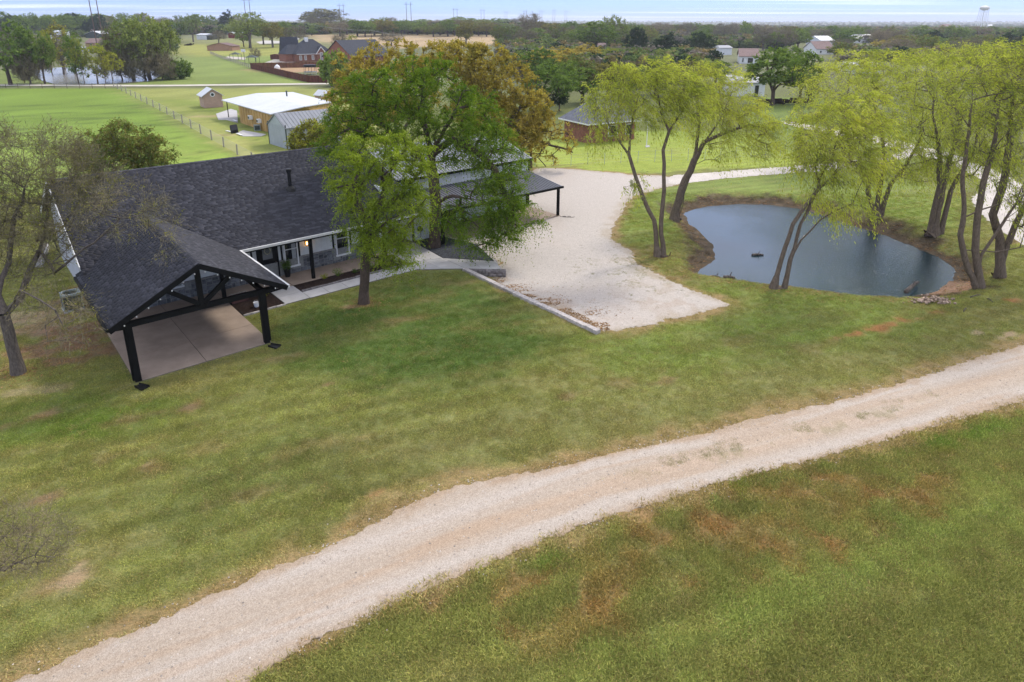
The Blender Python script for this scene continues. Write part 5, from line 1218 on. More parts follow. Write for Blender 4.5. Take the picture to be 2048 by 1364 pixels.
B2 = [(0, 5.6, 4.0, 2.6), (-2.6, 4.6, 2.2, 1.6), (2.4, 6.2, 2.2, 2.2), (-.8, 7.6, 2.4, 1.8), (1.8, 3.9, 2.0, 1.3)]
B3 = [(0, 5.2, 2.0, 4.0), (.6, 7.4, 1.4, 2.2), (-.7, 4.0, 1.7, 2.4)]
BC = [(0, 3.6, 3.0, 2.8), (0, 6.2, 2.3, 2.4), (.2, 8.4, 1.3, 1.5), (-1.2, 4.6, 2.0, 2.0), (1.3, 5.4, 1.8, 2.0)]
sp = lambda m_, ns=5, k=7, l=.42, w_=.26, L=1.0, **q: dict(mat=m_, ns=ns, k=k, l=l, w=w_, L=L, **q)
tw = lambda m_, ns=6: dict(mat=m_, ns=ns, k=4, l=.75, w=.05, L=1.3, lean=.88)
PR = {
 'green': [proto(1, B1, 120, [sp(M['leaf_green'])], M['bark']), proto(2, B2, 130, [sp(M['leaf_green'])], M['bark'])],
 'slim': [proto(3, B3, 90, [sp(M['leaf_green'], 4, 6, .34, .2, .8)], M['bark_g'], .14), proto(33, B3, 80, [sp(M['leaf_olive'], 3, 5, .3, .18, .8), sp(M['leaf_yellow'], 1, 5, .3, .18, .8)], M['bark_g'], .13)],
 'dark': [proto(4, BC, 150, [sp(M['leaf_dark'], 6, 7, .45, .24, .8)], M['bark'], .25, 2, 1.2), proto(5, B2, 140, [sp(M['leaf_dark'], 6, 7, .45, .26, .9)], M['bark'], .25)],
 'olive': [proto(6, B1, 120, [sp(M['leaf_olive'], 5, 6)], M['bark_g']), proto(7, B2, 120, [sp(M['leaf_olive'], 3, 6), sp(M['leaf_green'], 2, 6)], M['bark_g'])],
 'oak': [proto(61, B2, 130, [sp(M['leaf_oak'], 5, 6)], M['bark_g'])],
 'yellow': [proto(8, B1, 100, [sp(M['leaf_yellow'], 4, 6, .36, .2)], M['bark_w'], .16), proto(81, B3, 80, [sp(M['leaf_yellow'], 4, 6, .34, .2, .8)], M['bark_w'], .12)],
 'bare': [proto(9, B1, 130, [tw(M['twig'], 9), sp(M['leaf_grey'], 1, 4, .4, .2)], M['bark_g']), proto(10, B2, 130, [tw(M['twig'], 9), sp(M['leaf_grey'], 1, 4, .4, .2)], M['bark_g'])],
 'pale': [proto(21, B1, 120, [sp(M['leaf_spring'], 5, 6, .36, .2)], M['bark_g']), proto(22, B2, 120, [sp(M['leaf_spring'], 5, 6, .36, .2)], M['bark_g'])],
 'bush': [proto(11, [(0, 4.5, 4.6, 4.2), (-2, 3, 3, 3), (2, 3.4, 3, 3)], 110, [sp(M['leaf_green'], 5, 7, .8, .5, 1.3)], M['bark'], .2, 3, .8)],
 'thicket': [proto(12, [(0, 4.5, 4.8, 4.0), (-3, 3, 3, 3), (3, 3.4, 3, 3)], 120, [dict(mat=M['twig'], ns=10, k=4, l=1.3, w=.10, L=2.0, lean=.9, up=1.2)], M['bark_g'], .2, 3, .8)],
}
KW = {'pale': 'pale spring green', 'green': 'green leafy', 'slim': 'slender thin crowned', 'dark': 'dark evergreen', 'olive': 'olive green budding', 'oak': 'golden brown budding', 'yellow': 'yellow green', 'bare': 'bare grey', 'bush': 'rounded green', 'thicket': 'bare brown twiggy'}
pr_rng = random.Random(9)
def put_tree(kind, x, y, z, h, wid, label, group, near=True, cat='tree', name=None, var=None):
    P_ = PR[kind]; tm, cm, mm, pw_, pt = P_[var if var is not None else pr_rng.randrange(len(P_))]
    s_ = h / pt; sx = (wid / pw_) if wid else s_; rz = pr_rng.uniform(0, 6.28)
    name = name or {'bush': 'bush', 'thicket': 'thicket', 'oak': 'oak_tree', 'dark': 'evergreen_tree', 'bare': 'bare_tree'}.get(kind, 'tree')
    if near:
        r = thing(name, label, cat, (x, y, z), rz, group); r.scale = (sx, sx, s_); obj('trunk', tm, r); obj('crown', cm, r)
    else:
        r = obj(name, mm); r.location = (x, y, z); r.rotation_euler = (0, 0, rz); r.scale = (sx, sx, s_); tag(r, label, cat, group)
    return r
def put_px(kind, px, yb, yt, wpx, label, group=None, near=True, cat='tree', var=None, sink=0):
    x, y, z = gt(px, yb); top = at(px, yt, y)[2]; d = math.hypot(math.hypot(x, y), CAMH - z)
    return put_tree(kind, x, y, z - sink, max(1.5, top - z), wpx * (y / (ray(px, yb)[1])) / FPX, label, group, near, cat, None, var)
NEAR = [ # kind, px, ybase, ytop, width, label
 ('green', 22, 170, 44, 120, 'big bright green tree at the left edge by the far pond'), ('green', 90, 168, 60, 56, 'green tree with pale lower leaves just left of the far pond'),
 ('thicket', 62, 168, 92, 76, 'brown leafless thicket on the left tip of the far pond'), ('slim', 128, 150, 42, 54, 'tall slender green tree behind the left part of the far pond'),
 ('yellow', 105, 150, 60, 40, 'pale yellow green tree behind the left bank of the far pond'), ('slim', 158, 169, 72, 40, 'thin leaning tree in front of the far pond, leftmost of the row'),
 ('yellow', 170, 169, 76, 34, 'narrow yellow tree in front of the far pond beside a leaning stem'), ('yellow', 196, 168, 88, 52, 'wide yellow tree with three stems before the far pond'),
 ('slim', 212, 168, 104, 26, 'short thin sapling with yellow top before the far pond'), ('yellow', 226, 167, 104, 48, 'yellow tree with a forked dark stem at the right of the pond row'),
 ('thicket', 245, 160, 62, 64, 'tall brown thicket on the far right shore of the far pond'), ('pale', 268, 160, 40, 84, 'broad tall green tree behind the right shore of the far pond'),
 ('pale', 300, 160, 30, 90, 'tallest green tree above the right shore of the far pond'), ('pale', 332, 157, 42, 72, 'light green tree with a pale trunk at the right end of the far pond'),
 ('thicket', 292, 160, 96, 100, 'wide brown brush bank on the right shore of the far pond'), ('thicket', 325, 160, 110, 60, 'grey brown brush below the light green tree by the far pond'), ('bush', 362, 158, 122, 44, 'dark green bush at the right end of the far pond'),
 ('bush', 345, 159, 128, 40, 'green shrub between the pale trunk and the dark bush'),
 ('bare', 130, 140, 70, 60, 'bare tree behind the far pond among the brush'), ('slim', 150, 148, 60, 50, 'thin tree with buff leaves behind the far pond'),
 ('pale', 387, 84, 30, 42, 'light green round tree standing alone left of the barns'), ('green', 355, 84, 40, 40, 'grey green tree behind the tall trees of the far pond'),
 ('dark', 458, 66, 20, 34, 'dark evergreen in front of the white roofed barn'), ('bare', 438, 88, 62, 34, 'small bare tree behind the long low brick shed'),
 ('pale', 500, 96, 26, 80, 'large spreading green tree in the middle of the far meadow'), ('green', 527, 89, 40, 46, 'green tree touching the right side of the spreading meadow tree'),
 ('olive', 546, 95, 46, 54, 'olive brown crowned tree on the far meadow'), ('green', 566, 88, 44, 50, 'green tree with a dark crown right of the olive meadow tree'), ('green', 488, 94, 58, 30, 'small tree left of the spreading meadow tree trunk'),
 ('bare', 588, 91, 52, 56, 'bare tree left of the brick house roof'), ('green', 624, 72, 58, 22, 'small bright green tree behind the brick house chimney'), ('bare', 512, 123, 96, 26, 'small leafless bush in the brick house yard'),
 ('bush', 671, 172, 106, 60, 'dense dark green round tree beside the privacy fence corner'), ('bare', 684, 112, 68, 40, 'pale bare tree behind the right end of the brick house'), ('yellow', 703, 108, 70, 36, 'yellow green tree between the two dark roofs'),
 ('olive', 655, 58, 18, 92, 'olive green rounded tree clump far behind the brick house'), ('olive', 628, 58, 24, 60, 'olive tree on the left flank of the far rounded clump'),
 ('bare', 783, 92, 64, 54, 'twisted bare tree behind the second dark roof'), ('bare', 1062, 82, 28, 60, 'broad grey brown leafless tree at the right end of the tan field'),
 ('olive', 932, 96, 46, 44, 'yellow olive tree rising above the golden oak crown'), ('green', 1190, 106, 44, 96, 'big dark green spreading tree beyond the oaks'),
 ('pale', 1138, 100, 60, 40, 'pale green tree left of the big dark green spreading tree'), ('pale', 1228, 104, 30, 50, 'bright green tall tree behind the first evergreen'), ('dark', 1270, 115, 56, 56, 'conical dark evergreen, leftmost of three evergreens'),
 ('dark', 1334, 118, 66, 60, 'middle one of the three dark evergreens left of the white house'), ('dark', 1397, 118, 66, 62, 'rightmost of the three dark evergreens beside the white house'),
 ('green', 1075, 170, 98, 90, 'dark green round tree behind the golden oak'), ('green', 1130, 190, 120, 70, 'mid green tree left of the shingled brick house'), ('green', 1165, 208, 138, 96, 'green tree with dark shade beneath beside the brick house corner'), ('dark', 1118, 222, 178, 40, 'low dark evergreen mass beside the brick house corner'),
 ('oak', 1125, 140, 92, 90, 'budding brown oak beyond the round dark green tree'), ('oak', 1170, 138, 86, 70, 'olive brown oak below the big dark green spreading tree'), ('yellow', 1225, 134, 96, 50, 'small yellow green tree below the power lines'),
 ('green', 1545, 210, 98, 118, 'dark green spreading tree with a forked trunk on the lawn beyond the lane'), ('green', 1598, 207, 104, 80, 'green tree with a leaning trunk right of the forked tree'), ('green', 1575, 150, 92, 60, 'green crown behind the two lawn trees'),
 ('olive', 1622, 214, 160, 34, 'small leaning tree with a dark trunk on the lawn beyond the lane'), ('olive', 1680, 122, 84, 60, 'olive tree behind the willow crowns beside a pole'), ('yellow', 1745, 150, 100, 70, 'yellow green tree crown above the willow row'), ('yellow', 1830, 150, 96, 90, 'bright yellow green crown behind the willow row'),
 ('yellow', 1900, 150, 100, 80, 'yellow green crown behind the right willows'), ('dark', 1862, 95, 60, 46, 'dark rounded evergreen on the far right ridge'), ('dark', 2012, 112, 64, 52, 'dark evergreen near the right edge of the view'), ('dark', 2044, 118, 62, 26, 'dark evergreen at the very right edge'),
 ('bare', 1795, 118, 78, 70, 'grey brown bare tree left of the dark rounded evergreen'), ('olive', 1850, 118, 72, 60, 'olive brown tree in front of the dark rounded evergreen'), ('bare', 1925, 124, 76, 80, 'wide bare brown tree behind the right willows'),
 ('yellow', 1980, 150, 104, 80, 'yellow tree crown behind the rightmost willows'), ('yellow', 2040, 150, 96, 60, 'yellow green crown at the right edge behind the willows'),
 ('green', 1095, 222, 132, 110, 'wide green tree between the golden oak and the ranch house'), ('olive', 1215, 205, 128, 100, 'olive tree just behind the ranch house ridge'), ('green', 1255, 200, 130, 90, 'green tree behind the ranch house, right of the olive one'),
 ('oak', 1090, 160, 96, 110, 'brown budding oak above the wide green tree'), ('olive', 1150, 165, 108, 90, 'olive budding tree behind the pale green tree'), ('green', 1310, 190, 128, 90, 'green tree behind the crowns of the first willow'), ('olive', 1370, 180, 124, 90, 'olive tree behind the second willow'), ('green', 1430, 170, 122, 70, 'green tree left of the pale barn'),
 ('bare', 15, 120, 56, 60, 'bare tree behind the bright green tree at the left edge'),
]
for i, (k, px, yb, yt, wp_, lab) in enumerate(NEAR):
    put_px(k, px, yb, yt, wp_, lab, 'trees beyond the lane and fields', near=True)
# belts of trees, each tree its own object
belt = random.Random(17); cntb = 0
def belt_row(x0, x1, yb, yt, step, kinds, lab, grp, jitter=6, wid=(34, 60)):
    global cntb
    x = x0
    while x < x1:
        if (yb > 90 and (1615 < x < 1680 or 1700 < x < 1752)) or (yb > 96 and 1425 < x < 1525): x += 12; continue
        k = belt.choice(kinds); j = belt.uniform(-1, 1); fx = (x - x0) / (x1 - x0); st_ = ['left end', 'left middle', 'middle', 'right middle', 'right end'][min(4, max(0, int(fx * 5)))]
        b_ = yb + belt.uniform(-jitter, jitter) * .5; t_ = yt + belt.uniform(-jitter, jitter)
        o_ = put_px(k, x, b_, min(t_, b_ - 9), belt.uniform(*wid), (lab % KW[k]) + ', ' + st_, grp, near=False); cntb += 1
        x += step * belt.uniform(.7, 1.3)
belt_row(-10, 210, 72, 30, 17, ['green', 'green', 'dark', 'olive', 'green'], '%s tree in the belt behind the far pond', 'tree belt behind the far pond')
belt_row(-10, 480, 60, 32, 22, ['bare', 'green', 'bare', 'olive', 'green'], '%s tree in the back belt at the upper left', 'back belt at the upper left')
belt_row(330, 640, 62, 40, 22, ['bare', 'green', 'bare', 'olive', 'bare'], '%s tree in the belt behind the barns', 'tree belt behind the barns', wid=(30, 50))
belt_row(680, 1010, 71, 44, 17, ['bare', 'green', 'olive', 'bare', 'green', 'olive'], '%s tree along the far edge of the tan field', 'belt along the tan field')
belt_row(690, 1060, 60, 38, 24, ['green', 'olive', 'bare', 'green'], '%s tree in the woods behind the tan field', 'woods edge behind the tan field')
belt_row(1000, 1300, 92, 56, 22, ['bare', 'olive', 'bare', 'green'], '%s tree in the belt beyond the right oaks', 'belt beyond the right oaks')
belt_row(1080, 1560, 78, 48, 22, ['bare', 'bare', 'olive', 'green', 'bare', 'green'], '%s tree in the belt behind the evergreens', 'belt behind the evergreens')
belt_row(1400, 1780, 98, 62, 24, ['bare', 'olive', 'green', 'bare', 'oak'], '%s tree in the belt behind the white house', 'belt behind the white house')
belt_row(1560, 2060, 84, 56, 22, ['bare', 'olive', 'green', 'green', 'bare'], '%s tree in the back belt at the right', 'back belt at the right', wid=(30, 52))
belt_row(1660, 2060, 106, 74, 26, ['bare', 'olive', 'oak', 'green', 'bare'], '%s tree in the near belt at the right', 'near belt at the right')
# far woods: instanced, nobody could count them
protoc = bpy.data.collections.new('wood_prototypes')
for k, (ns, sc_) in {'green': (1, 1), 'olive': (1, 1), 'bare': (1, 1)}.items():
    pass
FP = [proto(100 + i, [(0, 4.2, 3.8, 4.0), (-1.5, 6, 2.5, 2.4), (1.8, 5.0, 2.4, 3.2)], 44, [sp(m_, 3, 4, 1.1, .8, 1.2)], M['bark_g'], .2, 1, 1.5, True)[2] for i, m_ in enumerate([M['leaf_far'], M['leaf_spring'], M['leaf_grey'], M['leaf_far'], M['leaf_buff'], M['leaf_dark'], M['leaf_grey'], M['leaf_far']])]
for i, me in enumerate(FP):
    o_ = bpy.data.objects.new('wood_tree', me); protoc.objects.link(o_)
def gn_instances(name, label, pts, rot, scl, coll, col=None):
    me = bpy.data.meshes.new(name); me.vertices.add(len(pts)); me.vertices.foreach_set('co', np.asarray(pts, np.float32).ravel())
    for nm, arr in (('rot', rot), ('scl', scl)):
        a = me.attributes.new(nm, 'FLOAT_VECTOR', 'POINT'); a.data.foreach_set('vector', np.asarray(arr, np.float32).ravel())
    if col is not None:
        a = me.attributes.new('Col', 'FLOAT_COLOR', 'POINT'); c4 = np.ones((len(pts), 4), np.float32); c4[:, :3] = col; a.data.foreach_set('color', c4.ravel())
    me.update(); o_ = obj(name, me); tag(o_, label, kind='stuff')
    ng = bpy.data.node_groups.new(name, 'GeometryNodeTree'); ng.interface.new_socket('Geometry', in_out='INPUT', socket_type='NodeSocketGeometry'); ng.interface.new_socket('Geometry', in_out='OUTPUT', socket_type='NodeSocketGeometry')
    gi = ng.nodes.new('NodeGroupInput'); go = ng.nodes.new('NodeGroupOutput'); ip = ng.nodes.new('GeometryNodeInstanceOnPoints'); ci = ng.nodes.new('GeometryNodeCollectionInfo')
    ci.inputs['Collection'].default_value = coll; ci.inputs['Separate Children'].default_value = True; ci.inputs['Reset Children'].default_value = True
    ip.inputs['Pick Instance'].default_value = True
    L_ = ng.links.new; L_(gi.outputs[0], ip.inputs['Points']); L_(ci.outputs[0], ip.inputs['Instance'])
    ar = ng.nodes.new('GeometryNodeInputNamedAttribute'); ar.data_type = 'FLOAT_VECTOR'; ar.inputs['Name'].default_value = 'rot'
    as_ = ng.nodes.new('GeometryNodeInputNamedAttribute'); as_.data_type = 'FLOAT_VECTOR'; as_.inputs['Name'].default_value = 'scl'
    rv = ng.nodes.new('FunctionNodeRandomValue'); rv.data_type = 'INT'; rv.inputs['Min'].default_value = 0; rv.inputs['Max'].default_value = len(coll.objects) - 1
    outi = [s_ for s_ in rv.outputs if s_.type == 'INT'][0]; mi_ = [s_ for s_ in rv.inputs if s_.type == 'INT' and s_.name in ('Min', 'Max')]
    mi_[0].default_value = 0; mi_[1].default_value = len(coll.objects) - 1
    av = lambda nd: [s_ for s_ in nd.outputs if s_.name == 'Attribute' and s_.enabled][0] if any(s_.enabled for s_ in nd.outputs) else nd.outputs[0]
    L_(av(ar), ip.inputs['Rotation']); L_(av(as_), ip.inputs['Scale']); L_(outi, ip.inputs['Instance Index']); L_(ip.outputs[0], go.inputs[0])
    md = o_.modifiers.new('instances', 'NODES'); md.node_group = ng
    return o_
fr = np.random.default_rng(55)
pts = []
N_ = 26000
# density by distance: Y chosen uniform in 1/Y so that the woods fill the view evenly
Yv = 1 / fr.uniform(1 / 8500., 1 / 430., N_); Xk = fr.uniform(-.95, .95, N_); Xv = Xk * Yv
keep = fbm(Xv, Yv, 1 / 260., 3, 3) > .34
keep &= ~((Yv < 1000) & (Xk < -.02) & (Yv < 560))
fieldP = poly([(640, 84), (620, 70), (700, 67), (1050, 71), (1056, 90), (800, 98)]); keep &= sdist(Xv, Yv, fieldP) > 0
meadP = poly([(330, 120), (330, 75), (640, 75), (760, 80), (640, 120)]); keep &= sdist(Xv, Yv, meadP) > 0
keep &= ~((Yv < 620) & (Xk > .25) & (Xk < .5))
keep &= ~((Yv < 500))
Xv, Yv = Xv[keep], Yv[keep]
Ym = fr.uniform(190, 520, 26000); Xm = fr.uniform(-.9, .95, 26000) * Ym
zc_ = Ym * cP + (CAMH - terrain(Xm, Ym)) * sP; pxm = 1024 + FPX * Xm / zc_; pym = CY + FPX * ((CAMH - terrain(Xm, Ym)) * cP - Ym * sP) / zc_
km = np.zeros(len(Xm), bool)
for P_ in ([(1000, 94), (1060, 84), (1230, 92), (1300, 86), (1440, 90), (1440, 60), (1000, 60)], [(1430, 96), (1560, 100), (1600, 84), (1700, 92), (1760, 84), (2080, 84), (2080, 55), (1430, 60)], [(1740, 122), (1800, 100), (2080, 100), (2080, 128), (1900, 126)], [(1040, 150), (1120, 128), (1240, 120), (1290, 122), (1440, 126), (1440, 138), (1260, 150), (1180, 172), (1090, 180)],
           [(-20, 78), (200, 74), (210, 66), (-20, 66)], [(-20, 130), (40, 118), (90, 100), (96, 84), (-20, 80)], [(215, 118), (330, 112), (350, 92), (345, 70), (230, 70)], [(1620, 128), (1740, 128), (1745, 108), (1610, 108)], [(330, 66), (400, 60), (640, 62), (640, 54), (330, 54)]):
    km |= sdist(pxm, pym, P_) < 0
km &= fr.random(len(km)) < .55
km2 = (sdist(pxm, pym, [(1030, 90), (1300, 104), (1420, 128), (1420, 150), (1250, 160), (1190, 205), (1110, 215), (1060, 170), (1000, 110)]) < 0) & (fr.random(len(km)) < .35); km |= km2
for bx0, bx1, by0, by1 in ((1422, 1532, 96, 145), (1610, 1682, 90, 128), (1695, 1752, 82, 112), (1175, 1215, 98, 112)): km &= ~((pxm > bx0) & (pxm < bx1) & (pym > by0) & (pym < by1))
Xv = np.concatenate([Xv, Xm[km]]); Yv = np.concatenate([Yv, Ym[km]]); n = len(Xv); print('woods', n)
hz_ = fr.uniform(.7, 1.2, n) * np.where(Yv < 520, .72, 1)
gn_instances('far_woods', 'mixed green and leafless grey woods fading to the horizon', np.stack([Xv, Yv, terrain(Xv, Yv) - .5], -1), np.stack([np.zeros(n), np.zeros(n), fr.uniform(0, 6.28, n)], -1), np.stack([hz_ * fr.uniform(1, 1.6, n), hz_ * fr.uniform(1, 1.6, n), hz_ * (.85 + .2 * (Yv > 2500))], -1), protoc)

# ================================================================ grass
m, t, o = newmat('grass_blades')
ga = N(t, 'ShaderNodeAttribute', attribute_name='Col'); ga.attribute_type = 'INSTANCER'
vv = N(t, 'ShaderNodeAttribute', attribute_name='v')
c = mixc(t, ga.outputs['Color'], ramp(t, vv.outputs['Fac'], [(0, (.68, .75, .6)), (.6, (1.05, 1.08, .95)), (.9, (1.4, 1.3, 1.2)), (1, (1.9, 1.7, 1.6))]), 1.0, 'MULTIPLY')
d = N(t, 'ShaderNodeBsdfDiffuse'); tr = N(t, 'ShaderNodeBsdfTranslucent'); t.links.new(c, d.inputs[0]); t.links.new(c, tr.inputs[0])
ms = N(t, 'ShaderNodeMixShader'); ms.inputs[0].default_value = .3; t.links.new(d.outputs[0], ms.inputs[1]); t.links.new(tr.outputs[0], ms.inputs[2]); t.links.new(ms.outputs[0], o.inputs[0]); M['grass'] = m
gcoll = bpy.data.collections.new('grass_prototypes'); gr = np.random.default_rng(88)
for q in range(5):
    n = 46; r_0 = .17 * np.sqrt(gr.random(n)); a = gr.uniform(0, 6.28, n); bx, by = r_0 * np.cos(a), r_0 * np.sin(a)
    h = gr.uniform(.02, .055, n); w_ = gr.uniform(.006, .012, n); t_ = gr.uniform(0, 6.28, n); lx, ly = gr.normal(0, .03, n), gr.normal(0, .03, n)
    V = np.stack([np.stack([bx - w_ * np.cos(t_), by - w_ * np.sin(t_), np.zeros(n)], -1), np.stack([bx + w_ * np.cos(t_), by + w_ * np.sin(t_), np.zeros(n)], -1), np.stack([bx + lx, by + ly, h], -1)], 1).reshape(-1, 3)
    me = mesh_np('grass_tuft', V, (np.arange(n) * 3)[:, None] + np.arange(3)[None, :], M['grass'], v=gr.random(n)); gcoll.objects.link(bpy.data.objects.new('grass_tuft', me))
ncand = 150000
# points spread with density falling off with distance
Yg = gr.uniform(10.5, 60, ncand); Yg = 10.5 + (Yg - 10.5) ** 1.0; k_ = gr.uniform(-.86, .86, ncand); Xg = k_ * (Yg * 1.0 + 2.5)
keep = gr.random(ncand) < np.clip((Yg / 20.) * np.clip(1.9 - Yg / 40, .12, 1), 0, 1)
Xg, Yg = Xg[keep], Yg[keep]
dr = sdist(Xg, Yg, ROAD) + .32 * (fbm(Xg, Yg, 1.4, 4, 7) - .5); dl = sdist(Xg, Yg, LOT) + .6 * (fbm(Xg, Yg, 1.4, 4, 7) - .5); dp = sdist(Xg, Yg, pond); dd = np.minimum(sdist(Xg, Yg, DRIVE), sdist(Xg, Yg, DRIVE2))
housP = [HW(*q) for q in [(-.1, -.1), (6.05, -.1), (6.05, 3.95), (16.9, 3.75), (19.2, 1.95), (21.2, .2), (24, 5.5), (33, 6.9), (33, 30), (-.1, 30)]]
dh = sdist(Xg, Yg, housP); el = np.abs(sdist(Xg, Yg, [tuple(_e0), tuple(_e1), tuple(_e1 + .01)]))
edge = np.minimum(np.maximum(dr, 0), np.maximum(dl, 0))
keep = (dr > -.05) & (dl > -.05) & (dp > .5) & (dd > .1) & (dh > .05) & (el > .17)
Xg, Yg, dr, dl, dp = Xg[keep], Yg[keep], dr[keep], dl[keep], dp[keep]
cg = ground_col(Xg, Yg); green = (cg[:, 1] / (cg[:, 0] + 1e-4))
keep = gr.random(len(Xg)) < np.clip((green - .62) * 2.2, .22, 1)
Xg, Yg, cg, dr = Xg[keep], Yg[keep], cg[keep], dr[keep]; n = len(Xg); stw = (gr.random(n) < .09)[:, None]; cg = np.where(stw, np.array([[.17, .145, .065]]), cg); cg = np.minimum(cg, .22)
rough = (Yg < np.interp(Xg, [q[0] for q in roadc_w], [q[1] for q in roadc_w]))
s_ = gr.uniform(.8, 1.3, n) * np.where(rough, 1.35, .95) * np.where(dr < .3, 1.15, 1) * (.8 + .5 * fbm(Xg, Yg, .8, 3, 2))
gn_instances('grass', 'short grass blades of the lawn and the rougher verge', np.stack([Xg, Yg, terrain(Xg, Yg) - .004], -1), np.stack([np.zeros(n), np.zeros(n), gr.uniform(0, 6.28, n)], -1), np.stack([s_, s_, s_ * np.where(rough, 1.05, .8)], -1), gcoll, cg * gr.uniform(1.25, 2.35, (n, 1)) * np.array([[1.04, 1.0, .95]]))
print('grass tufts', n, 'belt trees', cntb)
# ================================================================ buildings and things beyond
def frame(L, R):                                     # local axes of a base line seen from the camera side
    L = np.array(L[:2]); R = np.array(R[:2]); u = R - L; W_ = np.linalg.norm(u); u /= W_; nrm = np.array([-u[1], u[0]])
    if nrm @ L < 0: nrm = -nrm
    return L, u, nrm, W_, math.atan2(u[1], u[0])
def zof(px, py, P_):                                 # height of a pixel above a ground point
    return at(px, py, P_[1])[2]
def gable_house(name, label, L, R, depth, eave, ridge, wall, roof, cat='building', over=.25, z0=None, windows=(), along=False, trim=None, ribs=0, group=None, door=None):
    """gable end from L to R (ridge runs away from it), or eave side from L to R when along"""
    L0, u, nrm, W_, rz = frame(L, R); z0 = float(terrain(*L0)) if z0 is None else z0
    t_ = thing(name, label, cat, (*L0, z0 - .1), rz, group); eave += .1; ridge += .1
    D = depth; x1, y1 = W_, D
    mb = MB()
    if not along:
        mb.add([(0, 0, 0), (x1, 0, 0), (x1, 0, eave), (x1 / 2, 0, ridge), (0, 0, eave), (0, D, 0), (x1, D, 0), (x1, D, eave), (x1 / 2, D, ridge), (0, D, eave)],
               [(0, 1, 2, 3, 4), (9, 8, 7, 6, 5), (0, 5, 6, 1), (1, 6, 7, 2), (0, 4, 9, 5)])
        mb.part('wall', wall, t_)
        k = (ridge - eave) / (x1 / 2)
        for s_ in (0, 1):
            e = -over if s_ == 0 else x1 + over; mb = MB()
            mb.slab([(e, -over, eave - k * over + .04), (x1 / 2, -over, ridge + .04), (x1 / 2, D + over, ridge + .04), (e, D + over, eave - k * over + .04)], .1); rf = mb.part('roof', roof, t_)
            if ribs:
                mb = MB(); y = 0
                while y < D: mb.bar((e, y, eave - k * over + .06), (x1 / 2, y, ridge + .06), .05, .05); y += ribs
                mb.part('ribs', roof, rf)
    else:
        mb.add([(0, 0, 0), (0, D, 0), (0, D, eave), (0, D / 2, ridge), (0, 0, eave), (x1, 0, 0), (x1, D, 0), (x1, D, eave), (x1, D / 2, ridge), (x1, 0, eave)],
               [(4, 3, 2, 1, 0), (5, 6, 7, 8, 9), (0, 1, 6, 5), (0, 5, 9, 4), (1, 2, 7, 6)])
        mb.part('wall', wall, t_); k = (ridge - eave) / (D / 2)
        for s_ in (0, 1):
            e = -over if s_ == 0 else D + over; mb = MB()
            mb.slab([(-over, e, eave - k * over + .04), (x1 + over, e, eave - k * over + .04), (x1 + over, D / 2, ridge + .04), (-over, D / 2, ridge + .04)], .1); mb.part('roof', roof, t_)
    for wx0, wx1, wz0, wz1, mt in windows:
        mb = MB(); mb.box(wx0, wx1, -.06, -.01, wz0, wz1); f_ = mb.part('window', M['white_trim'], t_)
        mb = MB(); mb.box(wx0 + .08, wx1 - .08, -.09, -.062, wz0 + .08, wz1 - .08); mb.part('pane', mt, f_)
    if door:
        mb = MB(); mb.box(door[0], door[1], -.06, -.01, .05, door[2]); mb.part('door', door[3], t_)
    return t_
# grey metal shed behind the house
t_ = gable_house('metal_shed', 'light grey metal shed with a ribbed roof just behind the house roof', g(540, 287.5), g(575, 298.4), 7.5, zof(571, 256, g(575, 298.4)), zof(551, 226, g(552, 291)), M['greymetal'], M['greyroof'], 'shed', .15, ribs=.5)
L0, u, nrm, W_, rz = frame(g(540, 287.5), g(575, 298.4))
for k in range(1, 11):
    mb = MB(); mb.box(k * W_ / 11, k * W_ / 11 + .04, -.03, -.005, .05, 2.9); mb.part('rib', M['greymetal'], t_)
mb = MB(); mb.box(W_ + .02, W_ + .06, .5, 3.6, .05, 2.6); mb.part('door', basic('grey_door', (.28, .29, .31), .5, .05), t_)
mb = MB(); mb.box(W_ - .02, W_ + .08, -.06, .05, 0, 3.1); mb.box(-.05, .03, -.06, .04, 0, 3.1); mb.part('corner_trim', M['acdark'], t_)
# ochre building with a white roof
t_ = thing('plywood_building', 'ochre plywood building with a wide white low gable roof and an open left porch', 'building', (*g(480, 250), 0))
o0 = np.array([*g(480, 250), 0.])
q = lambda x, y, z: tuple(np.array([*g(x, y, z), z]) - o0)
mb = MB(); mb.slab([q(442.5, 199.7, 2.9), q(541, 228, 2.9), q(610, 212.5, 3.7), q(513, 186.3, 3.7)], .12); mb.part('roof', M['white_roof'], t_)
mb = MB(); mb.slab([q(513, 186.3, 3.7), q(610, 212.5, 3.7), q(664, 204, 2.9), q(586, 184, 2.9)], .12); mb.part('roof', M['white_roof'], t_)
e0 = np.array(q(473, 208.5, 2.9)); e1 = np.array(q(541, 228, 2.9)); r1 = np.array(q(610, 212.5, 3.7)); r0_ = np.array(q(537, 192.6, 3.7)); f1 = np.array(q(664, 204, 2.9)); f0 = np.array(q(600, 187, 2.9)); cen = (e0 + f1) / 2
ins = lambda p_, k=.965: np.array([cen[0] + (p_[0] - cen[0]) * k, cen[1] + (p_[1] - cen[1]) * k, p_[2] - .14])
e0, e1, r1, r0_, f1, f0 = map(ins, (e0, e1, r1, r0_, f1, f0)); gz = lambda p_: (p_[0], p_[1], 0)
mb = MB(); mb.add([gz(e0), gz(e1), tuple(e1), tuple(e0), gz(f1), gz(f0), tuple(f0), tuple(f1), tuple(r1), tuple(r0_)], [(0, 1, 2, 3), (1, 4, 7, 8, 2), (4, 5, 6, 7), (5, 0, 3, 9, 6)]); mb.part('wall', M['tan_ply'], t_)
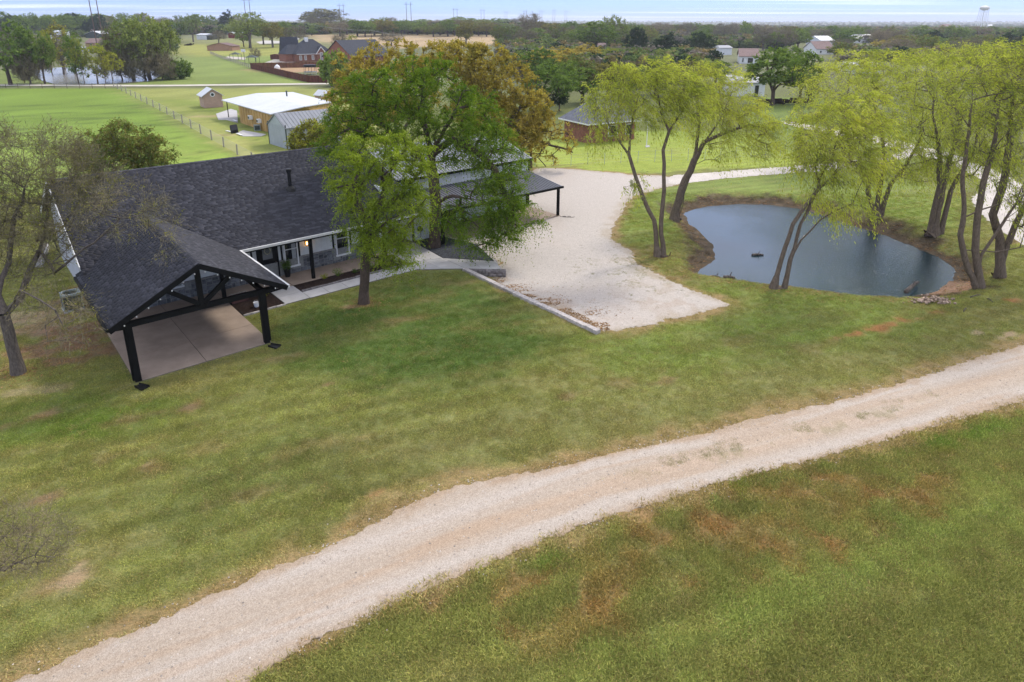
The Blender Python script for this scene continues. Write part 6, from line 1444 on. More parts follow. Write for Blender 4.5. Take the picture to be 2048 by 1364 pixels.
d_ = unit(e1 - e0); n_ = np.array([d_[1], -d_[0], 0]); n_ = n_ if n_ @ (o0) < 0 else -n_
for k in range(1, 12):
    p_ = e0 + (e1 - e0) * k / 12; mb = MB(); mb.bar((p_ + n_ * .03)[:2].tolist() + [.05], (p_ + n_ * .03)[:2].tolist() + [2.7], .06, .04, (d_[0], d_[1], 0)); mb.part('batten', M['tan_ply'], t_)
for f_, z_, s_ in ((.42, 1.5, .42), (.68, 1.4, .36)):
    p_ = e0 + (e1 - e0) * f_ + n_ * .3; mb = MB(); mb.bar((*(p_ - d_ * s_)[:2], z_), (*(p_ + d_ * s_)[:2], z_), .5, .55); w_ = mb.part('window_air_conditioner', M['white_trim'], t_)
    mb = MB(); mb.bar((*(p_ + n_ * .27 - d_ * s_ * .7)[:2], z_), (*(p_ + n_ * .27 + d_ * s_ * .7)[:2], z_), .03, .36); mb.part('grille', M['acdark'], w_)
p_ = np.array(q(457.5, 235, 0)); mb = MB(); mb.tube(p_, (p_[0], p_[1], 2.85), .07); mb.part('post', M['black'], t_)
p_ = np.array(q(574, 194, 3.2)); mb = MB(); mb.tube((p_[0], p_[1], 3.2), (p_[0], p_[1], 4.1), .12); mb.tube((p_[0], p_[1], 4.1), (p_[0], p_[1], 4.25), .2, .1); mb.part('vent_pipe', M['acdark'], t_)
flat_px = lambda name, label, px, mat, z=.05: tag(MB().slab([(*g(*p), z) for p in px], .1).part(name, mat), label, kind='structure')
flat_px('concrete_apron', 'cracked pale concrete under the left porch of the ochre building', [(432, 228), (462, 218), (474, 222), (476, 246), (452, 240), (437, 240)], M['concrete'])
flat_px('concrete_pad', 'small pale concrete pad on the grass before the ochre building', [(474, 266), (486, 261), (532, 269), (522, 273), (486, 273)], M['concrete'])
t_ = thing('overturned_tub', 'black overturned tub leaning on pale boards near the pasture fence', 'tub', (*g(469, 266), 0), .5)
mb = MB(); mb.slab([(-.5, -.4, .25), (.5, -.4, .35), (.5, .4, 1.15), (-.5, .4, 1.05)], .3); mb.part('body', M['black_plastic'], t_)
mb = MB(); mb.slab([(-.4, -.44, .42), (.4, -.44, .5), (.4, .3, 1.2), (-.4, .3, 1.12)], .06); mb.part('base', M['black_plastic'], t_)
for i, (p0, p1) in enumerate((((453, 263), (464, 265)), ((474, 268), (484, 272)), ((467, 241), (474, 246)))):
    a = g(*p0); b = g(*p1); mb = MB(); mb.bar((*a, .12), (*b, .3 if i == 2 else .12), .3, .05)
    tag(mb.part('board', M['white_trim']), ['pale board lying left of the black tub', 'pale board lying right of the black tub', 'white board leaning beside the ochre building porch'][i], 'board')
t_ = thing('old_air_conditioner', 'old grey air conditioner box standing on the ground by the ochre wall', 'air conditioner', (*g(515, 261), 0), .4); mb = MB(); mb.box(-.45, .45, -.3, .3, 0, .85); mb.part('housing', M['ac'], t_); mb = MB(); mb.box(-.35, .35, -.34, -.305, .15, .75); mb.part('grille', M['acdark'], t_)
# pink shed
L_, R_ = g(409, 216.4), g(447, 214)
t_ = gable_house('garden_shed', 'small pinkish shed with a pale metal gable roof beside the ochre building', L_, R_, 4.2, zof(404, 191, L_), zof(427, 178.5, L_), M['pink'], M['white_roof'], 'shed', .35)
L0, u, nrm, W_, rz = frame(L_, R_); zr = zof(427, 189, L_)
mb = MB(); mb.tube((W_ / 2, -.06, zr), (W_ / 2, -.01, zr), .42, n=16); w_ = mb.part('round_vent', M['white_trim'], t_); mb = MB(); mb.tube((W_ / 2, -.1, zr), (W_ / 2, -.062, zr), .26, n=16); mb.part('louvre', M['acdark'], w_)
for k in range(9):
    mb = MB(); mb.box(0.02, W_ - .02, -.03, -.002, .25 + k * .28, .27 + k * .28); mb.part('siding_board', M['pink'], t_)
t_ = gable_house('small_pink_shed', 'pale pink shed corner peeping out left of the oak behind the white roof', g(650, 212), g(668, 210), 3, 2.0, 2.8, M['pink'], M['white_roof'], 'shed', .2)
# fences
def wire_fence(name, label, pts, n, h, mat_post, rad, wires, mat_wire, extra=0, nw=5):
    root = thing(name, label, 'fence', (*pts[0], 0)); o_ = np.array([*pts[0], 0]); P_ = []
    seg = [math.dist(pts[i], pts[i + 1]) for i in range(len(pts) - 1)]; tot = sum(seg)
    for k in range(n + 1):
        s_ = tot * k / n; i = 0
        while i < len(seg) - 1 and s_ > seg[i]: s_ -= seg[i]; i += 1
        f = s_ / seg[i]; P_.append(np.array([pts[i][0] + (pts[i + 1][0] - pts[i][0]) * f, pts[i][1] + (pts[i + 1][1] - pts[i][1]) * f]))
    for k, p_ in enumerate(P_):
        z = float(terrain(*p_)); mb = MB(); hh = h * rs.uniform(.94, 1.08); mb.tube((p_[0] - o_[0], p_[1] - o_[1], z - .1), (p_[0] - o_[0] + rs.uniform(-.05, .05), p_[1] - o_[1] + rs.uniform(-.05, .05), z + hh), rad, rad * .9, 7); mb.part('post', mat_post, root)
    for w_ in range(nw):
        z_ = h * (.15 + .78 * w_ / (nw - 1)); mb = MB()
        for a, b in zip(P_[:-1], P_[1:]):
            za, zb = float(terrain(*a)) + z_, float(terrain(*b)) + z_
            mb.bar((a[0] - o_[0], a[1] - o_[1], za), (b[0] - o_[0], b[1] - o_[1], zb), wires, wires)
        mb.part('wire', mat_wire, root)
    return root
pf0 = np.array(g(228, 174)); pf1 = np.array(g(451, 296)); pf2 = pf1 + (pf1 - np.array(g(329, 226))) * .9
wire_fence('pasture_fence', 'wire fence on grey wooden posts along the bright green pasture', [tuple(pf0), tuple(g(329, 226)), tuple(pf1), tuple(pf2)], 22, 1.35, M['palewood'], .09, .022, M['wire'])
wire_fence('cross_fence', 'thin wire fence along the near side of the far lane', [g(-60, 176), g(120, 177), g(236, 177)], 12, 1.2, M['rust'], .05, .02, M['wire'], nw=3)
wire_fence('yard_fence', 'low wire fence on thin steel posts behind the gravel lot', [g(1070, 333), g(1126, 333), g(1241, 326), g(1420, 320), g(1560, 312)], 15, 1.35, M['greymetal'], .025, .010, M['wire'], nw=4)
mb = MB(); a = g(1092, 333); b = g(1071, 333); mb.tube((*a, 0), (*b, 1.3), .05); tag(mb.part('fence_brace', M['rust']), 'rusty diagonal brace pole at the fence end by the utility pole', 'brace')
# privacy fence
t_ = thing('privacy_fence', 'reddish brown plank fence round the yard of the brick house', 'fence', (*gt(560, 150)[:2], 0)); o_ = np.array(gt(560, 150)[:2])
pl = [gt(650, 134.5), gt(560, 135.5), gt(502, 137), gt(617, 165), gt(655, 166)]
mbp = MB(); 
for (a, b) in zip(pl[:-1], pl[1:]):
    a = np.array(a); b = np.array(b); D_ = np.linalg.norm((b - a)[:2]); n = int(D_ / .32); u_ = (b - a) / max(D_, 1)
    for k in range(n):
        p_ = a + (b - a) * k / n; q_ = a + (b - a) * (k + .93) / n; zz_ = float(terrain(*p_[:2])); h = 1.85 + rs.uniform(-.03, .03)
        mbp.slab([(p_[0] - o_[0], p_[1] - o_[1], zz_ + h), (q_[0] - o_[0], q_[1] - o_[1], zz_ + h), (q_[0] - o_[0] + u_[1] * .04, q_[1] - o_[1] - u_[0] * .04, zz_ + h), (p_[0] - o_[0] + u_[1] * .04, p_[1] - o_[1] - u_[0] * .04, zz_ + h)], h + .1)
    for k in range(int(D_ / 2.6) + 1):
        p_ = a + u_ * k * 2.6; zz_ = float(terrain(*p_[:2])); mb = MB(); c_ = (p_[0] - o_[0], p_[1] - o_[1] - .14); mb.box(c_[0] - .06, c_[0] + .06, c_[1] - .06, c_[1] + .06, zz_, zz_ + 1.95); mb.part('post', M['fencewood'], t_)
ob = mbp.part('plank', M['fencewood'], t_); ob['kind'] = 'stuff'
t_ = thing('rail_fence', 'pale wooden rail fence running from the privacy fence corner up the meadow', 'fence', (*gt(460, 122)[:2], 0)); o_ = np.array(gt(460, 122)[:2])
a, b = np.array(gt(502, 137)), np.array(gt(421, 108)); n = 26
for k in range(n + 1):
    p_ = a + (b - a) * k / n; z = float(terrain(*p_[:2])); mb = MB(); mb.box(p_[0] - o_[0] - .09, p_[0] - o_[0] + .09, p_[1] - o_[1] - .09, p_[1] - o_[1] + .09, z, z + 1.35); mb.part('post', M['palewood'], t_)
for h in (.45, .85, 1.25):
    mb = MB()
    for k in range(n): p_ = a + (b - a) * k / n; q_ = a + (b - a) * (k + 1) / n; mb.bar((p_[0] - o_[0], p_[1] - o_[1], float(terrain(*p_[:2])) + h), (q_[0] - o_[0], q_[1] - o_[1], float(terrain(*q_[:2])) + h), .05, .14)
    mb.part('rail', M['palewood'], t_)
# brick house
def hip(mb, x0, x1, y0, y1, ze, zr, over=.5, ridge_y=None, inset=None):
    x0 -= over; x1 += over; y0 -= over; y1 += over; r = (y1 - y0) / 2 if inset is None else inset; cy = (y0 + y1) / 2
    V = [(x0, y0, ze), (x1, y0, ze), (x1, y1, ze), (x0, y1, ze), (x0 + r, cy, zr), (x1 - r, cy, zr)]
    mb.add(V, [(0, 1, 5, 4), (1, 2, 5), (2, 3, 4, 5), (3, 0, 4), (3, 2, 1, 0)])
def bx_(x0, x1, y0, y1, z0, z1): mb = MB(); mb.box(x0, x1, y0, y1, z0, z1); return mb
L0, u, nrm, W_, rz = frame(gt(594, 124.5), gt(668, 122)); k = W_ / 15.
bh = thing('brick_house', 'red brick house with a steep dark blue roof and white chimney behind the privacy fence', 'house', (*L0, gt(594, 124.5)[2]), rz)
bx_(0, 15 * k, 0, 11 * k, 0, 3.1).part('wall', M['brick'], bh); bx_(-3.2 * k, -.01, 3 * k, 10 * k, 0, 3.1).part('wall', M['brick'], bh)
mb = MB(); hip(mb, 0, 15 * k, 0, 11 * k, 3.05, 8.6, inset=6.2 * k); rf = mb.part('roof', M['darkroof'], bh)
mb = MB(); hip(mb, -3.2 * k, 5 * k, 3 * k, 10 * k, 3.05, 6.6, .4, inset=3 * k); mb.part('roof', M['darkroof'], bh)
mb = MB(); mb.add([(-1 * k, 11 * k, 3), (-1 * k, 16 * k, 3), (-1 * k, 13.5 * k, 9.4), (6 * k, 11 * k, 3), (6 * k, 16 * k, 3), (6 * k, 13.5 * k, 9.4)], [(0, 1, 2), (3, 5, 4), (0, 2, 5, 3), (1, 4, 5, 2)]); mb.part('rear_gable', M['darkroof'], bh)
mb = MB(); g0, g1_ = 8.0 * k, 11.6 * k; gm = (g0 + g1_) / 2
mb.add([(g0, -.5, 0), (g1_, -.5, 0), (g1_, -.5, 3.1), (gm, -.5, 5.6), (g0, -.5, 3.1), (g0, 3, 0), (g1_, 3, 0), (g1_, 3, 3.1), (gm, 3, 5.6), (g0, 3, 3.1)], [(0, 1, 2, 3, 4), (0, 5, 6, 1), (1, 6, 7, 2), (0, 4, 9, 5)]); mb.part('front_gable', M['brick'], bh)
for a_, b_ in ((g0 - .4, gm), (g1_ + .4, gm)):
    mb = MB(); mb.bar((a_, -.62, 2.85), (b_, -.62, 5.72), .1, .28); mb.part('gable_trim', M['white_trim'], bh)
mb = MB(); mb.slab([(g0 - .4, -.6, 2.95), (gm, -.6, 5.8), (gm, 4.5, 5.8), (g0 - .4, 3.2, 2.95)], .1); mb.slab([(gm, -.6, 5.8), (g1_ + .4, -.6, 2.95), (g1_ + .4, 3.2, 2.95), (gm, 4.5, 5.8)], .1); mb.part('gable_roof', M['darkroof'], bh)
for a_, w_, z0, z1 in ((1.1, 1.0, .7, 2.5), (3.1, .9, .7, 2.5), (6.0, 1.0, .7, 2.5), (9.25, 1.1, .5, 3.6)):
    y_ = -.56 if a_ > 8 else -.06
    w1_ = bx_(a_ * k, (a_ + w_) * k, y_, y_ + .05, z0, z1).part('window', M['white_trim'], bh); bx_((a_ + .12) * k, (a_ + w_ - .12) * k, y_ - .03, y_ - .005, z0 + .12, z1 - .12).part('pane', M['curtain'], w1_)
bx_(0, 15 * k, -.56, -.50, 2.9, 3.08).part('fascia', M['white_trim'], bh)
bx_(5.6 * k, 6.9 * k, 4.4 * k, 5.6 * k, 4, 9.3).part('chimney', M['white_paint'], bh)
t_ = gable_house('second_brick_house', 'house with a steep dark slate coloured roof half hidden by the golden oak', gt(706, 130), gt(780, 124), 15, 3.0, 8.8, M['brick'], M['darkroof'], 'house', .5, along=True)
t_ = gable_house('low_brick_shed', 'long low tan brick shed alone in the far meadow', gt(415, 101.5), gt(465, 101.5), 9, 2.4, 3.9, M['brick_tan'], M['brownroof'], 'shed', .4)
# yard things
t_ = thing('trampoline', 'round trampoline with a dark safety net inside the privacy fence', 'trampoline', gt(621, 149)); n = 12
for k in range(6):
    a = k * math.pi / 3; mb = MB(); mb.tube((1.9 * math.cos(a), 1.9 * math.sin(a), 0), (1.9 * math.cos(a), 1.9 * math.sin(a), .8), .05, n=6); mb.part('leg', M['greymetal'], t_)
    mb = MB(); mb.tube((1.85 * math.cos(a), 1.85 * math.sin(a), .8), (1.85 * math.cos(a), 1.85 * math.sin(a), 2.9), .05, n=6); mb.part('net_pole', M['black_plastic'], t_)
mb = MB(); mb.lathe((0, 0, .75), [(1.55, 0), (2.0, 0), (2.0, .12), (1.55, .12)], 20); mb.part('frame_pad', basic('blue_grey_pad', (.16, .2, .22), .7), t_)
mb = MB(); mb.lathe((0, 0, 2.3), [(1.84, 0), (1.86, 0), (1.86, .6), (1.84, .6)], 20); mb.part('net_band', M['black_plastic'], t_)
t_ = thing('gas_tank', 'white domed gas tank just inside the privacy fence', 'tank', gt(555, 140)); mb = MB(); mb.lathe((0, 0, 0), [(.3, 0), (.85, .3), (.95, .8), (.8, 1.3), (.4, 1.6), (.15, 1.8)], 14); mb.part('body', M['white_trim'], t_); mb = MB(); mb.lathe((0, 0, 1.8), [(.16, 0), (.16, .15)], 10); mb.part('valve_cap', M['greymetal'], t_)
def truck(label, px, rz, mat, name='pickup_truck', cat='truck'):
    t_ = thing(name, label, cat, gt(*px), rz); mb = MB()
    mb.slab([(-2.7, -.9, 1.0), (2.6, -.9, 1.0), (2.6, .9, 1.0), (-2.7, .9, 1.0)], .55); mb.box(-2.7, -.8, -.9, -.8, 1.0, 1.25); mb.box(-2.7, -.8, .8, .9, 1.0, 1.25); mb.box(-2.7, -2.6, -.8, .8, 1.0, 1.25); mb.part('body', mat, t_)
    mb = MB(); V = [(-.8, -.85, 1.0), (1.3, -.85, 1.0), (1.3, .85, 1.0), (-.8, .85, 1.0), (-.5, -.72, 1.75), (.7, -.72, 1.75), (.7, .72, 1.75), (-.5, .72, 1.75)]; mb.add(V, [(0, 1, 5, 4), (1, 2, 6, 5), (2, 3, 7, 6), (3, 0, 4, 7), (4, 5, 6, 7)]); mb.part('cab', M['glass'], t_)
    for x in (-1.7, 1.75):
        for y in (-.85, .85): mb = MB(); mb.tube((x, y - .12, .4), (x, y + .12, .4), .4, n=14); mb.part('wheel', M['black_plastic'], t_)
    for y in (-.6, .6): mb = MB(); mb.box(2.6, 2.64, y - .15, y + .15, .7, .85); mb.part('headlight', M['white_trim'], t_)
truck('dark blue pickup truck parked left of the brick house', (568, 116), .5, basic('blue_paint', (.05, .07, .11), .3, .05, 1, .6))
def canopy(label, px, s_):
    t_ = thing('gazebo', label, 'gazebo', gt(*px)); mb = MB(); mb.add([(-s_, -s_, 2.3), (s_, -s_, 2.3), (s_, s_, 2.3), (-s_, s_, 2.3), (0, 0, 3.2)], [(0, 1, 4), (1, 2, 4), (2, 3, 4), (3, 0, 4), (3, 2, 1, 0)]); mb.part('canopy', M['acdark'], t_)
    for x in (-s_ + .15, s_ - .15):
        for y in (-s_ + .15, s_ - .15): mb = MB(); mb.box(x - .06, x + .06, y - .06, y + .06, 0, 2.32); mb.part('post', M['acdark'], t_)
canopy('dark roofed gazebo at the far side of the brick house patio', (472, 120), 1.9); canopy('dark roofed gazebo beside the start of the privacy fence', (505, 127), 2.2)
gable_house('timber_shed', 'small reddish brown board shed between the gazebos and the truck', gt(541, 119), gt(558, 119), 2.5, 1.9, 2.2, M['fencewood'], M['fencewood'], 'shed', .1)
flat_c = lambda name, label, px, col, dz=.06: tag(obj(name, mesh_np(name, [(*gt(*p)[:2], gt(*p)[2] + dz) for p in px], np.array(tessellate_polygon([[Vector((*gt(*p)[:2], 0)) for p in px]])), basic(name + '_surface', col, .9, .08, .5))), label, kind='structure')
flat_c('patio', 'pale concrete yard in front of the brick house', [(528, 126), (548, 119), (585, 121), (592, 127)], (.42, .39, .33)); flat_c('patio', 'pale concrete court beside the first gazebo', [(448, 117), (455, 113), (492, 115), (490, 120)], (.42, .38, .32))
flat_c('farm_yard', 'pale gravel yard beyond the spreading meadow tree', [(512, 84), (530, 81), (562, 82), (560, 87), (520, 88)], (.45, .42, .38)); flat_c('farm_yard', 'pale gravel patch right of the meadow trees', [(574, 77), (590, 73), (602, 78), (588, 81)], (.45, .42, .38))
t_ = thing('basketball_hoop', 'basketball hoop on a pole between the two gazebos', 'basketball hoop', gt(489, 118)); mb = MB(); mb.tube((0, 0, 0), (0, 0, 3.6), .1); mb.part('pole', M['acdark'], t_); mb = MB(); mb.box(-.9, .9, -.5, -.42, 2.9, 4.0); mb.part('backboard', M['white_trim'], t_); mb = MB(); mb.lathe((0, -.75, 3.05), [(.2, 0), (.25, 0), (.25, .05), (.2, .05)], 12); mb.part('rim', M['redpaint'], t_)
# farm buildings, upper left
for nm, lab, L_, R_, dep, ev, rg_, wl, rf, al in (
    ('barn', 'dark red barn with a long pale roof behind the meadow', gt(403, 63), gt(446, 63.5), 12, 3.4, 4.6, 'redpaint', 'white_roof', True), ('white_barn', 'two storey white building behind the dark red barn', gt(424, 58), gt(442, 58), 12, 8, 9.6, 'metal_white', 'white_roof', True),
    ('white_shed', 'white metal shed with an open dark right half in the far meadow', gt(394, 79), gt(414, 79.5), 8, 3.2, 4.0, 'metal_white', 'white_roof', True), ('red_shed', 'small dark red shed with a white roof beside the dark evergreen', gt(457, 76), gt(468, 76.5), 9, 3.2, 4.2, 'redpaint', 'white_roof', False),
    ('open_shed', 'dark open sided shed joined to the white metal shed', gt(414, 79.5), gt(425, 79.5), 8, 2.9, 3.2, 'acdark', 'greyroof', True),
    ('trailer_house', 'long white trailer house behind the far pond trees', gt(110, 76), gt(130, 76), 6, 4.5, 5.2, 'metal_white', 'white_roof', True), ('white_roofed_house', 'house with a wide white roof between the trees left of the far pond', gt(46, 86), gt(93, 86), 14, 2.6, 4.6, 'metal_white', 'white_roof', True),
    ('open_barn', 'pale roofed barn with a dark open gable behind the far pond', gt(172, 76), gt(204, 76), 14, 2.8, 4.8, 'acdark', 'white_roof', False), ('brown_house', 'low brown roofed house behind the far pond', gt(172, 94), gt(217, 94), 12, 2.4, 4.6, 'brick_tan', 'brownroof', True),
    ('grey_building', 'low grey building with a pale roof between far pond trunks', gt(120, 104), gt(160, 104), 10, 1.8, 2.4, 'greymetal', 'white_roof', True),
    ('motorhome', 'white motor home at the edge of the tan field', gt(636, 64), gt(653, 64), 4, 3.6, 4.0, 'metal_white', 'white_roof', True),
    ('white_roofed_house', 'white house with a brown roof and a gable end right of the evergreens', gt(1478, 127), gt(1515, 127.5), 15, 2.8, 5.4, 'white_paint', 'brownroof', True), ('grey_garage', 'grey and white garage behind the brown roofed white house', gt(1438, 110), gt(1463, 110), 9, 3.4, 4.4, 'metal_white', 'greyroof', True),
    ('pale_barn', 'long pale building with a dark doorway behind the forked lawn tree', gt(1466, 193), gt(1528, 192.5), 9, 3.0, 4.2, 'white_paint', 'greyroof', True), ('white_building', 'bright white roofed building among the trees in the upper right', gt(1640, 94), gt(1667, 94), 16, 4, 6.5, 'metal_white', 'white_roof', True),
    ('brown_house', 'house with a steep brown roof below the bright white roof in the upper right', gt(1632, 109), gt(1667, 109), 14, 2.8, 6.2, 'white_paint', 'brownroof', True), ('grey_house', 'long grey roofed house on the upper right ridge', gt(1708, 86), gt(1747, 86), 15, 3, 6, 'white_paint', 'greyroof', True),
    ('pink_roofed_building', 'pinkish building far off left of the water tower', gt(1889, 62), gt(1903, 62), 20, 9, 12, 'pink', 'brownroof', True), ('tiny_white_house', 'tiny white building far off right of the water tower', gt(1975, 60), gt(1983, 60), 20, 9, 11, 'metal_white', 'white_roof', True),
    ('white_shed', 'small white shed below the big dark green spreading tree', gt(1196, 103), gt(1212, 103), 8, 3, 4.2, 'white_paint', 'brownroof', True),
    ('pale_building', 'pale low building at the left of the lane among willow branches', gt(1700, 148), gt(1760, 148), 10, 2.6, 3.4, 'white_paint', 'white_roof', True)):
    win = ()
    W0 = math.dist(L_[:2], R_[:2])
    if nm == 'white_roofed_house' and 'brown' in lab: win = ((W0 * .45, W0 * .75, .3, 2.3, M['glass']), (W0 * .15, W0 * .24, .6, 2.2, M['glass']))
    elif nm in ('brown_house', 'grey_house', 'trailer_house'): win = ((W0 * .2, W0 * .3, .8, 2.0, M['glass']), (W0 * .6, W0 * .7, .8, 2.0, M['glass']))
    gable_house(nm, lab, L_, R_, dep, ev, rg_, M[wl], M[rf], 'building', .4, windows=win, along=al, door=(W0 * .68, W0 * .8, 2.4, M['glass']) if nm == 'pale_barn' else None)
# shingled brick house on the right
E0, E1, E2 = [np.array(g(x, y, 2.7)) for x, y in ((1117, 235), (1176, 248), (1352, 252))]
u1 = unit(E0 - E1); u2 = np.array([u1[1], -u1[0]]); u2 = u2 if u2 @ (E2 - E1) > 0 else -u2
WA, WB_ = np.linalg.norm(E0 - E1), abs((E2 - E1) @ u2)
rh = thing('ranch_house', 'red brick ranch house with a grey hipped shingle roof behind the gravel lot', 'house', (*E1, 0), math.atan2(u2[1], u2[0]))
s_ = 1 if (u1 @ np.array([-u2[1], u2[0]])) > 0 else -1
bx_(.6, WB_ - .6, *sorted((s_ * .6, s_ * (WA - .6))), 0, 2.62).part('wall', M['brick'], rh)
mb = MB(); hip(mb, 0, WB_, *sorted((0, s_ * WA)), 2.65, 5.6, 0); mb.part('roof', M['greyshingle'], rh)
bx_(-.02, WB_ + .02, *sorted((s_ * -.04, 0 - s_ * .001)), 2.5, 2.66).part('fascia', M['white_trim'], rh)
mb = MB(); mb.box(-.04, -.002, *sorted((0, s_ * WA)), 2.5, 2.66); mb.part('fascia', M['white_trim'], rh)
yf = s_ * .6
for x in (WB_ * .42, WB_ * .48, WB_ * .75):
    ya, yb_ = sorted((yf - s_ * .06, yf - s_ * .005)); w_ = bx_(x, x + 1.1, ya, yb_, .7, 2.2).part('window', M['white_trim'], rh)
    ya, yb_ = sorted((yf - s_ * .09, yf - s_ * .062)); bx_(x + .12, x + .98, ya, yb_, .82, 2.08).part('pane', M['glass'], w_)
# utility poles and wires
def upole(label, p, h, light=False, guy=False):
    t_ = thing('utility_pole', label, 'utility pole', p, .2, 'poles of the power line'); mb = MB(); mb.tube((0, 0, -.3), (0, 0, h), .16, .11, 9); mb.part('pole', M['polewood'], t_)
    mb = MB(); mb.box(-1.1, 1.1, -.07, .07, h - .5, h - .38); mb.part('crossarm', M['polewood'], t_)
    for x in (-1.0, 0, 1.0): mb = MB(); mb.lathe((x, 0, h - .38 if x else h), [(.05, 0), (.07, .08), (.03, .2)], 8); mb.part('insulator', M['white_trim'], t_)
    if light: mb = MB(); mb.lathe((.35, -.3, h - 1.3), [(.22, 0), (.24, .5), (.1, .62)], 10); mb.part('transformer', M['greymetal'], t_)
    return t_
pp = gt(1062, 336); upole('weathered utility pole with a grey transformer at the edge of the gravel lot', pp, zof(1062, 187, pp), True)
WL = [(-200, 20, 760), (608, 46, 520), (742, 61, 420), (922, 79, 310), (1110, 99, 245), (1297, 119, 205), (1500, 139, 172), (1700, 157, 150), (2150, 196, 128)]
wl = [at(*q_) for q_ in WL]
where = ['beyond the left edge', 'behind the brick house', 'at the tan field', 'behind the golden oak', 'left of the willow crowns', 'above the first willow crown', 'beside the forked lawn tree', 'among the right willow crowns', 'off the right edge']
for p_, wh in zip(wl, where):
    z = float(terrain(p_[0], p_[1])); 
    if 'off' in wh or 'beyond the left' in wh: continue
    upole('thin utility pole of the power line ' + wh, (p_[0], p_[1], z), p_[2] - z)
t_ = thing('power_line', 'three thin power line wires sagging across the view behind the oaks', 'power line', tuple(wl[4]))
for k, off in enumerate((-1.0, 0, 1.0)):
    mb = MB()
    for a, b in zip(wl[:-1], wl[1:]):
        n = 8; pr0 = None
        for i in range(n + 1):
            f = i / n; p_ = a * (1 - f) + b * f - np.array([0, 0, 4 * 1.3 * f * (1 - f)]) + np.array([0, off * .9, (.35 if off == 0 else 0)]) - wl[4]
            if pr0 is not None: mb.bar(pr0, p_, .035, .035)
            pr0 = p_
    mb.part('wire', M['wire'], t_)
def hframe(label, xs, yt, D, h, col='rust'):
    p0 = at(xs[0], yt, D); p1 = at(xs[1], yt, D); z = float(terrain(p0[0], p0[1])); t_ = thing('transmission_tower', label, 'pylon', (p0[0], p0[1], z), 0, 'pylons of the transmission line')
    dx = p1[0] - p0[0]; rad = .28 if D < 500 else .34
    for x in (0, dx): mb = MB(); mb.tube((x, 0, -.5), (x, 0, h), rad, rad * .7, 8); mb.part('pole', M[col], t_)
    mb = MB(); mb.bar((-3, 0, h - 2.5), (dx + 3, 0, h - 2.5), .3, .3); mb.part('crossarm', M[col], t_)
hframe('tall rust brown pair of pylon poles left of the tall pond trees', (178.5, 193), 5, 380, 32, 'polewood')
for i, (x0, x1, yt, D, wh) in enumerate(((487, 497, -6, 640, 'above the meadow trees'), (678, 686, 7, 900, 'above the olive clump'), (812, 821, 4, 820, 'with the thickest poles, middle of the view'), (907, 914, 16, 1150, 'second from the left past the oak'), (962, 968, 18, 1350, 'third past the oak'), (1010, 1014, 22, 1650, 'small, left of the horizon gap'), (1048, 1053, 20, 1500, 'beside a single small pole'), (1080, 1084, 20, 1700, 'faint in the haze'), (1106, 1110, 19, 1600, 'just before the last one'), (1130, 1134, 21, 1800, 'last of the row at the right'))):
    p_ = at(x0, yt, D); z = float(terrain(p_[0], p_[1])); hframe('distant pair of pylon poles ' + wh, (x0, x1), yt, D, p_[2] - z)
# water tower
D = 1450; p_ = at(1969.5, 16, D); z = float(terrain(p_[0], p_[1])); h = p_[2] - z
t_ = thing('water_tower', 'pale water tower on thin legs standing above the woods at the upper right', 'water tower', (p_[0], p_[1], z))
mb = MB(); mb.lathe((0, 0, h - 5), [(1.2, 0), (6, 1.2), (8.6, 3.6), (9.2, 5.2), (8.4, 7), (5, 9), (.8, 10)], 20); mb.part('tank', basic('tower_paint', (.62, .60, .55), .6, .05, .1), t_)
for k in range(6):
    a = k * math.pi / 3 + .3; mb = MB(); mb.tube((11 * math.cos(a), 11 * math.sin(a), 0), (8 * math.cos(a), 8 * math.sin(a), h - 1.5), .45, n=6); mb.part('leg', M['white_trim'], t_)
mb = MB(); mb.tube((0, 0, 0), (0, 0, h - 4.5), 1.0, n=10); mb.part('riser', M['white_trim'], t_)
# dark piles under the lawn trees
for lab, px, n, w_ in (('dark heap of logs beside the forked tree trunk beyond the lane', (1550, 209), 16, 3.2), ('dark heap of logs round the foot of the leaning lawn tree', (1595, 208), 12, 2.6)):
    p0 = gt(*px); t_ = thing('log_pile', lab, 'log pile', p0)
    for k in range(n):
        x = rs.uniform(-w_, w_); zz_ = .35 + rs.random() * .6; mb = MB(); mb.tube((x - 1, rs.uniform(-.5, .5), zz_), (x + 1, rs.uniform(-.5, .5), zz_ + rs.uniform(-.2, .2)), .3, .26, 7); mb.part('log', M['mulch'], t_)
p0 = gt(379, 91); t_ = thing('brush_heap', 'low dark brush heap on the far meadow', 'brush heap', p0)
for k in range(14):
    mb = MB(); x = rs.uniform(-2.2, 2.2); mb.tube((x - 1.5, rs.uniform(-1, 1), .2), (x + 1.5, rs.uniform(-1, 1), .3 + rs.random()), .22, .16, 6); mb.part('branch', M['mulch'], t_)
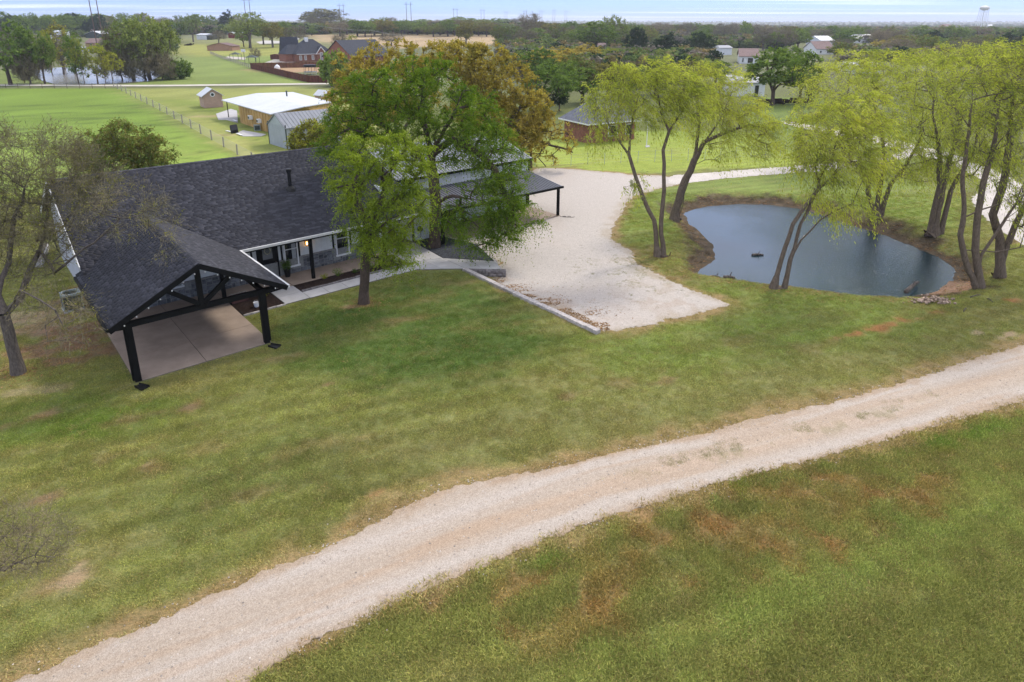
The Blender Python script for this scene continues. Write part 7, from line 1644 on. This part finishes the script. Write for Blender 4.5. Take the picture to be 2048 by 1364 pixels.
# ---- pond side
rr = random.Random(4)
t_ = thing('rock_pile', 'pile of pale pinkish stones at the near right corner of the pond', 'rock pile', (*g(1866, 604), 0))
mst = basic('pinkish_stone', (.38, .28, .21), .9, .25, 4, .2, .5, .03, 0, .35)
for k in range(95):
    x, y = rr.gauss(0, .55), rr.gauss(0, .25); r0_ = rr.uniform(.04, .12); mb = MB(); mb.blob((x, y, .02 + max(0, .28 - abs(x) * .22) * rr.random() + r0_ * .3), (r0_, r0_ * rr.uniform(.7, 1), r0_ * .7), rr, 6, 4, .3); mb.part('stone', mst, t_)
def log(name, lab, p, q_, r0_, z0, z1, cat='log', mat='bark_g'):
    a = g(*p, z0); b = g(*q_, z1); t_ = thing(name, lab, cat, (*a, z0)); d = np.array([b[0] - a[0], b[1] - a[1], z1 - z0]); mb = MB()
    P_ = [np.zeros(3), d * .35 + np.array([0, 0, .04]), d * .7 + np.array([0, .05, .02]), d]
    for i in range(3): mb.tube(P_[i], P_[i + 1], r0_ * (1 - .12 * i), r0_ * (1 - .12 * (i + 1)), 9)
    mb.part('stem', M[mat], t_, True); mb = MB(); mb.tube(d * .5, d * .5 + np.array([.15, .1, r0_ * 2.6]), r0_ * .35, r0_ * .2, 6); mb.part('stub', M[mat], t_)
log('floating_log', 'short dark log floating alone in the left half of the pond', (1504, 510), (1527, 510), .10, WZ + .03, WZ + .03)
log('driftwood', 'curved broken log lying on the near right bank of the pond', (1812, 583), (1836, 564), .14, -.25, -.55)
log('bank_log', 'pale log on the near left rim of the pond', (1447, 555), (1470, 556), .13, -.05, -.05); log('bank_log', 'short log at the waterline left of the pale rim log', (1424, 553), (1440, 555), .09, -.2, -.2)
log('fallen_branch', 'thin pale branch lying in the grass right of the stone pile', (1941, 594), (1961, 590), .035, .05, .05, 'branch'); log('fallen_branch', 'short pale stick upright in the grass below the gnarled willow', (1927, 623), (1933, 616), .03, .03, .03, 'branch'); log('fallen_branch', 'long thin stick in the grass near the right edge', (1975, 597), (1986, 604), .03, .04, .04, 'branch')
log('willow_root', 'dark exposed roots at the foot of the three stemmed willow', (1322, 514), (1352, 516), .13, .05, -.25, 'root', 'bark'); log('willow_root', 'dark root stump under the leaning two stemmed willow', (1350, 437), (1361, 438), .2, -.1, -.4, 'root', 'bark'); log('willow_root', 'matted roots spreading below the right bank willow', (1850, 470), (1900, 476), .16, -.1, -.3, 'root', 'bark')
t_ = thing('concrete_trough', 'narrow pale concrete trough behind the left wall of the house', 'trough', (*g(84, 515), 0), TH + math.pi / 2 - .2); mb = MB(); mb.box(-2.2, 2.2, -.25, .25, 0, .35); mb.part('body', M['concrete'], t_); mb = MB(); mb.box(-2.1, 2.1, -.17, .17, .36, .37); mb.part('channel', M['joint'], t_)
t_ = shrub('shrub', 'dark shrub growing against the left wall of the house', 95, 47, [(98, 455, 26, 26), (112, 490, 18, 20), (85, 480, 20, 20)], [(M['leaf_green'], 4), (M['leaf_olive'], 3)], 45, 110, .15)
flat_px('small_water_meter_pad', 'tiny concrete meter pad in the grass by the ranch house', [(1290, 292), (1298, 291), (1300, 294), (1292, 295)], M['concrete'])
# swing frame by the ranch house
t_ = thing('white_post', 'thin white post on the lawn in front of the ranch house', 'post', (*g(1293, 292), 0)); mb = MB(); mb.tube((0, 0, 0), (0, 0, 3.4), .05); mb.part('pole', M['white_trim'], t_); mb = MB(); mb.box(-.35, .35, -.05, .05, 3.1, 3.2); mb.part('arm', M['white_trim'], t_)

# ================================================================ litter and loose stones
def litter(name, label, X, Y, size, mat, rng, lift=.01, flat=True, seed_v=None):
    n = len(X); Z = terrain(X, Y) + lift; A_ = rng.uniform(0, 6.28, n); S = size * rng.uniform(.5, 1.5, n)
    base = np.array([(-1, -.6, 0), (1, -.5, .1), (.9, .6, .25), (-.8, .5, 0)]) if flat else np.array([(-1, -.8, 0), (1, -.7, 0), (.8, .9, 0), (-.9, .7, 0), (0, 0, .8)])
    ca, sa = np.cos(A_)[:, None], np.sin(A_)[:, None]; m_ = len(base)
    P3 = np.zeros((n, m_, 3)); P3[:, :, 0] = X[:, None] + S[:, None] * (base[:, 0] * ca - base[:, 1] * sa); P3[:, :, 1] = Y[:, None] + S[:, None] * (base[:, 0] * sa + base[:, 1] * ca); P3[:, :, 2] = Z[:, None] + base[:, 2] * S[:, None] * rng.uniform(.4, 1.4, (n, 1))
    i = (np.arange(n) * m_)[:, None]; fs = ((0, 1, 2, 3),) if flat else ((0, 1, 4), (1, 2, 4), (2, 3, 4), (3, 0, 4))
    F = np.concatenate([i + np.array(f)[None, :] for f in fs]); me = mesh_np(name, P3, F, mat, v=np.tile(rng.random(n), len(fs))); return tag(obj(name, me), label, kind='stuff')
lr = np.random.default_rng(66)
M['litter'] = leafmat('fallen_leaves', [(.10, .055, .03), (.24, .13, .06), (.38, .24, .12)], .1, obj_var=.02)
M['pebble'] = basic('loose_pebbles', (.38, .33, .28), .9, .3, 9, .2, .2, .01, 0, .35)
# leaves gathered along the block edging
u_ = lr.uniform(-2.5, 13, 5200); L_e = np.linalg.norm(_e1 - _e0); d_ = (_e1 - _e0) / L_e; nn_ = np.array([-d_[1], d_[0]]); v_ = np.abs(lr.normal(0, .9, 5200)) + .18
X = _e0[0] + d_[0] * u_ + nn_[0] * v_; Y = _e0[1] + d_[1] * u_ + nn_[1] * v_
k_ = (u_ < L_e) & (sdist(X, Y, LOT) < .1) & (fbm(X, Y, 1.1, 3, 5) > .42)
litter('leaf_litter', 'brown fallen leaves on the gravel along the block edging', X[k_], Y[k_], .035, M['litter'], lr, .03)
# litter on the pond bank
X = lr.uniform(8, 40, 60000); Y = lr.uniform(34, 62, 60000); d_ = sdist(X, Y, pond); k_ = (d_ > .1) & (d_ < 3.0) & (lr.random(60000) < .5 * (1 - ss(d_, .8, 3.0))) & (fbm(X, Y, .9, 3, 12) > .38)
litter('bank_litter', 'twigs and dead leaves scattered on the bare pond bank', X[k_], Y[k_], .045, M['litter'], lr, .012)
# pebbles spilling over the edges of the drive and the lot
for P_, nm, lab, ylim, ncount in ((ROAD, 'road_pebbles', 'loose pebbles along the edges of the gravel track', 45, 150000), (LOT, 'lot_pebbles', 'loose pebbles round the ragged edge of the gravel lot', 62, 120000)):
    X = lr.uniform(-32, 40, ncount); Y = lr.uniform(10, ylim, ncount); d_ = sdist(X, Y, P_) + .25 * (fbm(X, Y, 1.2, 3, 7) - .5)
    k_ = (lr.random(ncount) < np.exp(-np.maximum(d_, 0) / .18) * .6) & (d_ > -.35) & (d_ < 1.2) & (sdist(X, Y, housP) > 0) & (sdist(X, Y, pond) > .5)
    if P_ is LOT: k_ &= sdist(X, Y, [tuple(_e0 + nn_ * -8), tuple(_e1 + nn_ * -8 - 0), tuple(_e1 + nn_ * .15), tuple(_e0 + nn_ * .15)]) > 0
    litter(nm, lab, X[k_], Y[k_], .022, M['pebble'], lr, .012, False)
# pale stones lying about on both gravel surfaces
X = lr.uniform(-16, 30, 60000); Y = lr.uniform(11, 50, 60000); k_ = ((sdist(X, Y, ROAD) < -.2) | ((sdist(X, Y, LOT) < -.2) & (Y < 50))) & (lr.random(60000) < .30)
litter('scattered_stones', 'small pale stones lying on the gravel surfaces', X[k_], Y[k_], .022, M['pebble'], lr, .022, False)
# bark chips and leaves round the tree feet
pts_ = [];
for c_, r0_, n_ in ((g(728, 606), 1.0, 260), (g(38, 746), 1.1, 300), (g(1322, 512), 1.6, 300)):
    q_ = np.stack([c_[0] + lr.normal(0, r0_ * .6, n_), c_[1] + lr.normal(0, r0_ * .45, n_)], -1); pts_.append(q_)
q_ = np.concatenate(pts_); litter('bark_litter', 'bark bits and dry leaves round the feet of the nearer trees', q_[:, 0], q_[:, 1], .035, M['litter'], lr, .02)
# weeds growing in the crown of the track and at the ragged lot edge
wd = []
X = lr.uniform(2, 18, 9000); cyy = np.interp(X, [q[0] for q in roadc_w], [q[1] for q in roadc_w]); Y = cyy + lr.normal(.15, .22, 9000); k_ = (fbm(X, Y, .9, 3, 15) > .50) & (lr.random(9000) < .12 * ss(X, 2, 8) * (1 - .6 * ss(X, 13, 18))); wd.append(np.stack([X[k_], Y[k_]], -1))
gx_, gy_ = g(1285, 540); X = lr.normal(gx_, 2.3, 5000); Y = lr.normal(gy_, 2.2, 5000); k_ = (fbm(X, Y, 1.6, 3, 25) > .52) & (sdist(X, Y, LOT) < .5) & (sdist(X, Y, pond) > 1) & (lr.random(5000) < .3); wd.append(np.stack([X[k_], Y[k_]], -1))
q_ = np.concatenate(wd); n_ = len(q_)
gn_instances('weeds', 'sparse weeds growing through the gravel', np.stack([q_[:, 0], q_[:, 1], terrain(q_[:, 0], q_[:, 1]) + .01], -1), np.stack([np.zeros(n_), np.zeros(n_), lr.uniform(0, 6.28, n_)], -1), np.stack([lr.uniform(.35, .8, n_)] * 3, -1), gcoll, np.array([[.24, .25, .09]]) * lr.uniform(.7, 1.3, (n_, 1)))
# ================================================================ haze
m = bpy.data.materials.new('haze_air'); m.use_nodes = True; t = m.node_tree; t.nodes.clear(); o = N(t, 'ShaderNodeOutputMaterial')
pv = N(t, 'ShaderNodeVolumePrincipled'); pv.inputs['Color'].default_value = (.86, .90, 1.0, 1); pv.inputs['Density'].default_value = 1.6e-4; pv.inputs['Anisotropy'].default_value = .2
t.links.new(pv.outputs[0], o.inputs['Volume'])
mb = MB(); mb.box(-9400, 9400, -70, 9700, -3.5, 78)
tag(mb.part('haze', m), 'thin pale blue haze in the air towards the horizon', kind='stuff')
